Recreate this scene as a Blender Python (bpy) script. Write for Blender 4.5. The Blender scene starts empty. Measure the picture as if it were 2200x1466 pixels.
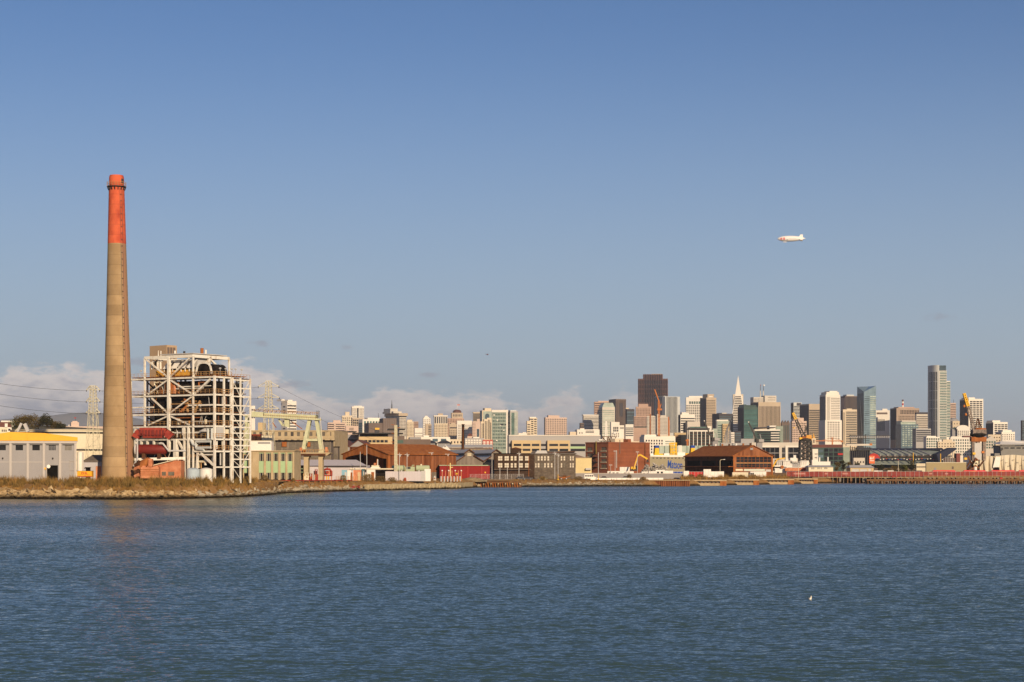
import bpy, bmesh, math, random
from mathutils import Vector, Matrix
random.seed(7)
S = bpy.context.scene
COL = S.collection
F, H, HZ = 3850.0, 10.0, 998.0      # focal length (photo px), eye height (m), horizon row
R = math.radians
SUN_AZ, SUN_EL = 22.0, 20.0         # degrees right of straight behind the viewer, height
def X(px, Y): return (px - 1100.0) / F * Y
def Z(py, Y): return H + (HZ - py) / F * Y
def at(px, py, Y): return Vector((X(px, Y), Y, Z(py, Y)))
# ------------------------------------------------------------------ materials
MATS = {}
def nodes_of(m):
 m.use_nodes = True
 nt = m.node_tree
 return nt, nt.nodes, nt.links, nt.nodes['Principled BSDF']
def mat(name, col, rough=0.85, var=0.14, scale=0.35, metal=0.0, stretch=1.0, col2=None, mixw=0.5,
  bump=0.0, spec=0.3, objvar=0.0, band=None):
 """procedural surface: two tones mixed by fractal noise (stretch<1 = vertical streaks)"""
 if name in MATS: return MATS[name]
 m = bpy.data.materials.new(name)
 nt, nd, lk, bs = nodes_of(m)
 geo = nd.new('ShaderNodeNewGeometry')
 mp = nd.new('ShaderNodeMapping'); mp.inputs['Scale'].default_value = (scale, scale, scale * stretch)
 lk.new(geo.outputs['Position'], mp.inputs['Vector'])
 nz = nd.new('ShaderNodeTexNoise'); nz.inputs['Scale'].default_value = 1.0
 nz.inputs['Detail'].default_value = 6; nz.inputs['Roughness'].default_value = 0.62
 lk.new(mp.outputs[0], nz.inputs['Vector'])
 rp = nd.new('ShaderNodeValToRGB')
 a = [max(0, c * (1 - var)) for c in col]; b = [min(1, c * (1 + var)) for c in col]
 if col2: a = list(col); b = list(col2)
 rp.color_ramp.elements[0].position = 0.5 - 0.22 * (1.0 if not col2 else 0.7) - (mixw - .5) * .4
 rp.color_ramp.elements[1].position = 0.5 + 0.22 * (1.0 if not col2 else 0.7) - (mixw - .5) * .4
 rp.color_ramp.elements[0].color = (*a, 1); rp.color_ramp.elements[1].color = (*b, 1)
 lk.new(nz.outputs['Fac'], rp.inputs['Fac'])
 out = rp.outputs['Color']
 if band:                     # horizontal pour / board lines: (spacing m, darkness)
  sp, dk = band
  sep = nd.new('ShaderNodeSeparateXYZ'); lk.new(geo.outputs['Position'], sep.inputs[0])
  q = nd.new('ShaderNodeMath'); q.operation = 'DIVIDE'; q.inputs[1].default_value = sp; lk.new(sep.outputs['Z'], q.inputs[0])
  fr = nd.new('ShaderNodeMath'); fr.operation = 'FRACT'; lk.new(q.outputs[0], fr.inputs[0])
  fl = nd.new('ShaderNodeMath'); fl.operation = 'FLOOR'; lk.new(q.outputs[0], fl.inputs[0])
  wn = nd.new('ShaderNodeTexWhiteNoise'); wn.noise_dimensions = '1D'; lk.new(fl.outputs[0], wn.inputs['W'])
  mr = nd.new('ShaderNodeMapRange'); mr.inputs['To Min'].default_value = 1 - dk; mr.inputs['To Max'].default_value = 1 + dk * .6
  lk.new(wn.outputs['Value'], mr.inputs['Value'])
  ln = nd.new('ShaderNodeMath'); ln.operation = 'GREATER_THAN'; ln.inputs[1].default_value = 0.06; lk.new(fr.outputs[0], ln.inputs[0])
  l2 = nd.new('ShaderNodeMapRange'); l2.inputs['To Min'].default_value = 0.8; lk.new(ln.outputs[0], l2.inputs['Value'])
  mu = nd.new('ShaderNodeMath'); mu.operation = 'MULTIPLY'; lk.new(mr.outputs[0], mu.inputs[0]); lk.new(l2.outputs[0], mu.inputs[1])
  vm = nd.new('ShaderNodeVectorMath'); vm.operation = 'SCALE'; lk.new(out, vm.inputs[0]); lk.new(mu.outputs[0], vm.inputs['Scale'])
  out = vm.outputs[0]
 if objvar:
  oi = nd.new('ShaderNodeObjectInfo')
  mr = nd.new('ShaderNodeMapRange'); mr.inputs['To Min'].default_value = 1 - objvar; mr.inputs['To Max'].default_value = 1 + objvar
  lk.new(oi.outputs['Random'], mr.inputs['Value'])
  vm = nd.new('ShaderNodeVectorMath'); vm.operation = 'SCALE'; lk.new(out, vm.inputs[0]); lk.new(mr.outputs[0], vm.inputs['Scale'])
  out = vm.outputs[0]
 lk.new(out, bs.inputs['Base Color'])
 bs.inputs['Roughness'].default_value = rough; bs.inputs['Metallic'].default_value = metal
 bs.inputs['Specular IOR Level'].default_value = spec
 if bump:
  bp = nd.new('ShaderNodeBump'); bp.inputs['Strength'].default_value = bump; bp.inputs['Distance'].default_value = 0.3
  lk.new(nz.outputs['Fac'], bp.inputs['Height']); lk.new(bp.outputs[0], bs.inputs['Normal'])
 MATS[name] = m
 return m
def glass(name, col, rough=0.2, var=0.6, spec=0.25):
 """window glass: dark, glossy, each pane a little different"""
 return mat(name, col, rough=rough, var=0.25, scale=0.15, spec=spec, objvar=var)
# ------------------------------------------------------------------ mesh building
class MB:
 def __init__(s): s.v = []; s.f = []
 def add(s, vs, fs):
  o = len(s.v); s.v += [tuple(v) for v in vs]; s.f += [tuple(i + o for i in f) for f in fs]; return s
 def box(s, x0, x1, y0, y1, z0, z1):
  vs = [(x, y, z) for z in (z0, z1) for (x, y) in ((x0, y0), (x1, y0), (x1, y1), (x0, y1))]
  return s.add(vs, [(3, 2, 1, 0), (4, 5, 6, 7), (0, 1, 5, 4), (1, 2, 6, 5), (2, 3, 7, 6), (3, 0, 4, 7)])
 def beam(s, p, q, w, h=None):
  """square bar from p to q"""
  p, q = Vector(p), Vector(q); h = h or w
  d = (q - p)
  if d.length < 1e-6: return s
  d.normalize()
  up = Vector((0, 0, 1)) if abs(d.z) < 0.95 else Vector((0, 1, 0))
  a = d.cross(up).normalized() * (w / 2); b = a.cross(d).normalized() * (h / 2)
  vs = [p - a - b, p + a - b, p + a + b, p - a + b, q - a - b, q + a - b, q + a + b, q - a + b]
  return s.add(vs, [(0, 1, 2, 3), (7, 6, 5, 4), (4, 5, 1, 0), (5, 6, 2, 1), (6, 7, 3, 2), (7, 4, 0, 3)])
 def tube(s, pts, r, n=8, r2=None, cap=True):
  pts = [Vector(p) for p in pts]; m = len(pts); rings = []
  for i, p in enumerate(pts):
   d = (pts[min(i + 1, m - 1)] - pts[max(i - 1, 0)]).normalized()
   up = Vector((0, 0, 1)) if abs(d.z) < 0.9 else Vector((0, 1, 0))
   a = d.cross(up).normalized(); b = a.cross(d).normalized()
   rr = r if r2 is None else r + (r2 - r) * i / max(1, m - 1)
   rings.append([p + a * rr * math.cos(2 * math.pi * k / n) + b * rr * math.sin(2 * math.pi * k / n) for k in range(n)])
  vs = [v for rg in rings for v in rg]
  fs = [(i * n + k, i * n + (k + 1) % n, (i + 1) * n + (k + 1) % n, (i + 1) * n + k) for i in range(m - 1) for k in range(n)]
  if cap: fs += [tuple(range(n - 1, -1, -1)), tuple((m - 1) * n + k for k in range(n))]
  return s.add(vs, fs)
 def lathe(s, prof, n=24, c=(0, 0)):
  """revolve (radius, z) about a vertical axis"""
  vs = [(c[0] + r * math.cos(2 * math.pi * k / n), c[1] + r * math.sin(2 * math.pi * k / n), z) for r, z in prof for k in range(n)]
  m = len(prof)
  fs = [(i * n + k, i * n + (k + 1) % n, (i + 1) * n + (k + 1) % n, (i + 1) * n + k) for i in range(m - 1) for k in range(n)]
  if prof[0][0] > 1e-6: fs.append(tuple(range(n - 1, -1, -1)))
  if prof[-1][0] > 1e-6: fs.append(tuple((m - 1) * n + k for k in range(n)))
  return s.add(vs, fs)
 def prism(s, poly, y0, y1):
  """outline in x-z pushed from y0 to y1"""
  n = len(poly)
  vs = [(x, y0, z) for x, z in poly] + [(x, y1, z) for x, z in poly]
  return s.add(vs, [tuple(range(n)), tuple(range(2 * n - 1, n - 1, -1))] + [((i + 1) % n, i, i + n, (i + 1) % n + n) for i in range(n)])
 def prismx(s, poly, x0, x1):
  n = len(poly)
  vs = [(x0, y, z) for y, z in poly] + [(x1, y, z) for y, z in poly]
  return s.add(vs, [tuple(range(n)), tuple(range(2 * n - 1, n - 1, -1))] + [((i + 1) % n, i, i + n, (i + 1) % n + n) for i in range(n)])
 def extrude(s, poly, z0, z1):
  n = len(poly)
  vs = [(x, y, z0) for x, y in poly] + [(x, y, z1) for x, y in poly]
  return s.add(vs, [tuple(range(n - 1, -1, -1)), tuple(range(n, 2 * n))] + [(i, (i + 1) % n, (i + 1) % n + n, i + n) for i in range(n)])
 def mesh(s, name, m):
  me = bpy.data.meshes.new(name)
  me.from_pydata(s.v, [], s.f); me.validate(); me.update()
  if m: me.materials.append(m)
  bm = bmesh.new(); bm.from_mesh(me); bmesh.ops.recalc_face_normals(bm, faces=bm.faces); bm.to_mesh(me); bm.free()
  return me
 def build(s, name, m, parent=None, loc=None, rz=None, smooth=False):
  me = s.mesh(name, m)
  if smooth:
   for p in me.polygons: p.use_smooth = True
   me.set_sharp_from_angle(angle=R(40))
  o = bpy.data.objects.new(name, me); COL.objects.link(o)
  if parent: o.parent = parent
  if loc is not None: o.location = loc
  if rz is not None: o.rotation_euler = (0, 0, rz)
  return o
def tag(o, label, cat, group=None, kind=None):
 if label: o['label'] = label
 if cat: o['category'] = cat
 if group: o['group'] = group
 if kind: o['kind'] = kind
 return o
def thing(name, label, cat, loc=(0, 0, 0), rz=0.0, group=None):
 o = bpy.data.objects.new(name, None); COL.objects.link(o)
 o.empty_display_size = 1.0
 o.location = loc; o.rotation_euler = (0, 0, rz)
 return tag(o, label, cat, group)
def copy_tree(o, parent=None):
 c = o.copy(); COL.objects.link(c)
 if parent: c.parent = parent
 for ch in o.children: copy_tree(ch, c)
 return c
UNIT = {}
def unit(name, m):
 k = (name, m.name)
 if k not in UNIT: UNIT[k] = MB().box(0, 1, 0, 1, 0, 1).mesh(name, m)
 return UNIT[k]
def panel(name, m, parent, x0, x1, y0, y1, z0, z1):
 """box part that shares its mesh with its look-alikes"""
 o = bpy.data.objects.new(name, unit(name, m)); COL.objects.link(o); o.parent = parent
 o.location = (x0, y0, z0); o.scale = (x1 - x0, y1 - y0, z1 - z0)
 return o
# ------------------------------------------------------------------ camera
cam = bpy.data.cameras.new('camera'); co = bpy.data.objects.new('camera', cam); COL.objects.link(co)
co.location = (0, 0, H); co.rotation_euler = (R(90), 0, 0)
cam.sensor_width = 36.0; cam.lens = 36.0 * F / 2200.0
cam.shift_y = (HZ - 733.0) / 2200.0
cam.clip_start = 0.5; cam.clip_end = 60000
S.camera = co
S.view_settings.view_transform = 'Standard'; S.view_settings.look = 'None'
S.view_settings.exposure = 0.25; S.view_settings.gamma = 1.0
S.cycles.max_bounces = 6; S.cycles.volume_bounces = 0; S.cycles.diffuse_bounces = 3; S.cycles.glossy_bounces = 3
S.cycles.transparent_max_bounces = 8
# ------------------------------------------------------------------ sun and sky
sun = bpy.data.lights.new('sun', 'SUN'); so = bpy.data.objects.new('sun', sun); COL.objects.link(so)
sd = Vector((math.sin(R(SUN_AZ)) * math.cos(R(SUN_EL)), -math.cos(R(SUN_AZ)) * math.cos(R(SUN_EL)), math.sin(R(SUN_EL))))
so.rotation_euler = sd.to_track_quat('Z', 'Y').to_euler(); so.location = sd * 400
sun.energy = 4.5; sun.angle = R(0.53); sun.color = (1.0, 0.78, 0.52)
W = bpy.data.worlds.new('World'); S.world = W; W.use_nodes = True
wt = W.node_tree; wn_, wl = wt.nodes, wt.links
wn_.clear()
def wnode(t, **kw):
 n = wn_.new(t)
 for k, v in kw.items(): setattr(n, k, v)
 return n
def M(op, a, b=None, c=None, clamp=False):
 n = wnode('ShaderNodeMath', operation=op, use_clamp=clamp)
 for i, v in enumerate((a, b, c)):
  if v is None: continue
  if isinstance(v, (int, float)): n.inputs[i].default_value = v
  else: wl.new(v, n.inputs[i])
 return n.outputs[0]
def smooth(v, lo, hi):
 n = wnode('ShaderNodeMapRange', interpolation_type='SMOOTHSTEP')
 wl.new(v, n.inputs['Value']); n.inputs['From Min'].default_value = lo; n.inputs['From Max'].default_value = hi
 return n.outputs[0]
sky = wnode('ShaderNodeTexSky', sky_type='NISHITA', sun_disc=False, sun_elevation=R(SUN_EL), sun_rotation=R(180 - SUN_AZ),
   altitude=0.0, air_density=0.72, dust_density=0.3, ozone_density=5.0)
tc = wnode('ShaderNodeTexCoord')
sx = wnode('ShaderNodeSeparateXYZ'); wl.new(tc.outputs['Generated'], sx.inputs[0])
az = M('ARCTAN2', sx.outputs['X'], sx.outputs['Y'])            # radians, 0 = towards the skyline
el = M('ARCSINE', sx.outputs['Z'])
cv = wnode('ShaderNodeCombineXYZ'); wl.new(M('MULTIPLY', az, 22.0), cv.inputs[0]); wl.new(M('MULTIPLY', el, 55.0), cv.inputs[1])
def wnoise(scale, detail, dx=0.0, dy=0.0, rough=0.55):
 ad = wnode('ShaderNodeVectorMath', operation='ADD'); wl.new(cv.outputs[0], ad.inputs[0]); ad.inputs[1].default_value = (dx, dy, 3.7)
 n = wnode('ShaderNodeTexNoise'); n.inputs['Scale'].default_value = scale; n.inputs['Detail'].default_value = detail; n.inputs['Roughness'].default_value = rough
 wl.new(ad.outputs[0], n.inputs['Vector']); return n.outputs['Fac']
prof = wnode('ShaderNodeFloatCurve')
cm = prof.mapping.curves[0]
pts = [(0, .050), (60, .056), (130, .055), (215, .052), (300, .050), (380, .052), (480, .058), (560, .055), (660, .044), (760, .037), (830, .043), (900, .043),
       (985, .041), (1040, .044), (1100, .036), (1150, .034), (1190, .042), (1235, .043), (1272, .034), (1330, .041), (1370, .043), (1440, .038), (1540, .036), (1640, .036), (1760, .030), (1930, .032), (1990, .036), (2040, .024), (2200, .016)]
az0, az1 = -0.29, 0.29
cpts = [((math.atan((p - 1100) / F) - az0) / (az1 - az0), e / 0.1) for p, e in pts]
cpts = [(0.0, 0.45)] + cpts + [(1.0, 0.12)]
while len(cm.points) < len(cpts): cm.points.new(0.5, 0.5)
for p, (a, b) in zip(cm.points, cpts): p.location = (a, b); p.handle_type = 'AUTO'
prof.mapping.update()
wl.new(M('DIVIDE', M('SUBTRACT', az, az0), az1 - az0, clamp=True), prof.inputs['Value'])
top = M('MULTIPLY', prof.outputs[0], 0.1)
n1 = wnoise(3.6, 8, rough=.62); n2 = wnoise(1.1, 5, 5.0, 1.0)
dep = M('ADD', M('SUBTRACT', top, el), M('MULTIPLY', M('SUBTRACT', n1, 0.52), 0.030))     # >0 inside the bank
dens = smooth(dep, -0.0015, 0.0065)
dens = M('MULTIPLY', dens, M('MULTIPLY', smooth(az, 0.20, 0.02), smooth(M('ADD', n2, M('MULTIPLY', smooth(az, .06, -.16), .4)), .34, .52)))
dens = M('MULTIPLY', dens, smooth(el, -0.004, 0.008))
lit = M('MULTIPLY', smooth(M('ADD', dep, M('MULTIPLY', M('SUBTRACT', wnoise(3.2, 7, 1.3, -.5), .5), .07)), 0.036, 0.002), 1.0)
scr = None; nS = wnoise(5.5, 7, 2.0, 4.0, .65)
for px, py, w, h in ((562, 740, 36, 10), (748, 748, 20, 7), (925, 806, 34, 8), (2016, 693, 38, 11), (310, 782, 60, 14), (620, 826, 60, 12)):
 a0, e0 = math.atan((px - 1100) / F), (HZ - py) / F
 u = M('DIVIDE', M('SUBTRACT', az, a0), w / F); v = M('DIVIDE', M('SUBTRACT', el, e0), h / F)
 g = M('SUBTRACT', 1.0, M('SQRT', M('ADD', M('MULTIPLY', u, u), M('MULTIPLY', v, v))))
 g = smooth(M('ADD', g, M('MULTIPLY', M('SUBTRACT', nS, .5), 3.0)), 0.1, 1.0)
 scr = g if scr is None else M('MAXIMUM', scr, g)
def mixc(f, a, b):
 n = wnode('ShaderNodeMix', data_type='RGBA')
 if isinstance(f, float): n.inputs['Factor'].default_value = f
 else: wl.new(f, n.inputs['Factor'])
 for i, v in ((6, a), (7, b)):
  if isinstance(v, tuple): n.inputs[i].default_value = (*v, 1)
  else: wl.new(v, n.inputs[i])
 return n.outputs[2]
SKYK = 0.070
ck = 0.84 / SKYK
cl = mixc(lit, tuple(c * ck for c in (.37, .37, .43)), tuple(c * ck for c in (.80, .71, .66)))
veil = M('MULTIPLY', smooth(el, 0.265, 0.0), 0.88)
c0 = mixc(veil, sky.outputs[0], tuple(c * ck for c in (.385, .46, .52)))
c1 = mixc(M('MULTIPLY', dens, 0.86), c0, cl)
c1 = mixc(M('MULTIPLY', scr, 0.55), c1, tuple(c * ck for c in (.30, .31, .38)))
bg = wnode('ShaderNodeBackground'); bg.inputs['Strength'].default_value = SKYK
wl.new(c1, bg.inputs['Color'])
wo = wnode('ShaderNodeOutputWorld'); wl.new(bg.outputs[0], wo.inputs['Surface'])
# ------------------------------------------------------------------ water
wm = bpy.data.materials.new('sea_water'); nt, nd, lk, bs = nodes_of(wm)
geo = nd.new('ShaderNodeNewGeometry')
def wav(sx_, sy_, rot, det, amp):
 mp = nd.new('ShaderNodeMapping'); mp.inputs['Rotation'].default_value = (0, 0, R(rot)); mp.inputs['Scale'].default_value = (sx_, sy_, 1)
 lk.new(geo.outputs['Position'], mp.inputs['Vector'])
 nz = nd.new('ShaderNodeTexNoise'); nz.inputs['Scale'].default_value = 1; nz.inputs['Detail'].default_value = det; nz.inputs['Roughness'].default_value = .6
 lk.new(mp.outputs[0], nz.inputs['Vector'])
 sb = nd.new('ShaderNodeVectorMath'); sb.operation = 'SUBTRACT'; lk.new(nz.outputs['Color'], sb.inputs[0]); sb.inputs[1].default_value = (.5, .5, .5)
 ml = nd.new('ShaderNodeVectorMath'); ml.operation = 'MULTIPLY'; lk.new(sb.outputs[0], ml.inputs[0]); ml.inputs[1].default_value = (amp * .7, amp, amp)
 return ml.outputs[0]
def vadd(a, b):
 n = nd.new('ShaderNodeVectorMath'); n.operation = 'ADD'
 for i, v in enumerate((a, b)):
  if isinstance(v, tuple): n.inputs[i].default_value = v
  else: lk.new(v, n.inputs[i])
 return n.outputs[0]
chop = vadd(wav(.5, 1.1, 4, 4, 1.5), wav(2.2, 2.6, -8, 3, .85))
gm = nd.new('ShaderNodeMapping'); gm.inputs['Scale'].default_value = (.006, .022, 1); lk.new(geo.outputs['Position'], gm.inputs['Vector'])
gn = nd.new('ShaderNodeTexNoise'); gn.inputs['Scale'].default_value = 1; gn.inputs['Detail'].default_value = 4; lk.new(gm.outputs[0], gn.inputs['Vector'])
gr = nd.new('ShaderNodeMapRange'); gr.inputs['From Min'].default_value = .33; gr.inputs['From Max'].default_value = .67; gr.inputs['To Min'].default_value = .6; gr.inputs['To Max'].default_value = 1.15
lk.new(gn.outputs['Fac'], gr.inputs['Value'])
sc = nd.new('ShaderNodeVectorMath'); sc.operation = 'SCALE'; lk.new(chop, sc.inputs[0]); lk.new(gr.outputs[0], sc.inputs['Scale'])
sl = vadd(sc.outputs[0], wav(.12, .22, 5, 2, .25))
sv = nd.new('ShaderNodeSeparateXYZ'); lk.new(sl, sv.inputs[0])
def wm_(op, a, b):
 n = nd.new('ShaderNodeMath'); n.operation = op
 for i, v in enumerate((a, b)):
  if isinstance(v, float): n.inputs[i].default_value = v
  else: lk.new(v, n.inputs[i])
 return n.outputs[0]
ry = wm_('SQRT', wm_('ADD', wm_('MULTIPLY', sv.outputs['Y'], sv.outputs['Y']), wm_('MULTIPLY', sv.outputs['Z'], sv.outputs['Z'])), 0.0)
cn = nd.new('ShaderNodeCombineXYZ'); lk.new(sv.outputs['X'], cn.inputs[0]); lk.new(wm_('MULTIPLY', ry, -1.0), cn.inputs[1]); cn.inputs[2].default_value = 1.0
nn = nd.new('ShaderNodeVectorMath'); nn.operation = 'NORMALIZE'; lk.new(cn.outputs[0], nn.inputs[0])
lk.new(nn.outputs[0], bs.inputs['Normal'])
bs.inputs['Base Color'].default_value = (.043, .075, .070, 1)
bs.inputs['Roughness'].default_value = .05; bs.inputs['IOR'].default_value = 1.33; bs.inputs['Specular IOR Level'].default_value = .5
w = MB(); w.add([(-16000, -300, 0), (16000, -300, 0), (16000, 36000, 0), (-16000, 36000, 0)], [(0, 1, 2, 3)])
tag(w.build('water', wm), None, None, kind='structure')
# ------------------------------------------------------------------ air
HAZE = 0.000036
hm = bpy.data.materials.new('air'); hm.use_nodes = True; hn = hm.node_tree; hn.nodes.clear()
pv = hn.nodes.new('ShaderNodeVolumePrincipled'); pv.inputs['Density'].default_value = HAZE
pv.inputs['Color'].default_value = (.86, .90, 1, 1); pv.inputs['Anisotropy'].default_value = 0.1
ho = hn.nodes.new('ShaderNodeOutputMaterial'); hn.links.new(pv.outputs[0], ho.inputs['Volume'])
hz = MB().box(-9500, 9500, -120, 33000, -1.5, 720).build('haze', hm); tag(hz, None, None, kind='stuff')
# ------------------------------------------------------------------ land
SHORE = [(-700, 1073.5), (-300, 1073), (0, 1072), (80, 1073), (150, 1073), (270, 1074), (400, 1072), (470, 1070), (530, 1067.5), (570, 1064.5), (588, 1062.5), (591, 1061.0),
         (640, 1059), (700, 1057), (780, 1055), (860, 1053), (920, 1051.5), (985, 1050), (1030, 1047), (1115, 1046.5), (1250, 1045.8), (1330, 1045.5), (1395, 1045.3), (1480, 1044.2),
         (1560, 1042.6), (1650, 1041), (1755, 1038.8), (1830, 1037.6), (1880, 1037.0), (2000, 1036.7), (2200, 1036.5), (2500, 1036.2), (3000, 1036)]
def shore_pts(d=0.0, z=0.0):
 out = []
 for px, py in SHORE:
  Y = F * H / (py - HZ); out.append(Vector((X(px, Y), Y + d, z)))
 return out
def shoreY(px):
 for (a, pa), (b, pb) in zip(SHORE, SHORE[1:]):
  if a <= px <= b:
   t = (px - a) / (b - a); return F * H / (pa + (pb - pa) * t - HZ)
 return 900.0
def ground_z(px):           # level of the land a little behind the shore
 return 4.4 if px < 560 else (3.4 if px < 1000 else 2.9) if px > 620 else 4.4 - (px - 560) / 60
def fbm(x, y):
 return (math.sin(x * 1.7 + y * .9) + .6 * math.sin(x * 3.9 - y * 2.3 + 1) + .35 * math.sin(x * 8.3 + y * 5.1 + 2)) / 1.95
dirt = mat('dry_earth', (.22, .115, .042), col2=(.33, .20, .085), scale=.25, rough=1, spec=.1)
def tideline(m, lo=.35, hi=1.25, wet=(.020, .013, .006)):
 nt, nd, lk, bs = nodes_of(m); old = bs.inputs['Base Color'].links[0].from_socket
 g = nd.new('ShaderNodeNewGeometry'); s_ = nd.new('ShaderNodeSeparateXYZ'); lk.new(g.outputs['Position'], s_.inputs[0])
 n = nd.new('ShaderNodeTexNoise'); n.inputs['Scale'].default_value = .5; n.inputs['Detail'].default_value = 4; lk.new(g.outputs['Position'], n.inputs['Vector'])
 a = nd.new('ShaderNodeMath'); a.operation = 'MULTIPLY_ADD'; lk.new(n.outputs['Fac'], a.inputs[0]); a.inputs[1].default_value = -1.0; lk.new(s_.outputs['Z'], a.inputs[2])
 r_ = nd.new('ShaderNodeMapRange'); r_.inputs['From Min'].default_value = lo - .5; r_.inputs['From Max'].default_value = hi - .5; lk.new(a.outputs[0], r_.inputs['Value'])
 x = nd.new('ShaderNodeMix'); x.data_type = 'RGBA'; lk.new(r_.outputs[0], x.inputs['Factor']); x.inputs[6].default_value = (*wet, 1); lk.new(old, x.inputs[7]); lk.new(x.outputs[2], bs.inputs['Base Color'])
tideline(dirt)
land = MB()
rows = []
fine = []
for (a, pa), (b, pb) in zip(SHORE, SHORE[1:]):
 n = max(1, int((b - a) / 8)) if b < 2300 else 2
 for i in range(n): fine.append((a + (b - a) * i / n, pa + (pb - pa) * i / n))
fine.append(SHORE[-1])
for px, py in fine:
 Y = F * H / (py - HZ); x = X(px, Y); gz = ground_z(px); t = fbm(px * .05, 0)
 prof_ = [(-1.0, -1.2), (.2, -.15), (2.2 + t, .55), (5.0 + t, gz * .42 + .25 * t), (8.5 + t, gz * .72 + .3 * fbm(px * .09, 3)), (13 + 1.5 * t, gz), (40, gz + .1), (200, gz + .3), (1500, gz + 1.5), (13500, gz + 6)]
 if px > 1380: prof_ = [(-.2, -1.2), (.6, -.1), (1.0, .4), (2.5, 1.2), (4, gz - .6), (7, gz - .2), (40, gz), (200, gz + .1), (1500, gz + 1.5), (13500, gz + 6)]
 rows.append([(x * (1 + d / Y if d > 100 else 1), Y + d, z) for d, z in prof_])
n = len(rows[0])
land.add([p for r_ in rows for p in r_], [(i * n + k, (i + 1) * n + k, (i + 1) * n + k + 1, i * n + k + 1) for i in range(len(rows) - 1) for k in range(n - 1)])
lo = land.build('ground', dirt, smooth=True); tag(lo, None, None, kind='structure')
hillm = mat('far_hill', (.07, .075, .05), col2=(.16, .13, .085), scale=.01, rough=1, spec=.05)
def hill(name, pts, Y, depth, m):
 h_ = MB(); n = 9
 vs = []
 for px, py in pts:
  x, zt = X(px, Y), Z(py, Y)
  for k in range(n):
   u = k / (n - 1); vs.append((x * (1 + (u - .5) * depth / Y), Y + (u - .5) * depth, (zt - 3) * math.sin(math.pi * u) ** .8 + 3 - (6 if k in (0, n - 1) else 0) + (zt * .04 * fbm(px * .03, u * 7) if 0 < k < n - 1 and k != n // 2 else 0)))
 m_ = len(pts)
 h_.add(vs, [(i * n + k, (i + 1) * n + k, (i + 1) * n + k + 1, i * n + k + 1) for i in range(m_ - 1) for k in range(n - 1)])
 return tag(h_.build(name, m, smooth=True), None, None, kind='structure')
hill('mountain_ridge', [(-400, 930), (-200, 912), (-60, 905), (0, 902), (60, 897), (110, 893), (150, 888), (200, 886), (240, 890), (300, 900), (380, 915), (520, 940), (640, 975), (700, 998)], 30000, 3000, hillm)
hill('city_hill', [(560, 996), (640, 975), (720, 955), (800, 946), (880, 945), (960, 940), (1040, 946), (1120, 955), (1220, 970), (1340, 985), (1420, 996)], 4700, 900, hillm)
hill('left_hill', [(-260, 925), (-100, 918), (0, 916), (60, 914), (140, 917), (230, 922), (300, 935), (380, 960), (460, 996)], 1250, 420, hillm)
# ------------------------------------------------------------------ city palette
WHITE = mat('white_stone', (.72, .67, .59), var=.07, scale=.05)
CREAM = mat('cream_stone', (.62, .52, .38), var=.08, scale=.05)
PALE = mat('pale_concrete', (.54, .49, .42), var=.08, scale=.05)
BEIGE = mat('beige_concrete', (.45, .36, .26), var=.09, scale=.05)
TAN = mat('tan_render', (.52, .39, .22), var=.08, scale=.06)
PINK = mat('pink_granite', (.43, .29, .22), var=.1, scale=.05)
ROSE = mat('rose_concrete', (.56, .42, .34), var=.08, scale=.05)
BRICK = mat('red_brick', (.235, .075, .034), var=.18, scale=.25, band=(.9, .10))
DKBRICK = mat('brown_brick', (.24, .085, .045), var=.18, scale=.25, band=(.9, .10))
BROWN = mat('brown_granite', (.125, .062, .050), var=.12, scale=.05)
UMBER = mat('umber_panel', (.15, .11, .09), var=.1, scale=.05)
GREY = mat('grey_concrete', (.28, .27, .27), var=.08, scale=.05)
MIDGREY = mat('mid_grey_panel', (.36, .345, .335), var=.06, scale=.05)
DARK = mat('charcoal_or_shade', (.055, .05, .055), var=.12, scale=.05)  # charcoal cladding, also laid over tower flanks as their shade
STEEL = mat('pale_steel', (.50, .51, .49), var=.06, scale=.05, rough=.5)
ROOFM = mat('flat_roof', (.20, .18, .17), var=.15, scale=.1)
MAROON = mat('maroon_roof', (.13, .05, .04), var=.15, scale=.1)
GLD = glass('dark_glass', (.022, .022, .026))
GLB = glass('bronze_glass', (.045, .030, .024))
GLT = glass('teal_glass', (.05, .125, .12), var=.35)
GLC = glass('blue_glass', (.085, .125, .15), var=.35)
GLG = glass('green_glass', (.07, .11, .095), var=.4)
GLP = glass('pale_green_glass', (.33, .38, .32), var=.3)
LINE = mat('dark_metal', (.035, .032, .03), var=.2, scale=.3, rough=.6)
ORANGE = mat('orange_steel', (.47, .16, .04), var=.15, scale=.4)
YELLOW = mat('yellow_paint', (.70, .40, .025), var=.1, scale=.3, rough=.6)
REDP = mat('red_paint', (.42, .035, .03), var=.12, scale=.3)
BLUEP = mat('blue_paint', (.03, .07, .30), var=.1, scale=.3)
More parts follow.
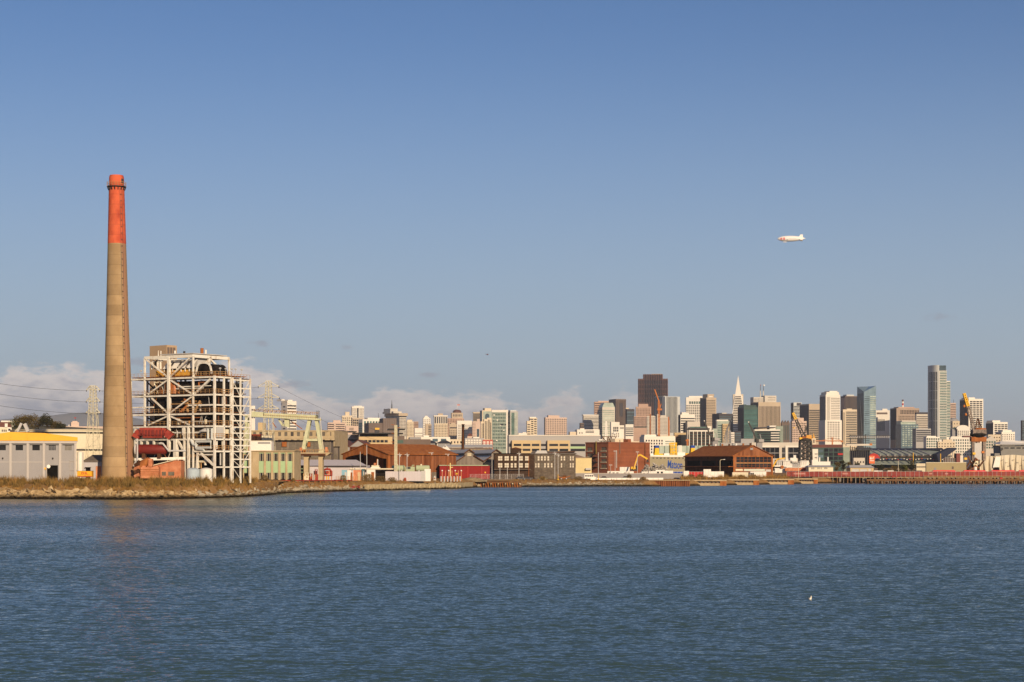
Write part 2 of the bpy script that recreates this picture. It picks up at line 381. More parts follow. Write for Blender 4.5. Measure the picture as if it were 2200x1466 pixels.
class Tower:
 def __init__(s, name, label, cat, Y, L, C, Rr, top, m, base=3.0, a=None, group=None, bot=965, depth=None):
  s.Y, s.bot, s.m = Y, bot, m
  th = math.atan((C - 1100) / F)
  wl, wr = max(0.0, C - L), max(0.5, Rr - C)
  if a is None: a = min(24.0, math.degrees(math.atan2(wl, wr))) if wl > 0.3 else 0.0
  s.a = R(a) - th
  s.Xc = X(C, Y); s.Yc = Y
  s.LR = s.px_r(Rr)
  if wl > 0.3: s.LL = s.px_l(L)
  else: s.LL = depth or min(s.LR * .8, 45)
  if s.LL < 0 or s.LL > 160: s.LL = 60
  s.base = base
  s.H = Z(top, Y) - base
  s.o = thing(name, label, cat, (s.Xc, Y, base), s.a, group)
  s.wall = s.box('wall', m, 0, s.LR, 0, s.LL, 0, s.H)
  s.nwin = 0; s.rest = {}
 def px_r(s, px):
  k = (px - 1100) / F
  return (k * s.Yc - s.Xc) / (math.cos(s.a) - k * math.sin(s.a))
 def px_l(s, px):
  k = (px - 1100) / F
  return (s.Xc - k * s.Yc) / (math.sin(s.a) + k * math.cos(s.a)) if abs(math.sin(s.a) + k * math.cos(s.a)) > .02 else 40
 def pz(s, py): return Z(py, s.Yc) - s.base
 def box(s, nm, m, x0, x1, y0, y1, z0, z1):
  return panel(nm, m, s.o, x0, x1, y0, y1, z0, z1)
 def up(s, nm, m, L, Rr, top, bot=None, y0=.12, y1=.9):
  """a block standing on the roof, or a setback, given by its picture columns"""
  z0 = s.H if bot is None else s.pz(bot)
  return s.box(nm, m, s.px_r(L), s.px_r(Rr), s.LL * y0, s.LL * y1, z0, s.pz(top))
 def win(s, nm, m, face, u0, u1, z0, z1, prd=.15):
  if s.nwin < 100:
   s.nwin += 1
   if face == 'r': s.box(nm, m, u0, u1, -prd, .5, z0, z1)
   else: s.box(nm, m, -prd, .5, u0, u1, z0, z1)
  else:
   mb = s.rest.setdefault((nm, m.name), MB())
   if face == 'r': mb.box(u0, u1, -prd, .5, z0, z1)
   else: mb.box(-prd, .5, u0, u1, z0, z1)
 def span(s, face, L, Rr):
  if face == 'r': return (0 if L is None else s.px_r(L)), (s.LR if Rr is None else s.px_r(Rr))
  return (0 if Rr is None else s.px_l(Rr)), (s.LL if L is None else s.px_l(L))
 def grid(s, face, cols, rows, g=None, wf=.55, hf=.5, L=None, Rr=None, T=None, B=None, nm='window', mg=.5, prd=.15):
  u0, u1 = s.span(face, L, Rr); z1 = s.H - 1.5 if T is None else s.pz(T); z0 = s.pz(s.bot if B is None else B)
  g = g or GLD; wf = min(.82, wf * 1.28); hf = min(.8, hf * 1.25)
  if u1 - u0 < .5: return s
  cw, rh = (u1 - u0) / cols, (z1 - z0) / rows
  for r_ in range(rows):
   for c in range(cols):
    uc = u0 + (c + .5) * cw; zc = z1 - (r_ + .5) * rh
    s.win(nm, g, face, uc - cw * wf / 2, uc + cw * wf / 2, zc - rh * hf / 2, zc + rh * hf / 2, prd)
  return s
 def bands(s, face, rows, g=None, hf=.5, L=None, Rr=None, T=None, B=None, mg=.02, nm='window_band', prd=.15):
  u0, u1 = s.span(face, L, Rr); d = (u1 - u0) * mg
  z1 = s.H - 1.5 if T is None else s.pz(T); z0 = s.pz(s.bot if B is None else B)
  rh = (z1 - z0) / rows; g = g or GLD
  for r_ in range(rows):
   zc = z1 - (r_ + .5) * rh
   s.win(nm, g, face, u0 + d, u1 - d, zc - rh * hf / 2, zc + rh * hf / 2, prd)
  return s
 def strips(s, face, cols, g=None, wf=.5, L=None, Rr=None, T=None, B=None, nm='window_strip', prd=.15):
  u0, u1 = s.span(face, L, Rr); z1 = s.H - 2 if T is None else s.pz(T); z0 = s.pz(s.bot if B is None else B)
  cw = (u1 - u0) / cols; g = g or GLD
  for c in range(cols):
   uc = u0 + (c + .5) * cw
   s.win(nm, g, face, uc - cw * wf / 2, uc + cw * wf / 2, z0, z1, prd)
  return s
 def mast(s, px, top, bot=None, r=.7, m=None, nm='mast', y=.4):
  x = s.px_r(px); z0 = s.H if bot is None else s.pz(bot)
  MB().tube([(x, s.LL * y, z0), (x, s.LL * y, s.pz(top))], r, 6, r * .5).build(nm, m or LINE, s.o); return s
 def done(s):
  for (nm, mn), mb in s.rest.items():
   o = mb.build(nm, bpy.data.materials[mn], s.o); o['kind'] = 'stuff'
  return s
ALLT = []
def T(name, label, Y, L, C, Rr, top, m, cat='tower', **k):
 t = Tower(name, label, cat, Y, L, C, Rr, top, m, **k); ALLT.append(t); return t
t = T('apartment_tower', 'white apartment tower with grey banded right side behind the gantry crane', 3400, 604, 617, 637, 862, WHITE, a=28, bot=925)
t.bands('r', 9, GLD, .45, T=869); t.grid('l', 1, 7, GLD, .3, .3, T=870); t.up('rooftop_block', WHITE, 606, 613, 858); t.up('rooftop_block', WHITE, 620, 630, 859)
t = T('apartment_block', 'small white block peeking over the left end of the gantry crane', 3300, 539, 540, 548, 872, WHITE, cat='building', bot=930); t.grid('r', 2, 4, T=878, B=900)
t = T('apartment_block', 'wide balconied apartment block at the left foot of the stepped cream tower', 3500, 703, 704, 743, 908, ROSE, cat='building', bot=932)
t.bands('r', 5, GLB, .45, Rr=718, T=910); t.bands('r', 5, GLB, .4, L=721, Rr=741, T=910); t.up('penthouse', ROSE, 716, 732, 903)
t = T('stepped_tower', 'stepped cream apartment tower with a narrow top left of the tall white one', 3700, 734, 735, 757, 893, CREAM, bot=935)
t.grid('r', 5, 8, GLB, .35, .4, T=896); t.up('upper_block', CREAM, 742, 751, 885)
t = T('apartment_tower', 'tall white apartment tower with a dark vertical strip up its middle', 3800, 754.5, 756, 782, 873.5, WHITE, bot=915)
t.strips('r', 1, GLD, .8, L=766.5, Rr=771, T=877); t.grid('r', 3, 9, GLB, .7, .35, L=756.5, Rr=766, T=877); t.grid('r', 3, 9, GLB, .7, .35, L=772, Rr=781.5, T=877); t.up('penthouse', WHITE, 760, 778, 872)
t = T('apartment_block', 'beige block with large dark windows below the tall white apartment tower', 3550, 755, 757, 781, 898, BEIGE, cat='building', bot=935)
t.grid('r', 3, 4, GLD, .6, .55, L=758, Rr=770, T=901, B=922); t.grid('r', 3, 6, GLB, .4, .4, L=771, T=901)
t = T('apartment_block', 'low pale block between the balconied block and the teal glass building', 3300, 742, 743, 771, 915, ROSE, cat='building', bot=935); t.bands('r', 3, GLD, .4, L=750, Rr=760, T=919, B=928)
t = T('office_building', 'teal glass office block with white piers and a white roof box', 3100, 770, 779, 823, 901, WHITE, cat='building', a=24, bot=930)
t.grid('l', 1, 6, GLT, .95, .9, nm='glass_panel', T=908); t.strips('r', 5, GLT, .62, L=781, Rr=812, T=905, nm='glass_strip'); t.grid('r', 2, 4, GLT, .6, .75, L=812, Rr=822, T=905, B=920, nm='glass_panel')
t.up('rooftop_box', WHITE, 791, 818, 897.5); t.mast(816.5, 887, r=.5)
t = T('hoarding_box', 'dark rooftop sign box with a bright yellow top in front of the teal glass building', 2900, 805, 806, 815, 919.5, DARK, cat='sign', bot=930, base=40); t.box('sign_panel', YELLOW, t.px_r(805.6), t.px_r(815), -.4, 0, t.pz(923.6), t.pz(919.5))
t = T('windowless_tower', 'blank grey brown tower with plain walls right of the teal building', 3000, 815, 823, 852, 899, UMBER, a=12, bot=932)
t.up('stair_block', UMBER, 842.5, 852, 898.5); t.strips('r', 6, ROOFM, .12, T=900, nm='wall_groove')
t.box('lower_block', UMBER, -24, 0, 2, 40, 0, t.pz(909))
t = T('office_tower', 'broad office tower with an overhanging cornice, set back crown and tall spire', 3900, 829, 858, 873, 896, PALE, a=22, bot=938)
t.H = t.pz(888); t.box('cornice', BEIGE, -2.5, t.LR + 2.5, -2.5, t.LL + 2.5, t.pz(894), t.pz(888)); t.box('window_band', GLD, -.6, t.LR + .6, -.6, t.LL + .6, t.pz(896.5), t.pz(893.7))
t.grid('r', 5, 13, GLD, .5, .4, T=898); t.bands('l', 13, GLD, .45, T=899)
t.up('crown', PALE, 848, 866, 884, y0=.1, y1=.9); t.up('crown', PALE, 846, 862, 877.5, bot=888, y0=.25, y1=.75)
MB().tube([(t.px_r(856.5), t.LL * .5, t.pz(878)), (t.px_r(856.5), t.LL * .5, t.pz(858))], 1.6, 6, .2).build('spire', LINE, t.o)
t = T('stepped_tower', 'cream stepped tower right of the spired tower', 3500, 873, 874, 889, 906, CREAM, bot=938); t.grid('r', 5, 10, GLB, .35, .45); t.up('upper_block', CREAM, 875, 886, 902)
t = T('brick_tower', 'reddish brown slab tower behind the cream stepped tower', 3900, 886, 889, 899, 906, PINK, bot=935); t.bands('r', 9, GLB, .4)
t = T('low_building', 'low plain white box in front of the reddish slab', 3200, 890, 891, 908, 920, WHITE, cat='building', bot=940); t.bands('r', 2, GLB, .2, T=928)
t = T('stepped_tower', 'slim white tower stepping in to a small square top', 3700, 908, 909, 925, 899, WHITE, bot=940); t.grid('r', 4, 10, GLB, .3, .4); t.up('upper_block', WHITE, 911, 922, 896); t.up('upper_block', WHITE, 913.5, 919, 893.5, bot=896, y0=.3, y1=.7)
t = T('apartment_block', 'brownish balconied block in front of the slim white tower', 3300, 913, 914, 927, 911, BEIGE, cat='building', bot=940); t.bands('r', 7, GLD, .5, L=920, T=914)
t = T('office_tower', 'cream tower topped with dark vertical window slots and a white rim', 3900, 932, 933, 961, 895, PALE, bot=912)
t.box('roof_rim', WHITE, -1, t.LR + 1, -1, t.LL + 1, t.pz(895), t.pz(892.7)); t.strips('r', 6, GLD, .5, T=896, B=910); t.up('penthouse', BEIGE, 941, 952, 888.5, bot=892.7)
t = T('apartment_block', 'cream block with a dense window grid in front of the slotted tower', 3500, 932, 933, 962, 910, CREAM, cat='building', bot=940); t.grid('r', 9, 8, GLB, .4, .45, T=912)
t = T('hotel_tower', 'domed hotel tower with a flag flying from its top', 4000, 960, 962, 997, 899, PINK, bot=915)
t.grid('r', 10, 4, GLB, .35, .45, T=901); t.up('upper_block', BEIGE, 970.5, 994.5, 887, y0=.05, y1=.8)
cx = t.px_r(983); cy = t.LL * .42; rr = (t.px_r(994) - t.px_r(972)) / 2
for i in range(6): t.box('window', GLD, t.px_r(974 + i * 3.2), t.px_r(975.4 + i * 3.2), t.LL * .05 - .2, t.LL * .05 + .3, t.pz(895), t.pz(890.5))
MB().lathe([(rr * .86, t.pz(887)), (rr * .86, t.pz(884.5)), (rr * .74, t.pz(882)), (rr * .45, t.pz(880.3)), (0, t.pz(879.6))], 16, (cx, cy)).build('dome', BROWN, t.o)
MB().tube([(cx, cy, t.pz(880)), (cx, cy, t.pz(868))], .35, 6).build('flagpole', WHITE, t.o)
fl = MB().box(cx + .3, cx + 6, cy - .05, cy + .05, t.pz(871.5), t.pz(868.2)).build('flag', REDP, t.o); fl['label'] = 'small red and white flag'
MB().box(cx + .3, cx + 5.9, cy - .12, cy - .06, t.pz(870.4), t.pz(869.5)).build('stripe', WHITE, fl)
t = T('stepped_tower', 'beige stepped block in front of the domed hotel tower', 3600, 964, 965, 983, 911, BEIGE, bot=945); t.bands('r', 1, GLD, .8, L=966, Rr=982, T=918, B=921); t.grid('r', 5, 6, GLB, .35, .4, T=924); t.up('upper_block', BEIGE, 969, 978, 909)
t = T('hotel_block', 'white block with many small dark windows behind the black chimney', 3500, 981, 982, 1014, 904, WHITE, cat='building', bot=945); t.grid('r', 12, 9, GLB, .4, .42, T=912, L=984)
t.box('side_wing', WHITE, t.px_r(1008), t.px_r(1017), 4, t.LL, 0, t.pz(908))
t = T('office_tower', 'dark banded tower at the left edge of the arched glass hotel', 3700, 1016, 1017, 1032, 887, BEIGE, bot=905); t.bands('r', 7, GLD, .7); t.box('roof_rim', CREAM, -1, t.LR + 1, -1, t.LL + 1, t.pz(887), t.pz(885.6))
t = T('office_tower', 'brownish tower with a dark glass edge below the banded one', 3450, 1014, 1015, 1032, 906, ROSE, bot=940); t.grid('r', 4, 10, GLB, .3, .4, Rr=1022); t.strips('r', 1, GLC, .9, L=1024, Rr=1030, T=922); t.up('upper_block', ROSE, 1025, 1031, 900)
t = T('hotel_tower', 'tall hotel with a big arched blue glass window and stepped cream piers', 3600, 1031, 1036, 1058, 882, CREAM, a=20, bot=945)
t.up('upper_block', CREAM, 1042, 1056, 877); t.box('glass_front', GLC, -.4, .6, 1, t.LL - 1, t.pz(905), t.pz(884)); t.box('glass_front', GLP, t.px_r(1038), t.px_r(1056), -.4, .5, t.pz(903), t.pz(884))
cx = t.px_r(1046.5); rad = t.px_r(1051) - cx
MB().prism([(cx - rad, t.pz(900))] + [(cx - rad * math.cos(k * math.pi / 12), t.pz(893.5) + rad * math.sin(k * math.pi / 12)) for k in range(13)] + [(cx + rad, t.pz(900))], -1, -.3).build('arched_window', GLC, t.o)
for (l, r_, tp, yy) in ((1032, 1040, 906, -3), (1038, 1046, 901, -6), (1045, 1056, 898, -4), (1052, 1060, 908, -8)):
 t.box('stepped_pier', CREAM, t.px_r(l), t.px_r(r_), yy, 1, 0, t.pz(tp))
 for k in range(2): t.box('window_strip', GLD, t.px_r(l + 2 + 3 * k), t.px_r(l + 3.4 + 3 * k), yy - .2, yy + .2, t.pz(944), t.pz(tp + 4))
t.mast(1089, 876, bot=881, r=.4); t.done(); ALLT.remove(t)
t = T('hotel_tower', 'wide teal green glass hotel tower with a white roof edge', 3100, 1056.5, 1057, 1091, 884, GLP, bot=966, depth=30)
t.box('roof_edge', WHITE, -.5, t.LR + .5, -.5, 28, t.pz(886), t.pz(881)); t.grid('r', 9, 11, GLG, .5, .46, T=887, L=1058, Rr=1090)
for k in range(6): t.box('white_panel', WHITE, t.px_r(1060 + (k * 7) % 29), t.px_r(1063 + (k * 7) % 29), -.3, .3, t.pz(893 + k * 11), t.pz(890.5 + k * 11))
for p in (1075, 1085): t.box('dark_panel', GLD, t.px_r(p), t.px_r(p + 6), -.35, .3, t.pz(914), t.pz(911))
t.box('corner_pier', WHITE, t.px_r(1087.5), t.px_r(1091), -.6, .5, 0, t.pz(881.5))
t = T('hotel_tower', 'narrow grey green glass tower joined right of the wide teal one', 3130, 1090.5, 1096, 1113, 884, MIDGREY, a=18, bot=966)
t.bands('r', 19, GLP, .6, T=886, L=1097, Rr=1112); t.strips('r', 1, GLG, .8, L=1098, Rr=1106, T=887); t.bands('l', 6, GLD, .3, T=890); t.up('roof_edge', STEEL, 1097, 1110, 881.6)
t = T('condo_tower', 'cream and dark condo tower with balconies standing alone', 3300, 1136, 1138, 1154, 898, CREAM, bot=948); t.bands('r', 11, GLD, .5, L=1138, Rr=1146, T=899); t.bands('r', 10, GLD, .45, L=1147.5, Rr=1153, T=899); t.up('penthouse', WHITE, 1138, 1152, 896)
t.box('lower_wing', CREAM, t.px_r(1131), t.px_r(1140), -8, 2, 0, t.pz(905));
for k in range(6): t.box('wing_window', GLB, t.px_r(1132), t.px_r(1138), -8.2, -7.8, t.pz(914 + k * 5), t.pz(912 + k * 5))
t = T('low_building', 'row of low white blocks left of the cream condo tower', 3100, 1113, 1114, 1132, 931, WHITE, cat='building', bot=948); t.up('rooftop_box', WHITE, 1123, 1131, 929); t.grid('r', 5, 2, GLB, .3, .3, T=934)
t = T('hotel_tower', 'broad pink slab tower with rows of small square windows', 3300, 1169, 1172, 1218, 897, ROSE, a=22, bot=936)
t.grid('r', 12, 9, GLD, .42, .45, T=899, L=1173); t.up('upper_block', ROSE, 1178, 1202, 892.5, y0=.03); t.strips('l', 1, GLD, .7)
t = T('office_tower', 'white banded tower with dark bands left of the pale glass tower', 3600, 1251.5, 1254, 1287, 893, WHITE, a=20, bot=925); t.bands('r', 10, GLD, .5); t.strips('l', 1, GLD, .9); t.box('roof_rim', WHITE, -2, t.LR, -2, t.LL, t.pz(893), t.pz(891))
t = T('office_block', 'small dark block at the left foot of the white banded tower', 3550, 1245, 1247, 1254.5, 909, UMBER, cat='building', bot=925); t.bands('r', 4, GLD, .4)
t = T('low_building', 'long low white building with a dark window rectangle', 3000, 1235, 1240, 1288, 923, WHITE, cat='building', a=8, bot=938); t.up('rooftop_box', WHITE, 1247, 1256, 920.5); t.grid('r', 8, 2, GLD, .8, .5, L=1258, Rr=1276, T=925, B=931); t.grid('r', 2, 1, GLD, .3, .5, L=1243, Rr=1253, T=928, B=933)
t.box('lower_wing', CREAM, t.px_r(1225), 0, 4, 20, 0, t.pz(928))
t = T('office_tower', 'rose brown tower with a pale roof edge behind the pale glass tower', 4300, 1276, 1277, 1312, 863.5, PINK, bot=893); t.bands('r', 6, GLB, .35); t.up('roof_edge', ROSE, 1285, 1308, 861.5)
t = T('office_tower', 'plain dark brown tower right of the pale glass tower', 4200, 1308, 1323, 1345, 857.5, UMBER, a=22, bot=930); t.strips('r', 8, GLB, .4, T=860); t.strips('l', 6, GLB, .4, T=860); t.box('dark_grille', DARK, t.px_r(1331), t.px_r(1338), -.5, .3, t.pz(895), t.pz(866))
t = T('glass_tower', 'pale green glass tower with a tapering glass crown', 3500, 1286, 1294, 1321, 875, PALE, a=20, bot=938)
t.bands('r', 14, GLP, .55, T=880, Rr=1320); t.grid('l', 2, 14, GLG, .7, .7, T=880)
hw = t.LR;
cr = MB(); cr.add([(0, 0, t.H), (hw, 0, t.H), (hw, t.LL, t.H), (0, t.LL, t.H), (hw * .18, 2, t.pz(865.5)), (hw * .86, 2, t.pz(865.5)), (hw * .86, t.LL - 2, t.pz(865.5)), (hw * .18, t.LL - 2, t.pz(865.5))], [(0, 1, 5, 4), (1, 2, 6, 5), (2, 3, 7, 6), (3, 0, 4, 7), (4, 5, 6, 7)])
cr.build('glass_crown', GLP, t.o)
t = T('apartment_block', 'white stepped block in front of the plain dark brown tower', 3100, 1311, 1313, 1331, 907, WHITE, cat='building', bot=940); t.box('side_wing', WHITE, t.px_r(1328), t.px_r(1341), 1, t.LL, 0, t.pz(914)); t.grid('r', 3, 2, GLD, .55, .7, T=917, B=928, L=1317, Rr=1329); t.grid('r', 4, 3, GLB, .4, .4, T=930)
for k in range(4): t.box('window', GLD, t.px_r(1332 + 2.2 * k), t.px_r(1333.2 + 2.2 * k), .8, 1.3, t.pz(922), t.pz(918))
t = T('office_block', 'black and white banded block right of the white stepped block', 3300, 1343, 1344, 1361, 912, WHITE, cat='building', bot=938); t.bands('r', 5, GLD, .5, T=918)
t = T('glass_tower', 'blue grey glass tower with one sloping roof edge and a cream side', 4000, 1344, 1346.5, 1363, 879, DARK, a=24, bot=920); t.bands('r', 10, GLC, .7, T=884); t.box('cream_fin', CREAM, t.px_r(1345.5), t.px_r(1352), 2, t.LL, t.H, t.pz(876.5)); t.box('cream_fin', CREAM, t.px_r(1358), t.px_r(1363.5), 6, t.LL, t.H - 5, t.pz(879.5))
t = T('skyscraper', 'tallest dark brown skyscraper with a notched top and faceted bay windows', 4700, 1370, 1371, 1435, 814, BROWN, bot=905, depth=55)
for k in range(17):
 x0 = t.LR * (k + .2) / 17; x1 = t.LR * (k + .8) / 17; tp = t.pz(804.5) if 3 <= k < 14 else t.pz(815)
 MB().extrude([(x0, .2), (x0 + (x1 - x0) * .3, -2.2), (x0 + (x1 - x0) * .7, -2.2), (x1, .2)], 0, tp).build('bay', BROWN, t.o)
 for z in range(9):
  py = 818 + z * 10
  t.box('window', GLD, x0 + (x1 - x0) * .3, x0 + (x1 - x0) * .72, -2.45, -2, t.pz(py + 6.5), t.pz(py)) if (z * 17 + k) < 81 else None
t.up('upper_block', BROWN, 1382, 1424, 804.5, y0=.005, y1=.95); t.box('roof_rim', BEIGE, t.px_r(1400), t.px_r(1422), 3, 12, t.pz(804.6), t.pz(803.6))
t.strips('r', 17, GLD, .96, T=806, nm='dark_recess', L=1383, Rr=1423); t.bands('r', 30, GLD, .4, T=817, prd=1.0)
t = T('setback_tower', 'pinkish art deco tower stepping up to a flat red top', 3800, 1361, 1362, 1399, 895, PINK, bot=918)
t.grid('r', 13, 5, GLD, .45, .45, T=896); t.up('upper_block', PINK, 1366.5, 1399, 874, y0=.02); t.up('upper_block', PINK, 1372, 1393, 868, bot=874, y0=.1)
for r_ in range(5):
 for k in range(9): t.box('window', GLB, t.px_r(1368.5 + k * 3.3), t.px_r(1370 + k * 3.3), t.LL * .02 - .2, t.LL * .02 + .3, t.pz(880 + r_ * 3.3), t.pz(878.3 + r_ * 3.3))
t.box('green_roof', GLG, 2, t.LR - 6, -10, 0, t.pz(919), t.pz(917.5)); t.box('lower_block', PINK, -4, t.LR * .75, -12, -1, 0, t.pz(919.5))
t = T('apartment_tower', 'slim cream tower left of the orange tower crane', 3300, 1389.5, 1390, 1408, 894.5, PALE, bot=933); t.grid('r', 6, 12, GLB, .3, .4); t.up('rooftop_box', PALE, 1394, 1406, 893.5)
t = T('apartment_tower', 'slim cream tower right of the orange tower crane', 3300, 1417.5, 1418, 1434, 896, PALE, bot=933); t.grid('r', 6, 12, GLB, .3, .4); t.up('upper_block', PALE, 1419, 1432, 892.5)
t = T('office_tower', 'grey white tower with fine vertical stripes on both faces', 3900, 1406, 1429, 1461, 852, STEEL, a=32, bot=930)
t.strips('r', 9, GLD, .55, L=1431.5, Rr=1455.5, T=853); t.strips('l', 6, GLD, .5, Rr=1423, T=853); t.up('penthouse', STEEL, 1428, 1434, 850.8)
t = T('stepped_tower', 'grey tower with white bands stepping down, right of the striped tower', 3500, 1457, 1462, 1493, 891, WHITE, a=20, bot=928); t.bands('r', 6, GLD, .5, T=897); t.strips('l', 1, DARK, .96, T=892, nm='side_or_shade_panel'); t.up('upper_block', WHITE, 1465.5, 1481, 886)  # dark sheet on the left face paints in its shade
t.box('lower_block', PALE, t.px_r(1473), t.px_r(1500), -10, -1, 0, t.pz(906)); t.box('shaded_side', DARK, t.px_r(1469), t.px_r(1473), -10, -1, 0, t.pz(908))  # dark block added as the shaded flank of the lower block
t = T('office_tower', 'white tower with four tall dark slots near its top', 4200, 1473, 1474, 1510, 854, WHITE, bot=912); t.grid('r', 5, 1, GLG, .55, 1, T=862, B=869, L=1480, Rr=1505); t.grid('r', 8, 11, GLD, .6, .4, T=870, B=908); t.up('upper_block', WHITE, 1480, 1509, 851)
t = T('office_tower', 'brown tower with one dark face and one sunlit windowed face', 4000, 1504, 1517.5, 1539, 854.5, BEIGE, a=30, bot=915); t.grid('r', 9, 16, GLB, .5, .4, T=859, Rr=1537); t.box('upper_block', BEIGE, t.px_r(1520), t.px_r(1534), -.1, t.LL * .75, t.H, t.pz(847)); t.box('name_panel', WHITE, t.px_r(1523), t.px_r(1531), -.5, 0, t.pz(853.5), t.pz(851.5)); t.strips('l', 5, DARK, .8, T=857, nm='dark_panel')  # dark strips on the left face imitate its shade
t = T('office_block', 'wide black glass block left of the pointed pyramid tower', 3800, 1530, 1545, 1575, 889, DARK, a=26, bot=912); t.bands('r', 4, GLC, .4, T=893); t.up('penthouse', PALE, 1553, 1563, 887)
Yp = 5000
t = Tower('pyramid_tower', 'slender white pyramid tower tapering to a point', 'tower', Yp, 1568, 1569, 1602, 990, WHITE, a=0, bot=930)
bpy.data.objects.remove(t.wall)
zb, zt = 0, t.pz(805.5); xm = t.px_r(1586);
def hwid(z): return (t.px_r(1592.3) - t.px_r(1579.5)) / 2 * (zt - z) / (zt - t.pz(847))
py_ = MB(); b = hwid(zb); py_.add([(xm - b, 0, zb), (xm + b, 0, zb), (xm + b, 2 * b, zb), (xm - b, 2 * b, zb), (xm, b, zt)], [(0, 1, 4), (1, 2, 4), (2, 3, 4), (3, 0, 4), (3, 2, 1, 0)])
py_.build('shaft', WHITE, t.o)
for k in range(22):
 py = 851 + k * 3.7; z0, z1 = t.pz(py + 1.9), t.pz(py); w_ = hwid(z0) * .86; yf = b * z0 / zt
 t.box('window_band', GLB, xm - w_, xm + w_, yf - .4, yf + 2.5, z0, z1)
for s_ in (-1, 1):
 w1, w2 = hwid(t.pz(905)), hwid(t.pz(848)); MB().add([(xm + s_ * w1 * .8, b - 6, t.pz(905)), (xm + s_ * w2 * 1.45, b - 6, t.pz(850)), (xm + s_ * w2 * 1.45, b + 6, t.pz(850)), (xm + s_ * w1 * .8, b + 6, t.pz(905)), (xm + s_ * w2 * .6, b - 6, t.pz(848)), (xm + s_ * w2 * .6, b + 6, t.pz(848))], [(0, 1, 4), (3, 5, 2), (1, 2, 5, 4), (0, 3, 2, 1)]).build('wing', WHITE, t.o)
t = T('office_tower', 'plain cream tower standing behind the pyramid', 5200, 1574, 1575, 1597, 847.5, CREAM, bot=870); t.strips('r', 6, BEIGE, .3, T=850, nm='wall_groove')
t = T('glass_tower', 'green glass tower with a darker left half in front of the pyramid', 3300, 1585, 1598, 1628, 874, GLG, a=22, bot=942); t.bands('r', 17, GLT, .55, T=880, prd=.3); t.strips('l', 1, DARK, .96, nm='side_or_shade_panel'); t.up('glass_crown', GLG, 1599, 1625, 870.5, y0=.02); t.box('glass_crown', GLG, 2, t.px_r(1606), 6, t.LL - 4, t.H, t.pz(869))  # left face covered in a dark tone standing for shade
t = T('office_tower', 'tan tower with brown vertical stripes and a plain top band', 3700, 1612, 1629.5, 1677, 864, BEIGE, a=22, bot=918); t.strips('r', 16, GLB, .5, T=873, L=1631, Rr=1676); t.strips('l', 1, DARK, .9, T=866, nm='side_or_shade_panel')  # shade of the left face put on as a dark sheet
t = T('office_tower', 'twin topped tower with two antenna masts behind the tan striped tower', 4800, 1612, 1619, 1640, 853.5, PALE, a=20, bot=866); t.grid('r', 7, 4, GLB, .4, .4, T=856)
t.box('right_block', PALE, t.px_r(1643), t.px_r(1668), 0, t.LL, 0, t.pz(850)); t.box('glass_link', GLG, t.px_r(1637), t.px_r(1643.5), 8, t.LL, 0, t.pz(853))
for k in range(8): t.box('window', GLB, t.px_r(1650.5 + k * 2), t.px_r(1651.5 + k * 2), -.2, .3, t.pz(855), t.pz(853.5)); t.box('window', GLB, t.px_r(1650.5 + k * 2), t.px_r(1651.5 + k * 2), -.2, .3, t.pz(860), t.pz(858.5))
for p, c in ((1637, REDP), (1643.5, WHITE)):
 MB().tube([(t.px_r(p), 12, t.pz(853)), (t.px_r(p), 12, t.pz(839))], 2.0, 6, 1.3).build('mast', PALE, t.o); MB().tube([(t.px_r(p), 12, t.pz(839)), (t.px_r(p), 12, t.pz(827))], .9, 6, .5).build('antenna', LINE, t.o)
 MB().box(t.px_r(p), t.px_r(p + (1 if c is REDP else 3)), 11.8, 12.2, t.pz(829), t.pz(826)).build('flag', c, t.o)
t = T('office_block', 'glass and cream stepped building in front of the black glass block', 2700, 1538, 1541, 1567, 905, GLP, cat='building', bot=952, depth=30); t.box('corner_block', TAN, t.px_r(1552), t.px_r(1566), -4, 2, 0, t.pz(911)); t.up('roof_edge', WHITE, 1540, 1565, 902)
for r_ in range(6):
 for k in range(4): t.box('window', GLB, t.px_r(1553.5 + 3 * k), t.px_r(1555 + 3 * k), -4.2, -3.8, t.pz(917 + r_ * 5), t.pz(914.5 + r_ * 5))
t.bands('r', 8, GLG, .5, L=1542, Rr=1551, T=912)
t = T('apartment_block', 'narrow white panel building with small windows left of the green glass tower', 2600, 1569, 1570, 1578, 929, WHITE, cat='building', bot=955); t.grid('r', 3, 5, GLD, .4, .4, T=931)
t = T('office_block', 'dark slate block at the foot of the green glass tower', 2900, 1577, 1579, 1592, 927, DARK, cat='building', bot=948); t.bands('r', 4, GLC, .5)
t = T('gothic_tower', 'brown glass tower with pointed gothic arches along its top', 3300, 1677, 1679, 1697, 909, UMBER, bot=945); t.strips('r', 5, GLG, .5, T=914);
for k in range(3): MB().prism([(t.px_r(1679 + 6 * k), t.H), (t.px_r(1682 + 6 * k), t.pz(903.5)), (t.px_r(1685 + 6 * k), t.H)], 1, 14).build('gable', UMBER, t.o)
t = T('stepped_tower', 'pink stepped apartment tower with rounded bays behind the dark shipyard crane', 3100, 1698, 1702, 1733, 905, ROSE, a=14, bot=950); t.grid('r', 9, 9, GLB, .45, .45, T=908); t.up('upper_block', ROSE, 1705, 1727, 898, y0=.03); t.strips('l', 1, GLB, .4)
t = T('office_tower', 'dark slab tower with white bands and a pale stair core', 4200, 1699, 1705, 1722, 865, STEEL, a=20, bot=900); t.bands('r', 9, GLD, .55, T=872); t.strips('l', 1, DARK, .96, nm='side_or_shade_panel'); t.strips('r', 1, DARK, .9, L=1711, Rr=1721.5, T=866, B=872, nm='top_panel')  # left face shade is a dark sheet, the top panel is cladding
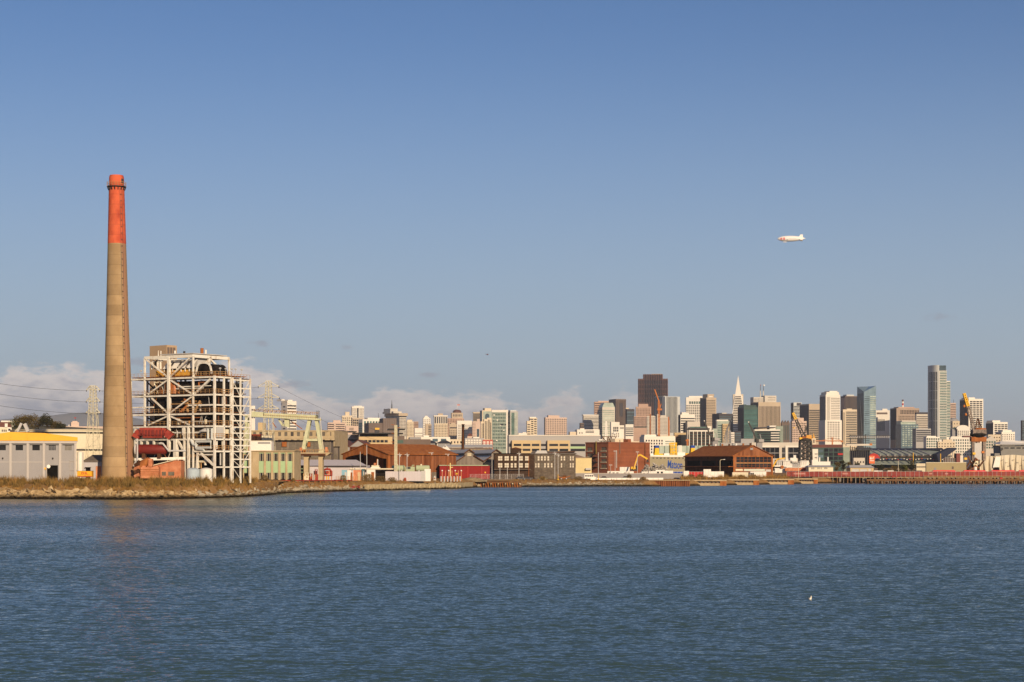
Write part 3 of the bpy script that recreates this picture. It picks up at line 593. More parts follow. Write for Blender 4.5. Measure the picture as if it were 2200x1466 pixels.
t = T('office_tower', 'grey brown tower half in shadow with thin pale bands', 3800, 1718, 1738, 1762, 868, BEIGE, a=26, bot=950); t.bands('r', 18, GLD, .55, T=880); t.strips('l', 8, DARK, .8, nm='dark_panel', T=871)  # shadowed half painted as dark strips on the left face
t = T('skyscraper', 'bright white tower with a dark left side and a stepped crown', 3400, 1761, 1774, 1805, 848, WHITE, a=24, bot=955)
t.grid('r', 9, 26, GLB, .45, .4, T=854, L=1785, Rr=1804, B=950); t.strips('r', 3, GLB, .3, L=1776, Rr=1784, T=853); t.up('upper_block', WHITE, 1776, 1803, 842.5, y0=.03); t.up('upper_block', WHITE, 1783, 1800, 840, bot=842.5, y0=.06)
t.box('lower_bay', WHITE, -2, t.LR + 2.5, -2, t.LL, 0, t.pz(903)); t.strips('l', 5, DARK, .7, nm='dark_panel', T=852)  # dark strips paint the left face as shaded
for r_ in range(9):
 for k in range(5): t.box('window', GLB, t.px_r(1777 + 5.6 * k), t.px_r(1780 + 5.6 * k), -2.3, -1.8, t.pz(909 + r_ * 5), t.pz(906.5 + r_ * 5))
t = T('office_tower', 'dark brown tower with a paler left flank behind the blue glass tower', 4100, 1806, 1816, 1842, 851, UMBER, a=26, bot=880); t.strips('r', 10, GLD, .6, T=853); t.up('penthouse', STEEL, 1820, 1836, 848); t.box('side_or_shade_panel', PINK, -.4, .3, 2, t.LL - 2, 0, t.H - 4)
t = T('office_tower', 'cream banded tower crossed by a diagonal shadow beside the blue glass tower', 3500, 1807, 1811, 1841, 880, CREAM, a=18, bot=955); t.bands('r', 19, GLD, .55, T=884, L=1817); t.up('upper_block', CREAM, 1820, 1831, 878); t.strips('l', 2, DARK, .8, nm='dark_panel'); t.strips('r', 2, GLB, .4, L=1811.5, Rr=1816, T=886)  # two dark strips stand for shade on the left face
GLX = glass('crystal_blue_glass', (.15, .215, .26), var=.15)
t = T('glass_tower', 'blue glass tower with a slanted open crown', 3500, 1841.5, 1856, 1882, 842, GLX, a=26, bot=958)
t.bands('r', 24, GLC, .4, T=850, Rr=1868, L=1857); t.bands('r', 24, GLP, .5, T=850, L=1869)
zt1 = t.pz(829); zl = t.pz(830)
MB().add([(-.05, -.05, t.H), (t.LR, -.05, t.H), (t.LR, t.LL, t.H), (-.05, t.LL, t.H), (0, t.LL, zl), (t.LR, 0, zt1), (t.LR, t.LL, zt1)], [(0, 1, 5), (0, 4, 3), (0, 5, 6, 4), (1, 2, 6, 5), (2, 3, 4, 6)]).build('slanted_crown', GLX, t.o)
MB().add([(-.3, 2, t.pz(958)), (-.3, 6, t.pz(958)), (-.3, t.LL * .6, t.pz(850))], [(0, 1, 2)]).build('bright_edge', STEEL, t.o)
t.strips('l', 1, GLC, .9, T=845, nm='side_glass')
t = T('office_tower', 'white tower with tall dark slots between piers right of the blue glass tower', 3700, 1880, 1882, 1911.5, 882, WHITE, bot=938); t.strips('r', 7, GLD, .5, L=1884, Rr=1901, T=901, B=926); t.bands('r', 1, UMBER, .8, L=1883, Rr=1907, T=886, B=891); t.up('penthouse', WHITE, 1896, 1907, 878.5)
t = T('office_tower', 'brown tower with a red and white mast on its roof', 3600, 1912.5, 1926, 1975, 877, mat('taupe_precast', (.34, .26, .20), var=.08, scale=.05), a=24, bot=945); t.grid('r', 12, 2, GLB, .5, .7, T=881, B=890, L=1934); t.grid('r', 14, 6, GLB, .5, .35, T=893, B=915, L=1930); t.up('roof_edge', PINK, 1932, 1966, 874.5); t.strips('l', 1, DARK, .95, nm='side_or_shade_panel')  # dark sheet stands in for shade on the left face
for k, c in enumerate((WHITE, REDP, WHITE, BROWN)): MB().tube([(t.px_r(1944), 10, t.pz(874.5 - 4 * k)), (t.px_r(1944), 10, t.pz(870.5 - 4 * k))], 1.9, 8).build('mast_section', c, t.o)
t = T('office_tower', 'cream tower with a black flat roof left of the tall curved tower', 3300, 1966, 1969, 1998, 890, PALE, a=18, bot=925); t.bands('r', 8, GLB, .4, T=893); t.box('black_roof', DARK, -.5, t.LR, -.5, t.LL, t.H, t.pz(886));
t = T('glass_block', 'grey blue glass block in front of the brown mast tower', 2700, 1924, 1936, 1973, 912, GLC, a=22, bot=960); t.grid('r', 6, 10, GLP, .5, .4, L=1938, T=914); t.box('upper_glass', GLP, t.px_r(1938), t.px_r(1970), 5, t.LL, t.H, t.pz(904.5)); t.up('roof_edge', WHITE, 1939, 1969, 904, bot=906)
t = T('apartment_block', 'grey banded block at the foot of the tall curved tower', 2600, 1960, 1968, 2000, 921, MIDGREY, cat='building', a=20, bot=950); t.bands('r', 6, GLD, .5); t.strips('l', 3, GLC, .6)
t = T('skyscraper', 'tallest slim tower with a curved steel left front and green banded right side', 3000, 2017, 2018, 2034, 797, WHITE, a=8, bot=945, depth=34)
xr = t.px_r(1998.5); cyl = [(0, .05)] + [(xr * math.sin(math.pi / 2 * k / 8), -.0 + 30 * (1 - math.cos(math.pi / 2 * k / 8))) for k in range(1, 9)] + [(0, 30)]
MB().extrude(cyl, 0, t.pz(784.5)).build('curved_wing', STEEL, t.o)
for k in range(1, 7):
 a0, a1 = math.pi / 2 * (k + .1) / 8, math.pi / 2 * (k + .62) / 8
 q = MB();
 for (za, zb_) in ((945, 905), (904, 878), (877, 860), (859, 840), (839, 820), (819, 799)):
  q.extrude([(xr * 1.01 * math.sin(a0), 30 * (1 - 1.008 * math.cos(a0))), (xr * 1.01 * math.sin(a1), 30 * (1 - 1.008 * math.cos(a1))), (xr * .9 * math.sin(a1), 30 * (1 - .9 * math.cos(a1))), (xr * .9 * math.sin(a0), 30 * (1 - .9 * math.cos(a0)))], t.pz(za), t.pz(zb_))
 q.build('window_strip', GLD, t.o)
t.bands('r', 42, GLT, .6, L=2018.5, T=798); t.up('glass_crown', GLC, 2018.5, 2032.5, 785.5, y0=.05)
t.box('lower_wing', WHITE, t.LR, t.px_r(2042), 1, 30, 0, t.pz(819))
for k in range(36): t.box('balcony_band', GLT, t.LR + .3, t.px_r(2041.8), .7, 1.4, t.pz(823 + k * 3.3), t.pz(821 + k * 3.3))
for k in range(3): t.box('white_corner', WHITE, t.px_r(2018), t.px_r(2019), -.5, 0, 0, t.pz(797)) if k == 0 else None
t = T('office_tower', 'pale brown tower just right of the tall curved tower', 3900, 2041, 2042, 2054, 866, ROSE, bot=900); t.bands('r', 9, GLB, .4); t.mast(2049, 858, r=.4)
t = T('domed_building', 'cream block with a shallow grey dome beside the tall curved tower', 3300, 2041, 2042, 2065, 905, CREAM, cat='building', bot=930)
cx = t.px_r(2049); MB().lathe([(t.px_r(2062) - cx, t.H), (t.px_r(2059) - cx, t.pz(901)), (t.px_r(2053) - cx, t.pz(898)), (0, t.pz(896.5))], 16, (cx, 18)).build('dome', GREY, t.o); t.grid('r', 4, 3, GLB, .2, .3)
t = T('office_tower', 'white tower with a dark left side and big square windows behind the yellow boom', 3200, 2062, 2081, 2112.6, 857, WHITE, a=28, bot=938); t.grid('r', 4, 19, GLD, .66, .5, T=861, L=2083, Rr=2111); t.strips('l', 7, DARK, .85, nm='dark_panel'); t.up('penthouse', WHITE, 2083, 2097, 854)  # left face darkened by strips in place of shade
t = T('office_block', 'white office block with square windows and a dark left side, near the right edge', 3000, 2118, 2134, 2165, 907, WHITE, cat='building', a=26, bot=935); t.grid('r', 4, 6, GLD, .7, .5, T=911, L=2136); t.strips('l', 1, DARK, .97, nm='side_or_shade_panel'); t.up('penthouse', WHITE, 2134, 2151, 903.5)  # left face shade painted as one dark sheet
t = T('apartment_block', 'white balconied block in front of the square windowed office block', 2700, 2139, 2152, 2180.5, 928, WHITE, cat='building', a=24, bot=955); t.grid('r', 6, 5, GLB, .35, .4, T=932); t.up('upper_block', WHITE, 2156, 2175, 924); t.strips('l', 1, GREY, .96, nm='side_or_shade_panel')  # grey sheet paints shade over the left face
t = T('office_tower', 'dark slab at the extreme right edge of the skyline', 3000, 2193, 2196, 2215, 903.5, DARK, a=20, bot=945); t.bands('r', 10, GLC, .5)
t = T('apartment_block', 'white and teal balcony block left of the yellow boom', 2500, 1984, 1990, 2019, 939, WHITE, cat='building', a=14, bot=962); t.grid('r', 6, 4, GLG, .55, .55, T=941); t.up('rooftop_box', WHITE, 1992, 2012, 937)
t = T('apartment_block', 'cream stepped block below the tall curved tower', 2450, 2012, 2015, 2052, 949, CREAM, cat='building', a=8, bot=962); t.up('upper_block', CREAM, 2026, 2046, 944.5); t.grid('r', 6, 2, GLB, .3, .35, T=951)
t = T('apartment_block', 'wide white balcony block above the right end of the stadium roof', 2550, 2039, 2042, 2087, 940, WHITE, cat='building', a=8, bot=980); t.grid('r', 9, 6, GLG, .4, .5, T=943); t.up('upper_block', WHITE, 2044, 2066, 938); t.up('upper_block', MAROON, 2070, 2087, 936.5)
t = T('apartment_block', 'pale block with a round topped gable above the wide white balcony block', 2750, 2053, 2057, 2082, 922, WHITE, cat='building', bot=940); t.grid('r', 6, 4, GLD, .4, .45, T=925)
cx = t.px_r(2069); MB().prism([(cx + 10 * math.cos(k * math.pi / 10), t.H + 6 * math.sin(k * math.pi / 10)) for k in range(11)], 0, 10).build('round_gable', WHITE, t.o); t.box('side_wing', GREY, t.px_r(2047), 0, 5, 25, 0, t.pz(922)); t.box('roof_glass', GLG, t.px_r(2050), t.px_r(2063), 8, 24, t.H, t.pz(918.5))
t = T('apartment_block', 'pale gabled block right of the rusty drydock crane', 2500, 2115, 2118, 2140, 945, PALE, cat='building', bot=965); t.grid('r', 4, 3, GLG, .5, .5, T=947); MB().prism([(0, t.H), (t.LR / 2, t.pz(937)), (t.LR, t.H)], 1, 14).build('gable', PALE, t.o)
t = T('low_building', 'beige blocks at the foot of the white office block', 2600, 2121, 2123, 2150, 934, CREAM, cat='building', bot=950); t.grid('r', 5, 2, GLB, .3, .35, T=937)
for t in ALLT: t.done()
# ------------------------------------------------------------------ industrial left: materials
WSTEEL = mat('white_painted_steel', (.40, .27, .17), col2=(.74, .70, .62), scale=.9, stretch=.5, rough=.6, mixw=.86)
RUST = mat('rust', (.23, .07, .02), col2=(.38, .14, .042), scale=.5, stretch=.35, rough=.95, spec=.1)
RUSTDK = mat('dark_rust_or_shade', (.055, .024, .013), col2=(.13, .055, .026), scale=.4, stretch=.3, rough=.95, spec=.1)
RUSTWALL = mat('rusty_sheet_wall', (.135, .045, .019), col2=(.30, .12, .055), scale=.55, stretch=.12, rough=.95, spec=.1)
BOILER = mat('black_steel_or_shade', (.006, .005, .005), col2=(.024, .018, .014), scale=.5, rough=.9, spec=.1)  # black steel; near-black also paints the boiler frame's unlit depth
CONC = mat('stack_concrete', (.30, .20, .105), col2=(.40, .275, .15), scale=.22, stretch=.7, rough=.95, spec=.1, band=(3.05, .15))
CONCB = mat('board_concrete', (.38, .29, .17), col2=(.47, .37, .235), scale=.35, rough=.95, spec=.1)
STACKRED = mat('stack_red_paint', (.36, .055, .03), col2=(.58, .115, .05), scale=.42, stretch=.6, rough=.85, spec=.15, band=(3.05, .07), mixw=.66)
PINKCONC = mat('pinkish_concrete', (.29, .15, .09), col2=(.35, .205, .12), scale=.5, stretch=.15, rough=.95, spec=.1)
DUCTRED = mat('duct_red', (.22, .02, .011), col2=(.31, .038, .018), scale=.6, rough=.6)
TANKRED = mat('tank_red', (.13, .013, .009), col2=(.18, .02, .012), scale=.6, rough=.55)
ORNG = mat('primer_orange', (.42, .14, .06), col2=(.58, .25, .13), scale=.6, rough=.85)
RAIL = mat('rail_ochre', (.42, .24, .10), var=.2, scale=1, rough=.8)
GWALL = mat('lilac_grey_render', (.285, .27, .27), var=.05, scale=.4, stretch=.4)
GTRIM = mat('pale_grey_trim', (.44, .40, .37), var=.05, scale=.4)
YROOF = mat('yellow_roof_sheet', (.74, .365, .015), var=.05, scale=.5, rough=.55)
TANKW = mat('cream_tank_paint', (.66, .58, .42), var=.05, scale=.2, rough=.7)
TWHITE = mat('white_tank_paint', (.72, .68, .62), var=.05, scale=.4, rough=.6)
TBLUE = mat('pale_blue_paint', (.38, .45, .50), var=.08, scale=.6, rough=.6)
CRANEG = mat('pale_green_crane_paint', (.40, .41, .25), col2=(.52, .51, .34), scale=.6, rough=.7)
GREENP = mat('mint_spandrel', (.33, .46, .26), var=.06, scale=.6, rough=.6)
LILAC = mat('lilac_roof_sheet', (.50, .455, .47), var=.05, scale=.4, rough=.7)
SHEETG = mat('pale_sheet_metal', (.46, .44, .42), var=.07, scale=.5, rough=.6)
OLDWIN = mat('old_wired_glass', (.10, .085, .062), col2=(.17, .145, .105), scale=.8, rough=.4)
ASH = mat('weathered_timber', (.14, .115, .095), col2=(.23, .19, .155), scale=.6, stretch=.3, rough=1, spec=.1)
LATT = mat('galvanised_cream_steel', (.56, .51, .36), var=.1, scale=1, rough=.7)
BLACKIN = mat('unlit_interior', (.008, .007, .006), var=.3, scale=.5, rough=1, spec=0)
YEL = mat('casing_yellow', (.68, .36, .035), col2=(.52, .25, .03), scale=1.1, rough=.7, mixw=.4)
ASPH = mat('asphalt', (.05, .048, .045), var=.2, scale=.5)
# ---------------------------------------------------------- tall stack
Ys = 538.0; bx, by = X(254.3, Ys + 5), Ys + 5
base_z = 4.2
t = thing('smokestack', 'towering tapered concrete smokestack with a red painted top', 'smokestack', (bx, by, base_z))
def srad(py):               # outline of the shaft
 pts_ = [(372, 16.0), (400, 16.4), (520, 19.6), (700, 24.6), (900, 31.4), (1024, 35.6), (1050, 36.4)]
 for (a, ra), (b, rb) in zip(pts_, pts_[1:]):
  if py <= b: return (ra + (rb - ra) * (py - a) / (b - a)) / F * Ys
 return pts_[-1][1] / F * Ys
sz = lambda py: Z(py, Ys) - base_z
def ring_shell(name, m, a, b, extra=0.0):
 pr = [(srad(b + (a - b) * k / 8) + extra, sz(b + (a - b) * k / 8)) for k in range(9)]
 o = MB().lathe(pr, 48).build(name, m, t, smooth=True); return o
zb = sz(1036)
sh = MB().lathe([(srad(1036), 0)] + [(srad(p), sz(p)) for p in range(1030, 520, -15)] + [(srad(520), sz(520))], 56).build('shaft', CONC, t, smooth=True)
tp = MB().lathe([(srad(520) + .02, sz(520))] + [(srad(p) + .02, sz(p)) for p in range(510, 402, -10)] + [(srad(402) + .02, sz(402))], 56).build('painted_top', STACKRED, t, smooth=True)
cap = MB().lathe([(srad(402) * 1.0, sz(402)), (srad(380) * 1.0, sz(398)), (srad(372) * .99, sz(376)), (srad(372) * .92, sz(373)), (srad(372) * .90, sz(371.6)), (srad(372) * .72, sz(371.6)), (srad(372) * .70, sz(380))], 40).build('rim', STACKRED, t, smooth=True)
gal = MB().lathe([(srad(398) * 1.02, sz(398.5)), (srad(398) * 1.27, sz(396.6)), (srad(398) * 1.27, sz(395.6)), (srad(398) * 1.0, sz(395.6))], 32).build('gallery', LINE, t)
gr_ = MB(); n = 20; rr = srad(398) * 1.25
for k in range(n):
 a = 2 * math.pi * k / n; c_, s_ = math.cos(a) * rr, math.sin(a) * rr
 gr_.beam((c_, s_, sz(395.6)), (c_, s_, sz(386.5)), .06)
 a2 = 2 * math.pi * (k + 1) / n
 for p in (391, 386.8): gr_.beam((c_, s_, sz(p)), (math.cos(a2) * rr, math.sin(a2) * rr, sz(p)), .07)
gr_.build('guard_rail', RAIL, t)
br = MB()
for k in range(16):
 a = 2 * math.pi * k / 16; br.beam((math.cos(a) * srad(404) * 1.0, math.sin(a) * srad(404) * 1.0, sz(404)), (math.cos(a) * srad(398) * 1.2, math.sin(a) * srad(398) * 1.2, sz(398.3)), .25)
br.build('bracket', LINE, t)
MB().box(srad(385) * .72, srad(385) * .98, -srad(385) * .62, -srad(385) * .2, sz(389), sz(380)).build('vent_opening', LINE, t)
stp = MB(); lad = MB(); aa0, aa1 = R(-47), R(-12)
prs = list(range(1030, 520, -10)) + [520]
vs = []; nA = 8
for p in prs:
 for k in range(nA):
  a = aa0 + (aa1 - aa0) * k / (nA - 1) ; r_ = srad(p) + .02; vs.append((r_ * math.cos(a), r_ * math.sin(a), sz(p)))
stp.add(vs, [(i * nA + k, i * nA + k + 1, (i + 1) * nA + k + 1, (i + 1) * nA + k) for i in range(len(prs) - 1) for k in range(nA - 1)])
stp.build('pink_stripe', PINKCONC, t, smooth=True)  # pinker strip down one side of the shaft
for p0, p1 in zip(range(1030, 400, -14), range(1016, 386, -14)):
 for da in (-.055, .055):
  a = R(-48) + da * 18 / srad(p0) * .3
  lad.beam(((srad(p0) + .35) * math.cos(a), (srad(p0) + .35) * math.sin(a), sz(p0)), ((srad(p1) + .35) * math.cos(a), (srad(p1) + .35) * math.sin(a), sz(p1)), .06)
 lad.beam((srad(p0) * math.cos(R(-48)), srad(p0) * math.sin(R(-48)), sz(p0)), ((srad(p0) + .6) * math.cos(R(-48)), (srad(p0) + .6) * math.sin(R(-48)), sz(p0)), .14, .12)
lad.build('ladder', UMBER, t)
for o in t.children:
 for v in o.data.vertices: v.co.x += -(4.0 / F * Ys) * v.co.z / sz(372)
# ---------------------------------------------------------- boiler frame
AB = R(57); Yb = 545.0
boil = thing('boiler_house', 'open white steel frame boiler house with rusty decks and cross braces', 'power plant', (X(461, Yb), Yb, 4.2), AB)
cA, sA = math.cos(AB), math.sin(AB); Xb = X(461, Yb)
def bu(px): k = (px - 1100) / F; return (k * Yb - Xb) / (cA - k * sA)        # along the right face
def bv(px): k = (px - 1100) / F; return (Xb - k * Yb) / (sA + k * cA)        # along the left face
bz = lambda py: Z(py, Yb) - 4.2
FL = [810, 848, 889, 916, 944, 970, 1004]                                     # deck rows
FZ = [bz(p) for p in FL]
VC = [bv(p) for p in (281, 311, 363, 415, 461)]; VC[-1] = 0.0
UC = [0.0, bu(481), bu(496)]
z415 = lambda py: Z(py, Yb + bv(415) * cA) - 4.2
ptop, pbot = z415(765), FZ[0]
cw = .5
def colm(u, v, z0, z1, w_=cw, m=WSTEEL): return MB().box(u - w_ / 2, u + w_ / 2, v - w_ / 2, v + w_ / 2, z0, z1).build('column', m, boil)
DEP = bu(496)
for i, v in enumerate(VC):
 tz = ptop if i in (1, 2, 3) else FZ[0] + .4
 colm(0, v, (FZ[3] if i in (0, 1, 2) else 0) if i != 2 else FZ[5], tz, .85 if i == 2 else (.62 if i == 4 else cw))
 if i < 4: colm(DEP, v, 0, tz if i == 3 else FZ[0])
for u in UC[1:]: colm(u, 0, 0, FZ[0])
for v in VC[:4]: colm(DEP * 2.0, v, 0, FZ[0])
uT = [bu_ for bu_ in ()]
v3 = VC[3]
def bu_at(px, v):
 k = (px - 1100) / F; x0 = Xb - sA * v; y0 = Yb + cA * v
 return (k * y0 - x0) / (cA - k * sA)
PU = [0, bu_at(451, v3), bu_at(492, v3)]
for u in PU[1:]: colm(u, v3, FZ[0], ptop)
for u in (PU[2],): colm(u, VC[1], FZ[0], ptop)
def girder(p, q, h_=1.1, w_=.5, m=WSTEEL, nm='beam'): return MB().beam(p, q, w_, h_ * .5).build(nm, m, boil)
girder((0, VC[1], ptop), (0, v3, ptop), 1.9); girder((0, v3, ptop), (PU[2], v3, ptop), 1.9)
girder((PU[2], v3, ptop), (PU[2], VC[1], ptop), 1.2); girder((0, VC[1], ptop), (PU[2], VC[1], ptop), 1.2); girder((0, VC[2], ptop + .2), (PU[2], VC[2], ptop + .2), .8)
roofp = MB().box(.4, PU[2] - .4, v3 + .4, VC[2] + 4, ptop + .75, ptop + 1.0).build('roof_deck', SHEETG, boil)
for i, z in enumerate(FZ):
 v_end = VC[0] if i < 4 else (VC[1] if i == 4 else VC[3])
 if i == 6: v_end = VC[3]
 if i != 6: girder((0, v_end + (.8 if i < 4 else 0), z), (0, -.3, z), 1.0)
 girder((0, 0, z), (DEP, 0, z), 1.0 if i != 6 else .8)
 girder((DEP, v_end, z), (DEP, 0, z), .8)
 if i < 5: girder((0, VC[0 if i < 4 else 1], z), (DEP, VC[0 if i < 4 else 1], z), .8)
 if i < 6: MB().box(.3, DEP * 2.0, .3, v_end - .3 if i < 5 else VC[3], z + .5, z + .72).build('deck', RUSTDK if i else RUST, boil)
zmid = bz(870); girder((0, bv(405), zmid), (0, 0, zmid), .9); girder((0, 0, zmid), (DEP, 0, zmid), .9); girder((0, VC[0], bz(872)), (0, bv(330), bz(872)), .8)
z2 = bz(975); girder((0, bv(425), z2 - .3), (0, 0, z2 - .3), .8)
for px, z0, z1, w_ in ((378, 0, FZ[4], 1.2), (396, 0, FZ[3], .55), (405, 0, FZ[3], .7)): colm(0, bv(px), z0, z1, w_)
for px in (291, 343, 394): colm(0, bv(px), FZ[3] - 2.6, FZ[3] - .4, .6)
for px in (290, 303, 316, 330): colm(.2, bv(px), FZ[4] - 1.9, FZ[4], .6)
girder((0, bv(292), FZ[4]), (0, bv(378), FZ[4]), .9)
def brace(v0, z0, v1, z1, u=0.0, w_=.42, m=WSTEEL): return MB().beam((u, v0, z0), (u, v1, z1), w_, w_).build('brace', m, boil)
pt, pb = ptop - .6, pbot + .5
brace(VC[1] - .8, pt, VC[2] + .6, pb); brace(VC[2] - .6, pb, VC[3] + 1.5, pt)
MB().beam((.2, v3, pb), (PU[1], v3, pt), .65).build('brace', WSTEEL, boil); MB().beam((PU[1], v3, pt), (PU[2], v3, pb), .55).build('brace', WSTEEL, boil)
for i, (za, zb_) in enumerate(((FZ[0], FZ[1]), (FZ[1], FZ[2]), (FZ[2], FZ[3]))):
 hi, lw = za - .6, zb_ + .6
 if i == 1: brace(VC[1] - 3, hi, VC[2] + .7, lw); brace(VC[2] - .7, lw, VC[3] + .7, hi)
 else:
  brace(VC[1] - 1.5, lw, VC[2] + .8, hi); brace(VC[2] - .8, hi, VC[3] + (.8 if i == 0 else 1.6), lw)
MB().beam((.3, v3 - .6, FZ[1] + .5), (.3, bv(451), FZ[0] - .6), .6).build('brace', WSTEEL, boil)
MB().beam((0, v3 - .5, FZ[2] + .5), (0, bv(430), FZ[2] + 4), .5).build('brace', RAIL, boil)
for (a, za, b, zb_) in ((425, FZ[5] - .4, 421, 0), (432, FZ[5] - .6, 459, FZ[6] + .6), (381, FZ[4], 393, FZ[4] - 3), (345, FZ[4] - 1.0, 366, FZ[5]), (298, FZ[4], 288, FZ[4] + 2.6)): brace(bv(a), za, bv(b), zb_, w_=.6)
for (a, za, b, zb_) in ((FZ[1], 311, FZ[2], 290),): pass
for i in range(3): MB().beam((DEP, VC[0], FZ[i] - .5), (DEP, VC[1], FZ[i + 1] + .5), .35).build('brace', BOILER, boil)
for i, z in enumerate(FZ[:6]):
 v_end = VC[0] if i < 3 else VC[1] if i < 5 else VC[3]
 rl = MB(); nP = max(6, int(v_end / 1.7))
 for k in range(nP + 1): rl.beam((-.35, v_end * k / nP, z + .5), (-.35, v_end * k / nP, z + 1.75), .07)
 for h_ in (1.1, 1.72): rl.beam((-.35, 0, z + h_), (-.35, v_end, z + h_), .08)
 rl.build('railing', RAIL, boil)
 rl = MB()
 for k in range(6): rl.beam((DEP * k / 5, -.35, z + .5), (DEP * k / 5, -.35, z + 1.75), .1)
 for h_ in (1.1, 1.72): rl.beam((0, -.35, z + h_), (DEP, -.35, z + h_), .12)
 rl.build('railing', RAIL, boil)
rl = MB()
for k in range(9): rl.beam((0, v3 * k / 8, FZ[0] + .5), (0, v3 * k / 8, FZ[0] + 1.7), .08)
rl.beam((0, 0, FZ[0] + 1.7), (0, v3, FZ[0] + 1.7), .1); rl.build('railing', RAIL, boil)
for px in (303, 473, 485, 498, 506, 519):
 u, v = (0, bv(px)) if px < 461 else (bu(px), 0)
 l_ = MB().tube([(u, v, FZ[0] + .4), (u, v, FZ[0] + 2.6)], .06, 5).tube([(u - .25, v, FZ[0] + 2.7), (u + .25, v, FZ[0] + 2.7)], .28, 6).build('deck_lamp', SHEETG, boil)
vb0, vb1 = bv(458) + 1.2, bv(322)
cs = MB().box(2.0, DEP * 1.9, v3 - 4.0, vb1, FZ[5], FZ[0] - .9).build('boiler_casing', BOILER, boil)
MB().box(DEP * .55, DEP * 1.9, 1.0, v3 - 4, FZ[3], FZ[0] - 1.5).build('boiler_casing', BOILER, boil)
MB().box(DEP * .75, DEP * 1.9, 1.0, v3, 0, FZ[3] - .8).build('boiler_casing', BOILER, boil)
MB().box(2.5, DEP * 1.5, VC[3], VC[0], 0, FZ[5] - .6).build('dark_void_fill', BOILER, boil); MB().box(3.5, DEP * 1.5, VC[3], VC[1], FZ[5] - .5, FZ[3] - .6).build('dark_void_fill', BOILER, boil)  # near-black blocks added to paint the dark void behind the tank
MB().box(1.5, DEP, v3, VC[2], FZ[6], FZ[5] - .5).build('boiler_casing', BOILER, boil)
rnd = random.Random(3)
for i in range(46):
 lev = rnd.choice((0, 1, 2, 3, 4, 4, 5)); z1 = FZ[lev] - .5; z0 = FZ[lev + 1] + .6
 v = rnd.uniform(1.5, vb1 if lev < 4 else v3 + 2); u = rnd.uniform(.6, 1.8)
 m = rnd.choice((RUST, WSTEEL, RAIL, SHEETG, RUSTDK, TANKW)); r_ = rnd.choice((.14, .2, .3, .42))
 if rnd.random() < .62: MB().tube([(u, v, z0), (u, v, z1 - rnd.uniform(0, 1.5))], r_, 7).build('pipe', m, boil)
 else:
  z = rnd.uniform(z0 + .8, z1 - .3); v2 = v + rnd.uniform(1.5, 5); MB().tube([(u, v, z), (u, v2, z), (u, v2, z - rnd.uniform(.8, 2))], r_, 7).build('pipe', m, boil)
for i in range(14):
 u = rnd.uniform(.5, DEP - .5); lev = rnd.choice((0, 1, 2, 3, 4, 5)); z1 = FZ[lev] - .5; z0 = FZ[lev + 1] + .6
 MB().tube([(u, .7, z0), (u, .7, z1)], rnd.choice((.15, .25)), 6).build('pipe', rnd.choice((RUST, WSTEEL, SHEETG, RUSTDK)), boil)
for px in (353, 391): MB().tube([(1.2, bv(px), FZ[1] - 1), (1.2, bv(px + 5), FZ[1] - 3.2), (.8, bv(px - 6), FZ[2] + .8)], .45, 8).build('feed_pipe', GLT if px == 353 else RUST, boil)
MB().tube([(.7, bv(366), FZ[1] + .6), (.7, bv(366), FZ[0] - 1)], .55, 8).build('pipe', RUST, boil); MB().tube([(.7, bv(372), FZ[1] + .6), (.7, bv(372), FZ[0] - 2)], .5, 8).build('pipe', ORNG, boil)
for i in range(6):
 for k in range(3):
  z = FZ[i] - (FZ[i] - FZ[i + 1]) * rnd.uniform(.25, .75); u = rnd.uniform(.3, 1.9); va = rnd.uniform(0, v3); MB().beam((u, va, z), (u, min(vb1, va + rnd.uniform(6, 16)), z), .16, .22).build('joist', rnd.choice((WSTEEL, RUST, SHEETG, RAIL)), boil)
 for k in range(4):
  v = rnd.uniform(1, vb1); MB().beam((.6, v, FZ[i] - .4), (rnd.uniform(.4, 1.5), v + rnd.uniform(-2.5, 2.5), FZ[i + 1] + .5), .13).build('hanger', rnd.choice((WSTEEL, RUST, SHEETG)), boil)
for (a, b, pz0, pz1) in ((423, 455, 962, 949), (449, 457, 944, 921)):
 MB().tube([(-.4, bv(a), bz(pz0)), (-.4, bv(b), bz(pz0)), (-.4, bv(b), bz(pz1)), (-.4, bv(a), bz(pz1)), (-.4, bv(a), bz(pz0))], .38, 8).build('steam_pipe', STEEL, boil)
MB().tube([(-.3, bv(412), bz(945)), (-.3, bv(417), bz(955)), (-.3, bv(424), bz(957)), (-.3, bv(424), bz(964)), (-.3, bv(440), bz(966))], .5, 8).build('steam_pipe', STEEL, boil)
pnl = MB().box(-.2, .2, 0, 1, 0, 1)
MB().box(bu(464), bu(478), -.3, .2, bz(940), bz(918)).build('cable_panel', SHEETG, boil); MB().box(bu(483), bu(490), -.3, .2, bz(932), bz(922)).build('control_box', TANKW, boil)
MB().lathe([(.3, bz(920)), (1.9, bz(926)), (2.0, bz(927.2)), (.5, bz(927.2))], 14, (.4, bv(439))).build('hopper_hood', SHEETG, boil)
MB().box(1.6, PU[1] * .9, v3 - .2, VC[1] - 3.2, FZ[0] + .9, z415(793.5)).build('header_casing', YEL, boil)
lv = 7
for k in range(4):
 va, vb_ = bv(350 + k * 17), bv(350 + k * 17 + 11.5)
 MB().add([(2.4, va, z415(771)), (2.4, vb_, z415(771)), (1.0, vb_ + 1.0, z415(790)), (1.0, va + 1.0, z415(790)), (2.55, va, z415(771)), (2.55, vb_, z415(771)), (1.15, vb_ + 1.0, z415(790)), (1.15, va + 1.0, z415(790))], [(0, 1, 2, 3), (7, 6, 5, 4), (0, 4, 5, 1), (1, 5, 6, 2), (2, 6, 7, 3), (3, 7, 4, 0)]).build('louvre_sheet', TWHITE, boil)
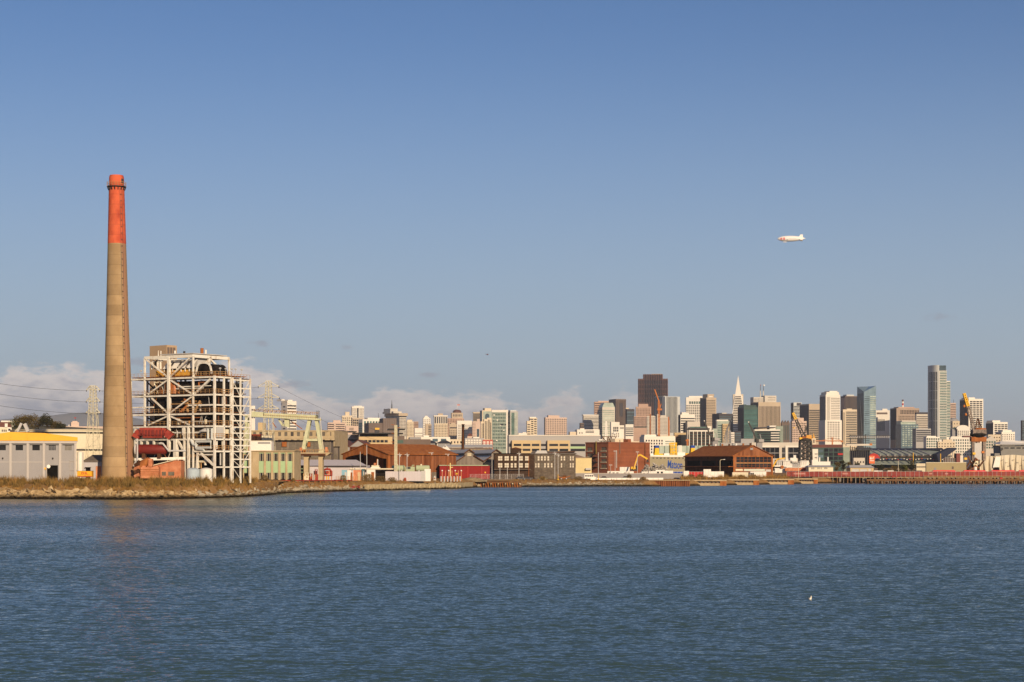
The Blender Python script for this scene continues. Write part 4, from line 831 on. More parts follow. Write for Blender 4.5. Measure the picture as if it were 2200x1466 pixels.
MB().box(2.8, PU[1], v3 - 1, VC[1] - 5, z415(797), z415(788)).build('inner_wall', BOILER, boil)
MB().box(3.0, PU[1], v3 + 1, VC[2] + 3, z415(787), ptop - .8).build('louvre_backing', SHEETG, boil)
for k in range(8): MB().box(1.3, 1.5, bv(346 + k * 9) - .15, bv(346 + k * 9) + .15, z415(797), z415(789)).build('stanchion', WSTEEL, boil)
for px in (322, 329, 334, 340): MB().tube([(1.0, bv(px), z415(790)), (1.0, bv(px), z415(775)), (1.0, bv(px + 4), z415(772))], .35, 7).build('pipe', BOILER if px % 2 else WSTEEL, boil)
hd = MB().prismx([(v3 - 1.2 - 5.4 * math.sin(k * math.pi / 16), FZ[0] + .9 + 3.1 * (math.sin(math.pi / 2 + (k - 8) * math.pi / 16 * .98) ** .45 if True else 0)) for k in range(0, 1)] or [(0, 0)], 0, .1) if False else None
arch = [(v3 - .8, FZ[0] + .8)] + [(v3 - .8 - 6.6 * k / 10, FZ[0] + .8 + 3.4 * (1 - abs(k / 5 - 1) ** 3) ** .5 if 0 < k < 10 else FZ[0] + .8) for k in range(1, 11)]
MB().prismx(arch, .5, PU[1]).build('arched_hood', BOILER, boil)
ah = MB()
for (a, b), (c, d) in zip(arch[0:], arch[1:]): ah.beam((.3, a, b + .2), (.3, c, d + .2), .45)
ah.build('hood_rim', WSTEEL, boil)
el_ = MB(); el_.tube([(PU[1] * .5, v3 - 4.4, z415(786.5)), (PU[1] * .8, v3 - 5.5, z415(789)), (PU[1] * .9, v3 - 6.2, z415(796)), (PU[1] * .9, v3 - 6.2, FZ[0] + .6)], .8, 10); el_.build('duct_elbow', STEEL, boil, smooth=True)
for px, t0, t1, r_, m in ((394, 764, 756, .35, LINE), (434, 768, 749, .5, RUST), (442, 768, 752, .3, WSTEEL), (338, 766, 752, .17, WSTEEL), (343.5, 766, 753, .17, WSTEEL), (374, 764, 754, .28, WSTEEL)):
 u, v = (2.5, bv(px) + 2) if px < 420 else (bu_at(px, v3 + 2), v3 + 2)
 MB().tube([(u, v, ptop), (u, v, z415(t1) + .5)], r_, 8).build('vent_stack', m, boil)
hx = MB(); t = thing('rooftop_house', 'tan grooved concrete lift house rising behind the boiler frame', 'rooftop house', (X(358, 585), 585, 4.2), R(50))
z0_, z1_ = Z(800, 585) - 34, Z(741.5, 585) - 4.2
c3, s3 = math.cos(R(50)), math.sin(R(50)); Xh = X(358, 585)
kR = (380 - 1100) / F; LRh = (kR * 585 - Xh) / (c3 - kR * s3); kL = (321.5 - 1100) / F; LLh = (Xh - kL * 585) / (s3 + kL * c3)
hx.extrude([(0, 0), (LRh, 0), (LRh, LLh), (0, LLh)], 0, z1_ ); hx.build('wall', mat('tan_precast', (.42, .29, .18), var=.05, scale=.5, stretch=.2), t)
for k in range(3): MB().box(LRh * (.06 + .28 * k), LRh * (.27 + .28 * k), -.12, .1, z1_ * .6, z1_ - .7).build('recess_panel', UMBER, t)
# ---------------------------------------------------------- stair tower on the right end
st = thing('stair_tower', 'white open steel stair tower clad in diagonal braces beside the boiler house', 'stair tower', (Xb, Yb, 4.2), AB)
u0, u1, u2 = bu(496.8), bu(516), bu(537); dv = 5.5
for u in (u0 + .5, u1, u2):
 for v in (-.1, dv): MB().box(u - .22, u + .22, v - .22, v + .22, 0, FZ[0] + (.2 if u < u2 else 0)).build('column', WSTEEL, st)
lv_ = [814, 832, 850, 870, 889, 903, 917, 930, 944, 957, 970, 987, 1004, 1030]
zz = [bz(p) for p in lv_]
for i, z in enumerate(zz[:-1]):
 MB().beam((u0, -.1, z), (u2, -.1, z), .3, .38).build('beam', WSTEEL, st); MB().beam((u2, 0, z), (u2, dv, z), .25, .3).build('beam', WSTEEL, st)
 zn = zz[i + 1]
 if i % 2 == 0 or i > 8: MB().beam((u0 + .6, -.1, z - .2), (u1 - .3, -.1, (zz[min(i + 2, 13)] if i <= 8 else zn) + .2), .16).build('brace', WSTEEL, st)
 if i < 11 and i % 2 == 0: MB().beam((u2 - .4, -.1, z - .2), (u1 + .4, -.1, zz[i + 2] + .2), .16).build('brace', WSTEEL, st)
 fl_ = MB(); a_, b_ = (u1 - 2.5, u2 - 1) if i % 2 else (u2 - 1, u1 - 2.5)
 for k in range(8): fl_.box(min(a_ + (b_ - a_) * k / 8, a_ + (b_ - a_) * (k + 1) / 8), max(a_ + (b_ - a_) * k / 8, a_ + (b_ - a_) * (k + 1) / 8), 1.5, 3.6, z + (zn - z) * (k + 1) / 8, z + (zn - z) * (k + 1) / 8 + .15)
 fl_.beam((a_, 1.4, z + 1.1), (b_, 1.4, zn + 1.1), .12); fl_.beam((a_, 1.4, z), (b_, 1.4, zn), .35)
 fl_.build('stair_flight', WSTEEL if i % 3 else SHEETG, st)
MB().box(u0, u2, .2, dv, FZ[0] - .2, FZ[0]).build('top_deck', RUSTDK, st)
rl = MB()
for k in range(7): rl.beam((u0 + (u2 - u0) * k / 6, 0, FZ[0]), (u0 + (u2 - u0) * k / 6, 0, FZ[0] + 1.2), .08)
rl.beam((u0, 0, FZ[0] + 1.2), (u2, 0, FZ[0] + 1.2), .1); rl.build('railing', RAIL, st)
# ---------------------------------------------------------- red duct, red tank and sheds at the stack's foot
Yd = 541.0
t = thing('air_duct', 'bright red segmented duct arching over a white girder beside the smokestack', 'duct', at(320, 940, Yd))
o_ = at(320, 940, Yd)
def rel(px, py, d=0.0): return at(px, py, Yd + d) - o_
dk_ = MB(); path = [(292, 942), (296, 935), (302, 929), (312, 928.5), (330, 928.5), (348, 928.5), (357, 931), (365, 937), (369, 941)]
for (a, b), (c, d) in zip(path, path[1:]): dk_.beam(rel(a, b - 1, 1), rel(c, d - 1, 1), 3.2, 2.1 if b > 930 else 2.3)
dk_.build('duct_casing', DUCTRED, t)
rb = MB()
for px in (302, 308, 315, 322, 329, 331.5, 338, 345, 352): rb.box(rel(px, 0).x - .2, rel(px, 0).x + .2, -1.1, 2.9, rel(0, 936).z, rel(0, 924).z)
rb.build('stiffener', TANKRED, t)
MB().box(rel(307, 0).x, rel(349, 0).x, -.4, 2.6, rel(0, 941.5).z, rel(0, 934.5).z).build('lower_duct', DUCTRED, t)
for k in range(3): MB().box(rel(306.5, 0).x, rel(349.5, 0).x, -.6, 0, rel(0, 940.5 - 2.8 * k).z, rel(0, 940 - 2.8 * k).z).build('rib', TANKRED, t)
t = thing('pressure_tank', 'dark red horizontal cylinder tank lying on a white girder right of the smokestack', 'tank', at(325, 966, Yd))
o_ = at(325, 966, Yd); rt = 10.9 / F * Yd
pr = []
tk = MB(); xs = [(291, .86), (293, 1), (352, 1), (355, .95), (358, .78), (359.8, .5), (360.5, .05)]
tk.tube([(rel(p, 966).x, 0, 0) for p, s_ in xs], rt, 28)
nv = 28
for i, (p, s_) in enumerate(xs):
 for k in range(nv):
  x, y, z = tk.v[i * nv + k]; tk.v[i * nv + k] = (x, y * s_, z * s_)
tk.build('shell', TANKRED, t, smooth=True)
MB().tube([(rel(290.5, 0).x, 0, 0), (rel(294, 0).x, 0, 0)], rt * 1.12, 24).build('flange', SHEETG, t, smooth=True)
for px in (310, 343): MB().box(rel(px, 0).x - .5, rel(px, 0).x + .5, -1.2, 1.2, -rt - 1.2, -rt * .8).build('saddle', RUSTDK, t)
gd = MB().beam((rel(290, 0).x, -.4, -rt - 1.5), (rel(399, 0).x, -.4, -rt - 1.1), .5, .8).build('support_girder', WSTEEL, t)
for px in (299, 321, 324): MB().beam((rel(px, 0).x, -.6, -rt - 1.6), (rel(px, 0).x, -.6, rel(0, 1030).z), .45).build('support_leg', WSTEEL if px != 299 else RUSTDK, t)
MB().beam((rel(298, 0).x, -1.8, rel(0, 990).z), (rel(298, 0).x, -1.8, rel(0, 943).z), .4).build('support_leg', SHEETG, t); MB().beam((rel(298, 0).x, -1.8, rel(0, 985).z), (rel(289, 0).x, -1.2, rel(0, 1002).z), .4).build('support_leg', SHEETG, t)
MB().tube([(rel(345, 0).x, -1.9, rel(0, 953).z), (rel(352, 0).x, -1.9, rel(0, 953).z), (rel(365, 0).x, -1.9, rel(0, 969).z), (rel(402, 0).x, -1.9, rel(0, 969).z)], .3, 8).build('steam_pipe', SHEETG, t)
Yo = 536.5
t = thing('corrugated_shed', 'orange corrugated shed with one sloping roof below the red tank', 'shed', at(360, 1028, Yo)); o_ = at(360, 1028, Yo)
q = lambda px, py: ((px - 360) / F * Yo, (1028 - py) / F * Yo)
MB().prism([q(326, 1028), q(388, 1028), q(388, 990), q(372, 990), q(326, 1002)], .5, 7).build('wall', ORNG, t)
ribs = MB()
for k in range(28): x = q(327 + k * 2.2, 0)[0]; ribs.box(x, x + .12, .36, .5, 0, q(0, 1001 - max(0, min(46, k * 2.2)) * .25)[1])
ribs.build('corrugation', ORNG, t)
MB().add([(q(322, 0)[0], -.2, q(0, 1002.5)[1]), (q(373, 0)[0], -.2, q(0, 989.5)[1]), (q(373, 0)[0], 7.4, q(0, 989.5)[1]), (q(322, 0)[0], 7.4, q(0, 1002.5)[1]), (q(322, 0)[0], -.2, q(0, 1001)[1]), (q(373, 0)[0], -.2, q(0, 988)[1]), (q(373, 0)[0], 7.4, q(0, 988)[1]), (q(322, 0)[0], 7.4, q(0, 1001)[1])], [(0, 1, 2, 3), (4, 5, 6, 7), (0, 1, 5, 4), (1, 2, 6, 5), (2, 3, 7, 6), (3, 0, 4, 7)]).build('roof', TANKW, t)
for a, b in ((347, 356), (361, 374)): MB().box(q(a, 0)[0], q(b, 0)[0], .3, .6, q(0, 1022)[1], q(0, 1014)[1]).build('window', OLDWIN, t)
t = thing('fan_housing', 'peach coloured slatted fan housing at the foot of the smokestack', 'machine', at(318, 1028, 534));
fz = lambda py: (1028 - py) / F * 534; fx = lambda px: (px - 318) / F * 534
MB().box(fx(302), fx(341), 0, 5, 0, fz(1004)).build('casing', ORNG, t)
for k in range(4): MB().box(fx(301), fx(342), -.2, 0, fz(1009 + 4 * k), fz(1008 + 4 * k)).build('slat', RUST, t)
for a, b in ((304, 311), (315, 322), (333, 338)): MB().box(fx(a), fx(b), 1, 3, fz(1004), fz(1001)).build('lug', ORNG, t)
cn = MB().tube([(fx(300), 2.5, fz(1006)), (fx(306), 2.5, fz(996)), (fx(314), 2.5, fz(992)), (fx(320), 2.5, fz(995))], 1.3, 12); cn.build('fan_scroll', RUST, t, smooth=True)
MB().box(fx(318), fx(326), .4, 2.4, fz(1003), fz(986)).build('stub_duct', ORNG, t)
t = thing('fan_housing', 'dark orange curved ducts squeezed between smokestack and slatted fan housing', 'machine', at(296, 1028, 536))
for k in range(4):
 z = 1000 + 8 * k; MB().tube([(((290 - 296) + 0) / F * 536, 0, (1028 - z) / F * 536), ((298 - 296) / F * 536, -.5, (1028 - z + 4) / F * 536), ((303 - 296) / F * 536, .5, (1028 - z - 2) / F * 536)], .55, 8).build('duct_bend', ORNG if k % 2 else RUSTDK, t)
def vtank(px, w_, top, Y, m, label, name='storage_tank', bot=1030, roof=.55, n=28):
 r_ = w_ / 2 / F * Y; z0 = 4.2; t = thing(name, label, 'tank', (X(px, Y), Y, z0)); zt_ = Z(top, Y) - z0
 MB().lathe([(r_, 0), (r_, zt_)], n).build('shell', m, t, smooth=True)
 MB().lathe([(r_ * 1.02, zt_ - .12), (r_ * 1.02, zt_ + .06), (r_ * .55, zt_ + roof * .75), (0, zt_ + roof)], n).build('roof', m, t, smooth=True)
 return t, r_, zt_
t, r_, zt_ = vtank(414.5, 29, 1009, 540.5, TBLUE, 'squat pale blue tank standing in the weeds')
for k in range(5): MB().lathe([(r_ * 1.004, zt_ * (k + .5) / 5 - .03), (r_ * 1.012, zt_ * (k + .5) / 5), (r_ * 1.004, zt_ * (k + .5) / 5 + .03)], 28).build('weld_ring', TBLUE, t)
vtank(443, 27, 1009, 541.5, TWHITE, 'squat white tank right of the pale blue one')
t, r_, zt_ = vtank(172, 12.5, 972, 548, TWHITE, 'tall slim white silo at the corner of the grey building', roof=.3); MB().tube([(r_ + .2, -.5, 0), (r_ + .2, -.5, zt_)], .12, 6).build('ladder', SHEETG, t)
t, r_, zt_ = vtank(146, 240, 925.5, 730, TANKW, 'huge cream fuel tank behind the grey building and the smokestack', roof=.6, n=72)
MB().lathe([(r_ * 1.004, zt_ - 1.55), (r_ * 1.008, zt_ - 1.5), (r_ * 1.008, zt_ - .9), (r_ * 1.004, zt_ - .85)], 72).build('wind_girder', LINE, t)
z_ = Z(967, 730 - r_) - 4.2; MB().lathe([(r_ * 1.004, z_ - .3), (r_ * 1.01, z_ - .25), (r_ * 1.01, z_ + .35), (r_ * 1.004, z_ + .4)], 72).build('lower_ring', LINE, t)
gs = MB().box(-.5, .5, -.4, .4, 0, 5)
t2 = thing('loading_gantry', 'pale slanting conveyor frame on top of the cream fuel tank', 'conveyor', at(52, 925, 700))
MB().beam((-2.6, 0, -.5), (-1.0, 0, 2.8), .9).build('conveyor_boom', SHEETG, t2) ; MB().beam((1.6, 0, -.5), (.2, 0, 2.6), 1.2).build('conveyor_boom', SHEETG, t2); MB().beam((-3.6, 0, -.4), (-1.5, 0, 1.8), .3).build('strut', LATT, t2)
# ---------------------------------------------------------- walls with real openings
def holed(name, m, parent, x0, x1, z0, z1, rects, y=0.0, depth=.35):
 """front wall (facing -y) with rectangular openings and their reveals"""
 xs = sorted({x0, x1, *[v for r_ in rects for v in r_[:2]]}); zs = sorted({z0, z1, *[v for r_ in rects for v in r_[2:]]})
 xs = [v for v in xs if x0 <= v <= x1]; zs = [v for v in zs if z0 <= v <= z1]
 mb = MB()
 for a, b in zip(xs, xs[1:]):
  for c, d in zip(zs, zs[1:]):
   xm, zm = (a + b) / 2, (c + d) / 2
   if any(r_[0] < xm < r_[1] and r_[2] < zm < r_[3] for r_ in rects): continue
   mb.add([(a, y, c), (b, y, c), (b, y, d), (a, y, d)], [(0, 1, 2, 3)])
 for a, b, c, d in rects:
  for p, q_ in (((a, c), (b, c)), ((b, c), (b, d)), ((b, d), (a, d)), ((a, d), (a, c))):
   mb.add([(p[0], y, p[1]), (q_[0], y, q_[1]), (q_[0], y + depth, q_[1]), (p[0], y + depth, p[1])], [(0, 1, 2, 3)])
 return mb.build(name, m, parent)
def shellbox(mb, x0, x1, y0, y1, z0, z1):
 """five faces of a box: everything but its front"""
 vs = [(x, y, z) for z in (z0, z1) for (x, y) in ((x0, y0), (x1, y0), (x1, y1), (x0, y1))]
 return mb.add(vs, [(4, 5, 6, 7), (1, 2, 6, 5), (2, 3, 7, 6), (3, 0, 4, 7)])
def window(parent, rc, y, g, bars=None, nx=2, nz_=2, bw=.07, nm='window'):
 a, b, c, d = rc
 w_ = panel(nm, g, parent, a - .02, b + .02, y + .22, y + .3, c - .02, d + .02)
 if bars:
  f = MB()
  for k in range(nx + 1): x = a + (b - a) * k / nx; f.box(max(a, x - bw / 2), min(b, x + bw / 2), y + .12, y + .215, c, d)
  for k in range(nz_ + 1): z = c + (d - c) * k / nz_; f.box(a, b, y + .1, y + .205, max(c, z - bw / 2), min(d, z + bw / 2))
  o = f.build('frame', bars, parent)
  o.parent = w_; o.matrix_parent_inverse = Matrix.LocRotScale(w_.location, None, w_.scale).inverted()
 return w_
Yg = 545.0
t = thing('grey_warehouse', 'grey warehouse with a bright yellow sheet roof and an open black doorway', 'warehouse', (X(164, Yg), Yg, 4.2), R(14))
gx = lambda px: ((px - 1100) / F * Yg - X(164, Yg)) / (math.cos(R(14)) - (px - 1100) / F * math.sin(R(14))); gz = lambda py: Z(py, Yg) - 4.2
ws = [(gx(a), gx(b), gz(968), gz(957)) for a, b in ((-2, 12.5), (33.5, 49.5), (69.5, 85.5), (104.5, 120), (139, 154))]
door = (gx(100.5), gx(124.5), 0, gz(1000))
holed('wall', GWALL, t, gx(-90), 0, 0, gz(949), ws + [door, (gx(-40), gx(-24), gz(968), gz(957))])
wb = MB(); shellbox(wb, gx(-90), 0, 0, 30, 0, gz(949)); wb.build('side_wall', GWALL, t)
for i, rc in enumerate(ws + [(gx(-40), gx(-24), gz(968), gz(957))]): window(t, rc, 0, OLDWIN if i == 4 else GLD, GWALL if i > 2 else BOILER, 5, 4, .07)
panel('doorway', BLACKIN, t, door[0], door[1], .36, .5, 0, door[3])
MB().box(door[0] - .1, door[0] + .05, -.3, .1, 0, door[3]).build('door_track', GTRIM, t)
for px in (22.5, 59.5, 94, 129, 162): panel('pilaster', GTRIM, t, gx(px - 2.4), gx(px + 2.4) if px < 160 else .05, -.35, .02, 0, gz(953))
for a, b in ((-2, 20), (25, 57), (62, 92), (97, 127), (132, 160)): panel('window_lintel', BOILER, t, gx(a + 2), gx(b), -.12, .05, gz(956.8), gz(955.4))
MB().box(gx(-90), .25, -.45, .1, gz(953), gz(948.2)).build('cornice', GTRIM, t)
MB().box(gx(-90), gx(98), -.05, .04, gz(993.5), gz(992.5)).build('string_course', GTRIM, t); MB().box(gx(127), 0, -.05, .04, gz(993.5), gz(992.5)).build('string_course', GTRIM, t)
rf = [(gx(-90), gz(947.6)), (.4, gz(947.6)), (.4, gz(940)), (gx(96), gz(931.2)), (gx(22), gz(929)), (gx(-90), gz(945))]
MB().prism(rf, -.5, 30).build('roof', YROOF, t)
for px in (22, 59, 96): MB().box(gx(px - .5), gx(px + .5), -.62, -.48, gz(947), gz(931 if px > 60 else 930)).build('roof_seam', YROOF, t)
t_ = MB().tube([(0, -.3, 0), (0, .1, 0)], .55, 20).build('sign_disc', TWHITE, t); t_.location = (gx(104.3), -.2, gz(1002.5))
t_ = MB().prism([(-.35, 0), (0, -.45), (.35, 0), (0, .45)], -.1, .05).build('warning_sign', YROOF, t); t_.location = (gx(97), -.4, gz(1007))
for px in (6, 113.5): MB().box(gx(px - 1.4), gx(px + 1.2), -.5, 0, gz(986.5), gz(983.5)).build('wall_lamp', BOILER, t)
ldr = MB(); ldr.box(gx(150), gx(150.6), -.3, 0, 0, gz(988)); ldr.box(gx(150), gx(162), -.3, 0, gz(991.6), gz(990.8)); ldr.box(gx(150), gx(162), -.3, 0, gz(1011), gz(1010.2)); ldr.build('conduit', GTRIM, t)
Yh = 549.5; t = thing('grey_hut', 'small lilac grey hut with a dark roof and an orange shutter left of the smokestack', 'hut', (X(180, Yh), Yh, 4.2))
hx_ = lambda px: (px - 180) / F * Yh; hz_ = lambda py: Z(py, Yh) - 4.2
op = [(hx_(184), hx_(194.5), 0, hz_(1003)), (hx_(205.5), hx_(217.5), 0, hz_(1002))]
holed('wall', mat('lilac_wall', (.42, .40, .42), var=.05), t, 0, hx_(240), 0, hz_(992), op); panel('doorway', BLACKIN, t, op[0][0], op[0][1], .3, .4, 0, op[0][3]); panel('shutter', ORNG, t, op[1][0], op[1][1], .15, .25, 0, op[1][3])
wb = MB(); shellbox(wb, 0, hx_(240), 0, 12, 0, hz_(992)); wb.build('side_wall', GWALL, t)
MB().add([(-.3, -.6, hz_(992)), (hx_(241), -.6, hz_(992)), (hx_(241), 13, hz_(978)), (-.3, 13, hz_(978)), (-.3, -.6, hz_(990.6)), (hx_(241), -.6, hz_(990.6)), (hx_(241), 13, hz_(977)), (-.3, 13, hz_(977))], [(0, 1, 2, 3), (4, 5, 6, 7), (0, 1, 5, 4), (1, 2, 6, 5), (2, 3, 7, 6), (3, 0, 4, 7)]).build('roof', ASH, t)
MB().box(hx_(184), hx_(196), -1.2, 0, hz_(1004), hz_(1003)).build('door_canopy', SHEETG, t)
def letters(name, text, m, parent, loc, height, width=None, rot=(R(90), 0, 0), bold=.0, depth=.02):
 cu = bpy.data.curves.new(name, 'FONT'); cu.body = text; cu.size = 1.0; cu.extrude = depth; cu.offset = bold; cu.align_x = 'CENTER'; cu.align_y = 'CENTER'
 tmp = bpy.data.objects.new(name + '_curve', cu); COL.objects.link(tmp)
 bpy.context.view_layer.update()
 me = bpy.data.meshes.new_from_object(tmp.evaluated_get(bpy.context.evaluated_depsgraph_get()))
 bpy.data.objects.remove(tmp); me.materials.clear(); me.materials.append(m); me.name = name
 xs = [v.co.x for v in me.vertices]; ys = [v.co.y for v in me.vertices]
 sy = height / (max(ys) - min(ys)); sx_ = (width / (max(xs) - min(xs))) if width else sy
 cx, cy = (max(xs) + min(xs)) / 2, (max(ys) + min(ys)) / 2
 for v in me.vertices: v.co.x = (v.co.x - cx) * sx_; v.co.y = (v.co.y - cy) * sy
 o = bpy.data.objects.new(name, me); COL.objects.link(o); o.parent = parent; o.location = loc; o.rotation_euler = rot
 return o
Yc = 536.0
t = thing('delivery_container', 'yellow delivery container with red lettering behind the weeds', 'container', at(181.5, 1025, Yc))
w2 = 15.5 / F * Yc; h2 = 12.5 / F * Yc
MB().box(-w2, w2, 0, 2.4, 0, h2).build('body', YROOF, t); MB().box(-w2, w2, -.02, .1, 0, .25).build('red_skirt', REDP, t)
letters('lettering', 'DHL', REDP, t, (0, -.03, h2 * .66), .62, 1.9, bold=.03); MB().box(-1.4, 1.4, -.03, 0, h2 * .36, h2 * .40).build('red_line', REDP, t)
MB().box(-w2 - .05, w2 + .05, -.05, 2.45, h2, h2 + .08).build('roof', LINE, t)
# ------------------------------------------------------------------ centre: yards and sheds behind the shore
def local(px0, Y):
 """pixel helpers for a frontal thing whose origin is column px0 at distance Y"""
 return (lambda px: (px - px0) / F * Y), (lambda py, g=3.0: Z(py, Y) - g)
Yf = 850.0; t = thing('concrete_factory', 'long old tan concrete factory with rows of grid windows behind the gantry crane', 'factory', (X(714, Yf), Yf + 10, 3), R(-4))
fx, fz = local(714, Yf)
rects = []
for r_ in range(3):
 for k in range(15):
  a = 707 - k * 13.8; rects.append((fx(a - (4 if k else 2.2)) - (fx(2) - fx(0)) * (k > 0) * 1.2, fx(a), fz(936.5 + r_ * 16.5), fz(927.5 + r_ * 16.5)))
holed('wall', CONCB, t, fx(480), 0, 0, fz(924), rects)
wb = MB(); shellbox(wb, fx(480), 0, 0, 40, 0, fz(924)); wb.build('side_wall', CONCB, t)
rnd = random.Random(5)
for i, rc in enumerate(rects[:40]): window(t, rc, 0, GLD if rnd.random() < .35 else OLDWIN, ASH, 3, 3, .1)
MB().box(fx(480), .3, -.3, .3, fz(925.5), fz(923.6)).build('parapet', CONCB, t); MB().box(fx(480), .1, -.15, .02, fz(941), fz(940)).build('string_course', CONCB, t)
MB().box(fx(538), fx(548), 8, 16, fz(924), fz(906)).build('roof_tank_house', TAN, t)
Y2 = 800.0; t = thing('glazed_workshop', 'dark old workshop with a glazed steel front in front of the concrete factory', 'workshop', (X(711, Y2), Y2, 3)); fx, fz = local(711, Y2)
MB().box(fx(586), 0, 0, 12, 0, fz(948)).build('wall', ASH, t); MB().box(fx(584), .6, -1, 12.5, fz(948), fz(946)).build('roof', BOILER, t)
for a, b in ((590, 604), (608, 617), (622, 634), (636, 648), (668, 683), (697, 709)): window(t, (fx(a), fx(b), fz(985), fz(950)), -.35, OLDWIN, ASH, 5, 5, .12, nm='glazed_bay')
for a, b, p, q_ in ((606, 616, 950, 960), (659, 667, 950, 960)): MB().box(fx(a), fx(b), -.8, 0, fz(q_), fz(p)).build('rusty_hood', RUST, t)
t = thing('red_shed', 'salmon red rooftop cabin at the foot of the left lattice mast', 'cabin', at(545, 950, 700)); fx, fz = local(545, 700); g0 = Z(950, 700)
MB().box(fx(531), fx(559), 0, 6, -6, Z(936, 700) - g0).build('wall', ORNG, t); MB().box(fx(529), fx(561), -.4, 6.4, Z(936, 700) - g0, Z(933.5, 700) - g0).build('roof', DUCTRED, t); MB().box(fx(549), fx(551), -.1, 0, -3, Z(938, 700) - g0).build('door', RUST, t)
MB().box(fx(561), fx(584), 1, 6, -6, Z(935, 700) - g0).build('side_wall', TANKW, t)
Ya = 648.0; t = thing('control_building', 'concrete control building with mint green panels between window strips', 'office building', (X(534, Ya), Ya, 3.6), R(-3))
fx, fz = local(534, Ya); fz = lambda py: Z(py, Ya) - 3.6
bays = [(556, 567), (571.5, 582.5), (587.3, 598.3), (602.8, 613.8), (617.8, 629)]
rects = [(fx(a), fx(b), .2, fz(972.5)) for a, b in bays]
holed('wall', CONCB, t, 0, fx(633), 0, fz(970), rects, depth=.6)
wb = MB(); shellbox(wb, 0, fx(633), 0, 14, 0, fz(970)); wb.build('side_wall', CONCB, t)
MB().box(-.3, fx(634.5), -.4, 14, fz(970), fz(968.3)).build('roof_edge', CONCB, t)
for (a, b) in bays:
 panel('spandrel_panel', GREENP, t, fx(a) - .02, fx(b) + .02, .3, .45, fz(1016), fz(991)); panel('spandrel_panel', GREENP, t, fx(a), fx(b), .3, .45, fz(974.6), fz(972.5))
 for p, q_ in ((991, 974.6), (1030, 1016)):
  w_ = panel('window', GLD, t, fx(a) - .02, fx(b) + .02, .4, .5, max(.1, fz(p)), fz(q_))
  for xx in (a + .2, a + 2.6, b - 3, b - .7): panel('mullion', TANKW, t, fx(xx), fx(xx + .6), .3, .42, max(.1, fz(p)), fz(q_))
pp = MB().tube([(fx(538), -.2, fz(970)), (fx(538), -.2, fz(992)), (fx(543), -.2, fz(992)), (fx(543), -.2, fz(970))], .09, 6).build('wall_pipe', CONCB, t)
MB().box(fx(519), 0, 2.5, 14, 0, fz(970)).build('corner_block', CONCB, t)
panel('spandrel_panel', GREENP, t, fx(521), fx(533), 2.3, 2.5, fz(1003), fz(990)); panel('spandrel_panel', GREENP, t, fx(521), fx(533), 2.3, 2.5, fz(1016), fz(1007)); panel('window', GLD, t, fx(521), fx(533), 2.35, 2.5, fz(990), fz(978)); panel('spandrel_panel', GREENP, t, fx(521), fx(533), 2.2, 2.5, fz(975), fz(972.5)); panel('doorway', BLACKIN, t, fx(522), fx(533), 2.3, 2.5, 0, fz(1017))
t = thing('rooftop_plant_room', 'blank white plant room on the roof of the control building', 'plant room', at(537, 969, 654)); fx, _ = local(537, 654); zz_ = lambda py: (969 - py) / F * 654
MB().box(0, fx(583), 0, 7, 0, zz_(948)).build('wall', TWHITE, t); MB().box(fx(554), fx(581), -.05, .1, zz_(954), zz_(950)).build('louvre', GREY, t); MB().box(-.1, fx(583.5), -.1, 7.1, zz_(948), zz_(947)).build('roof', TANKW, t)
Yp_ = 672.0; t = thing('crane_platform', 'rust edged concrete platform on two legs carrying the gantry crane', 'platform', at(671, 975, Yp_)); fx, _ = local(671, Yp_); zz_ = lambda py: (975 - py) / F * Yp_
MB().prism([(fx(633), zz_(972.5)), (fx(709), zz_(972.5)), (fx(709), zz_(974.5)), (fx(703), zz_(979)), (fx(633), zz_(979))], -1, 9).build('deck_slab', CONCB, t)
MB().box(fx(634), fx(700), -1.2, -1, zz_(979.2), zz_(975)).build('rust_beam', RUSTDK, t)
for a, b, c_ in ((652.5, 662, 666), (684, 693, 696)): MB().prism([(fx(a), zz_(1033)), (fx(b), zz_(1033)), (fx(b), zz_(986)), (fx(c_), zz_(979.2)), (fx(a), zz_(979.2))], 0, 5).build('pillar', CONCB, t)
rl = MB()
for k in range(14): rl.beam((fx(636 + k * 5.4), -.8, zz_(972.5)), (fx(636 + k * 5.4), -.8, zz_(966)), .1)
for p in (969, 966): rl.beam((fx(636), -.8, zz_(p)), (fx(707), -.8, zz_(p)), .1)
rl.build('railing', RAIL, t)
for a, p in ((643, 962), (650, 966), (698, 961)): MB().box(fx(a), fx(a + 5), 1, 3, zz_(972.5), zz_(p)).build('machinery', ORNG if a != 650 else RUST, t)
t = thing('gantry_crane', 'pale green gantry crane with a splayed A frame leg on the concrete platform', 'crane', at(671, 972.5, 675)); Yk = 675.0; fx, _ = local(671, Yk); zz_ = lambda py: (972.5 - py) / F * Yk
MB().prism([(fx(524), zz_(895)), (fx(688), zz_(903.5)), (fx(688), zz_(899.8)), (fx(524), zz_(892))], -1.2, 5).build('lower_girder', CRANEG, t)
MB().prism([(fx(568), zz_(895)), (fx(682), zz_(900.5)), (fx(682), zz_(892.5)), (fx(568), zz_(887.5))], -.6, 4).build('box_girder', CRANEG, t); MB().prism([(fx(541), zz_(894)), (fx(566), zz_(895)), (fx(566), zz_(886)), (fx(541), zz_(884))], -.8, 4.4).build('trolley_house', CRANEG, t)
rl = MB()
for k in range(24):
 a = 568 + k * 4.8; rl.beam((fx(a), -1.2, zz_(896 + k * .25)), (fx(a), -1.2, zz_(890 + k * .25)), .08)
 rl.beam((fx(a), 4, zz_(887 + k * .2)), (fx(a), 4, zz_(881 + k * .2)), .1)
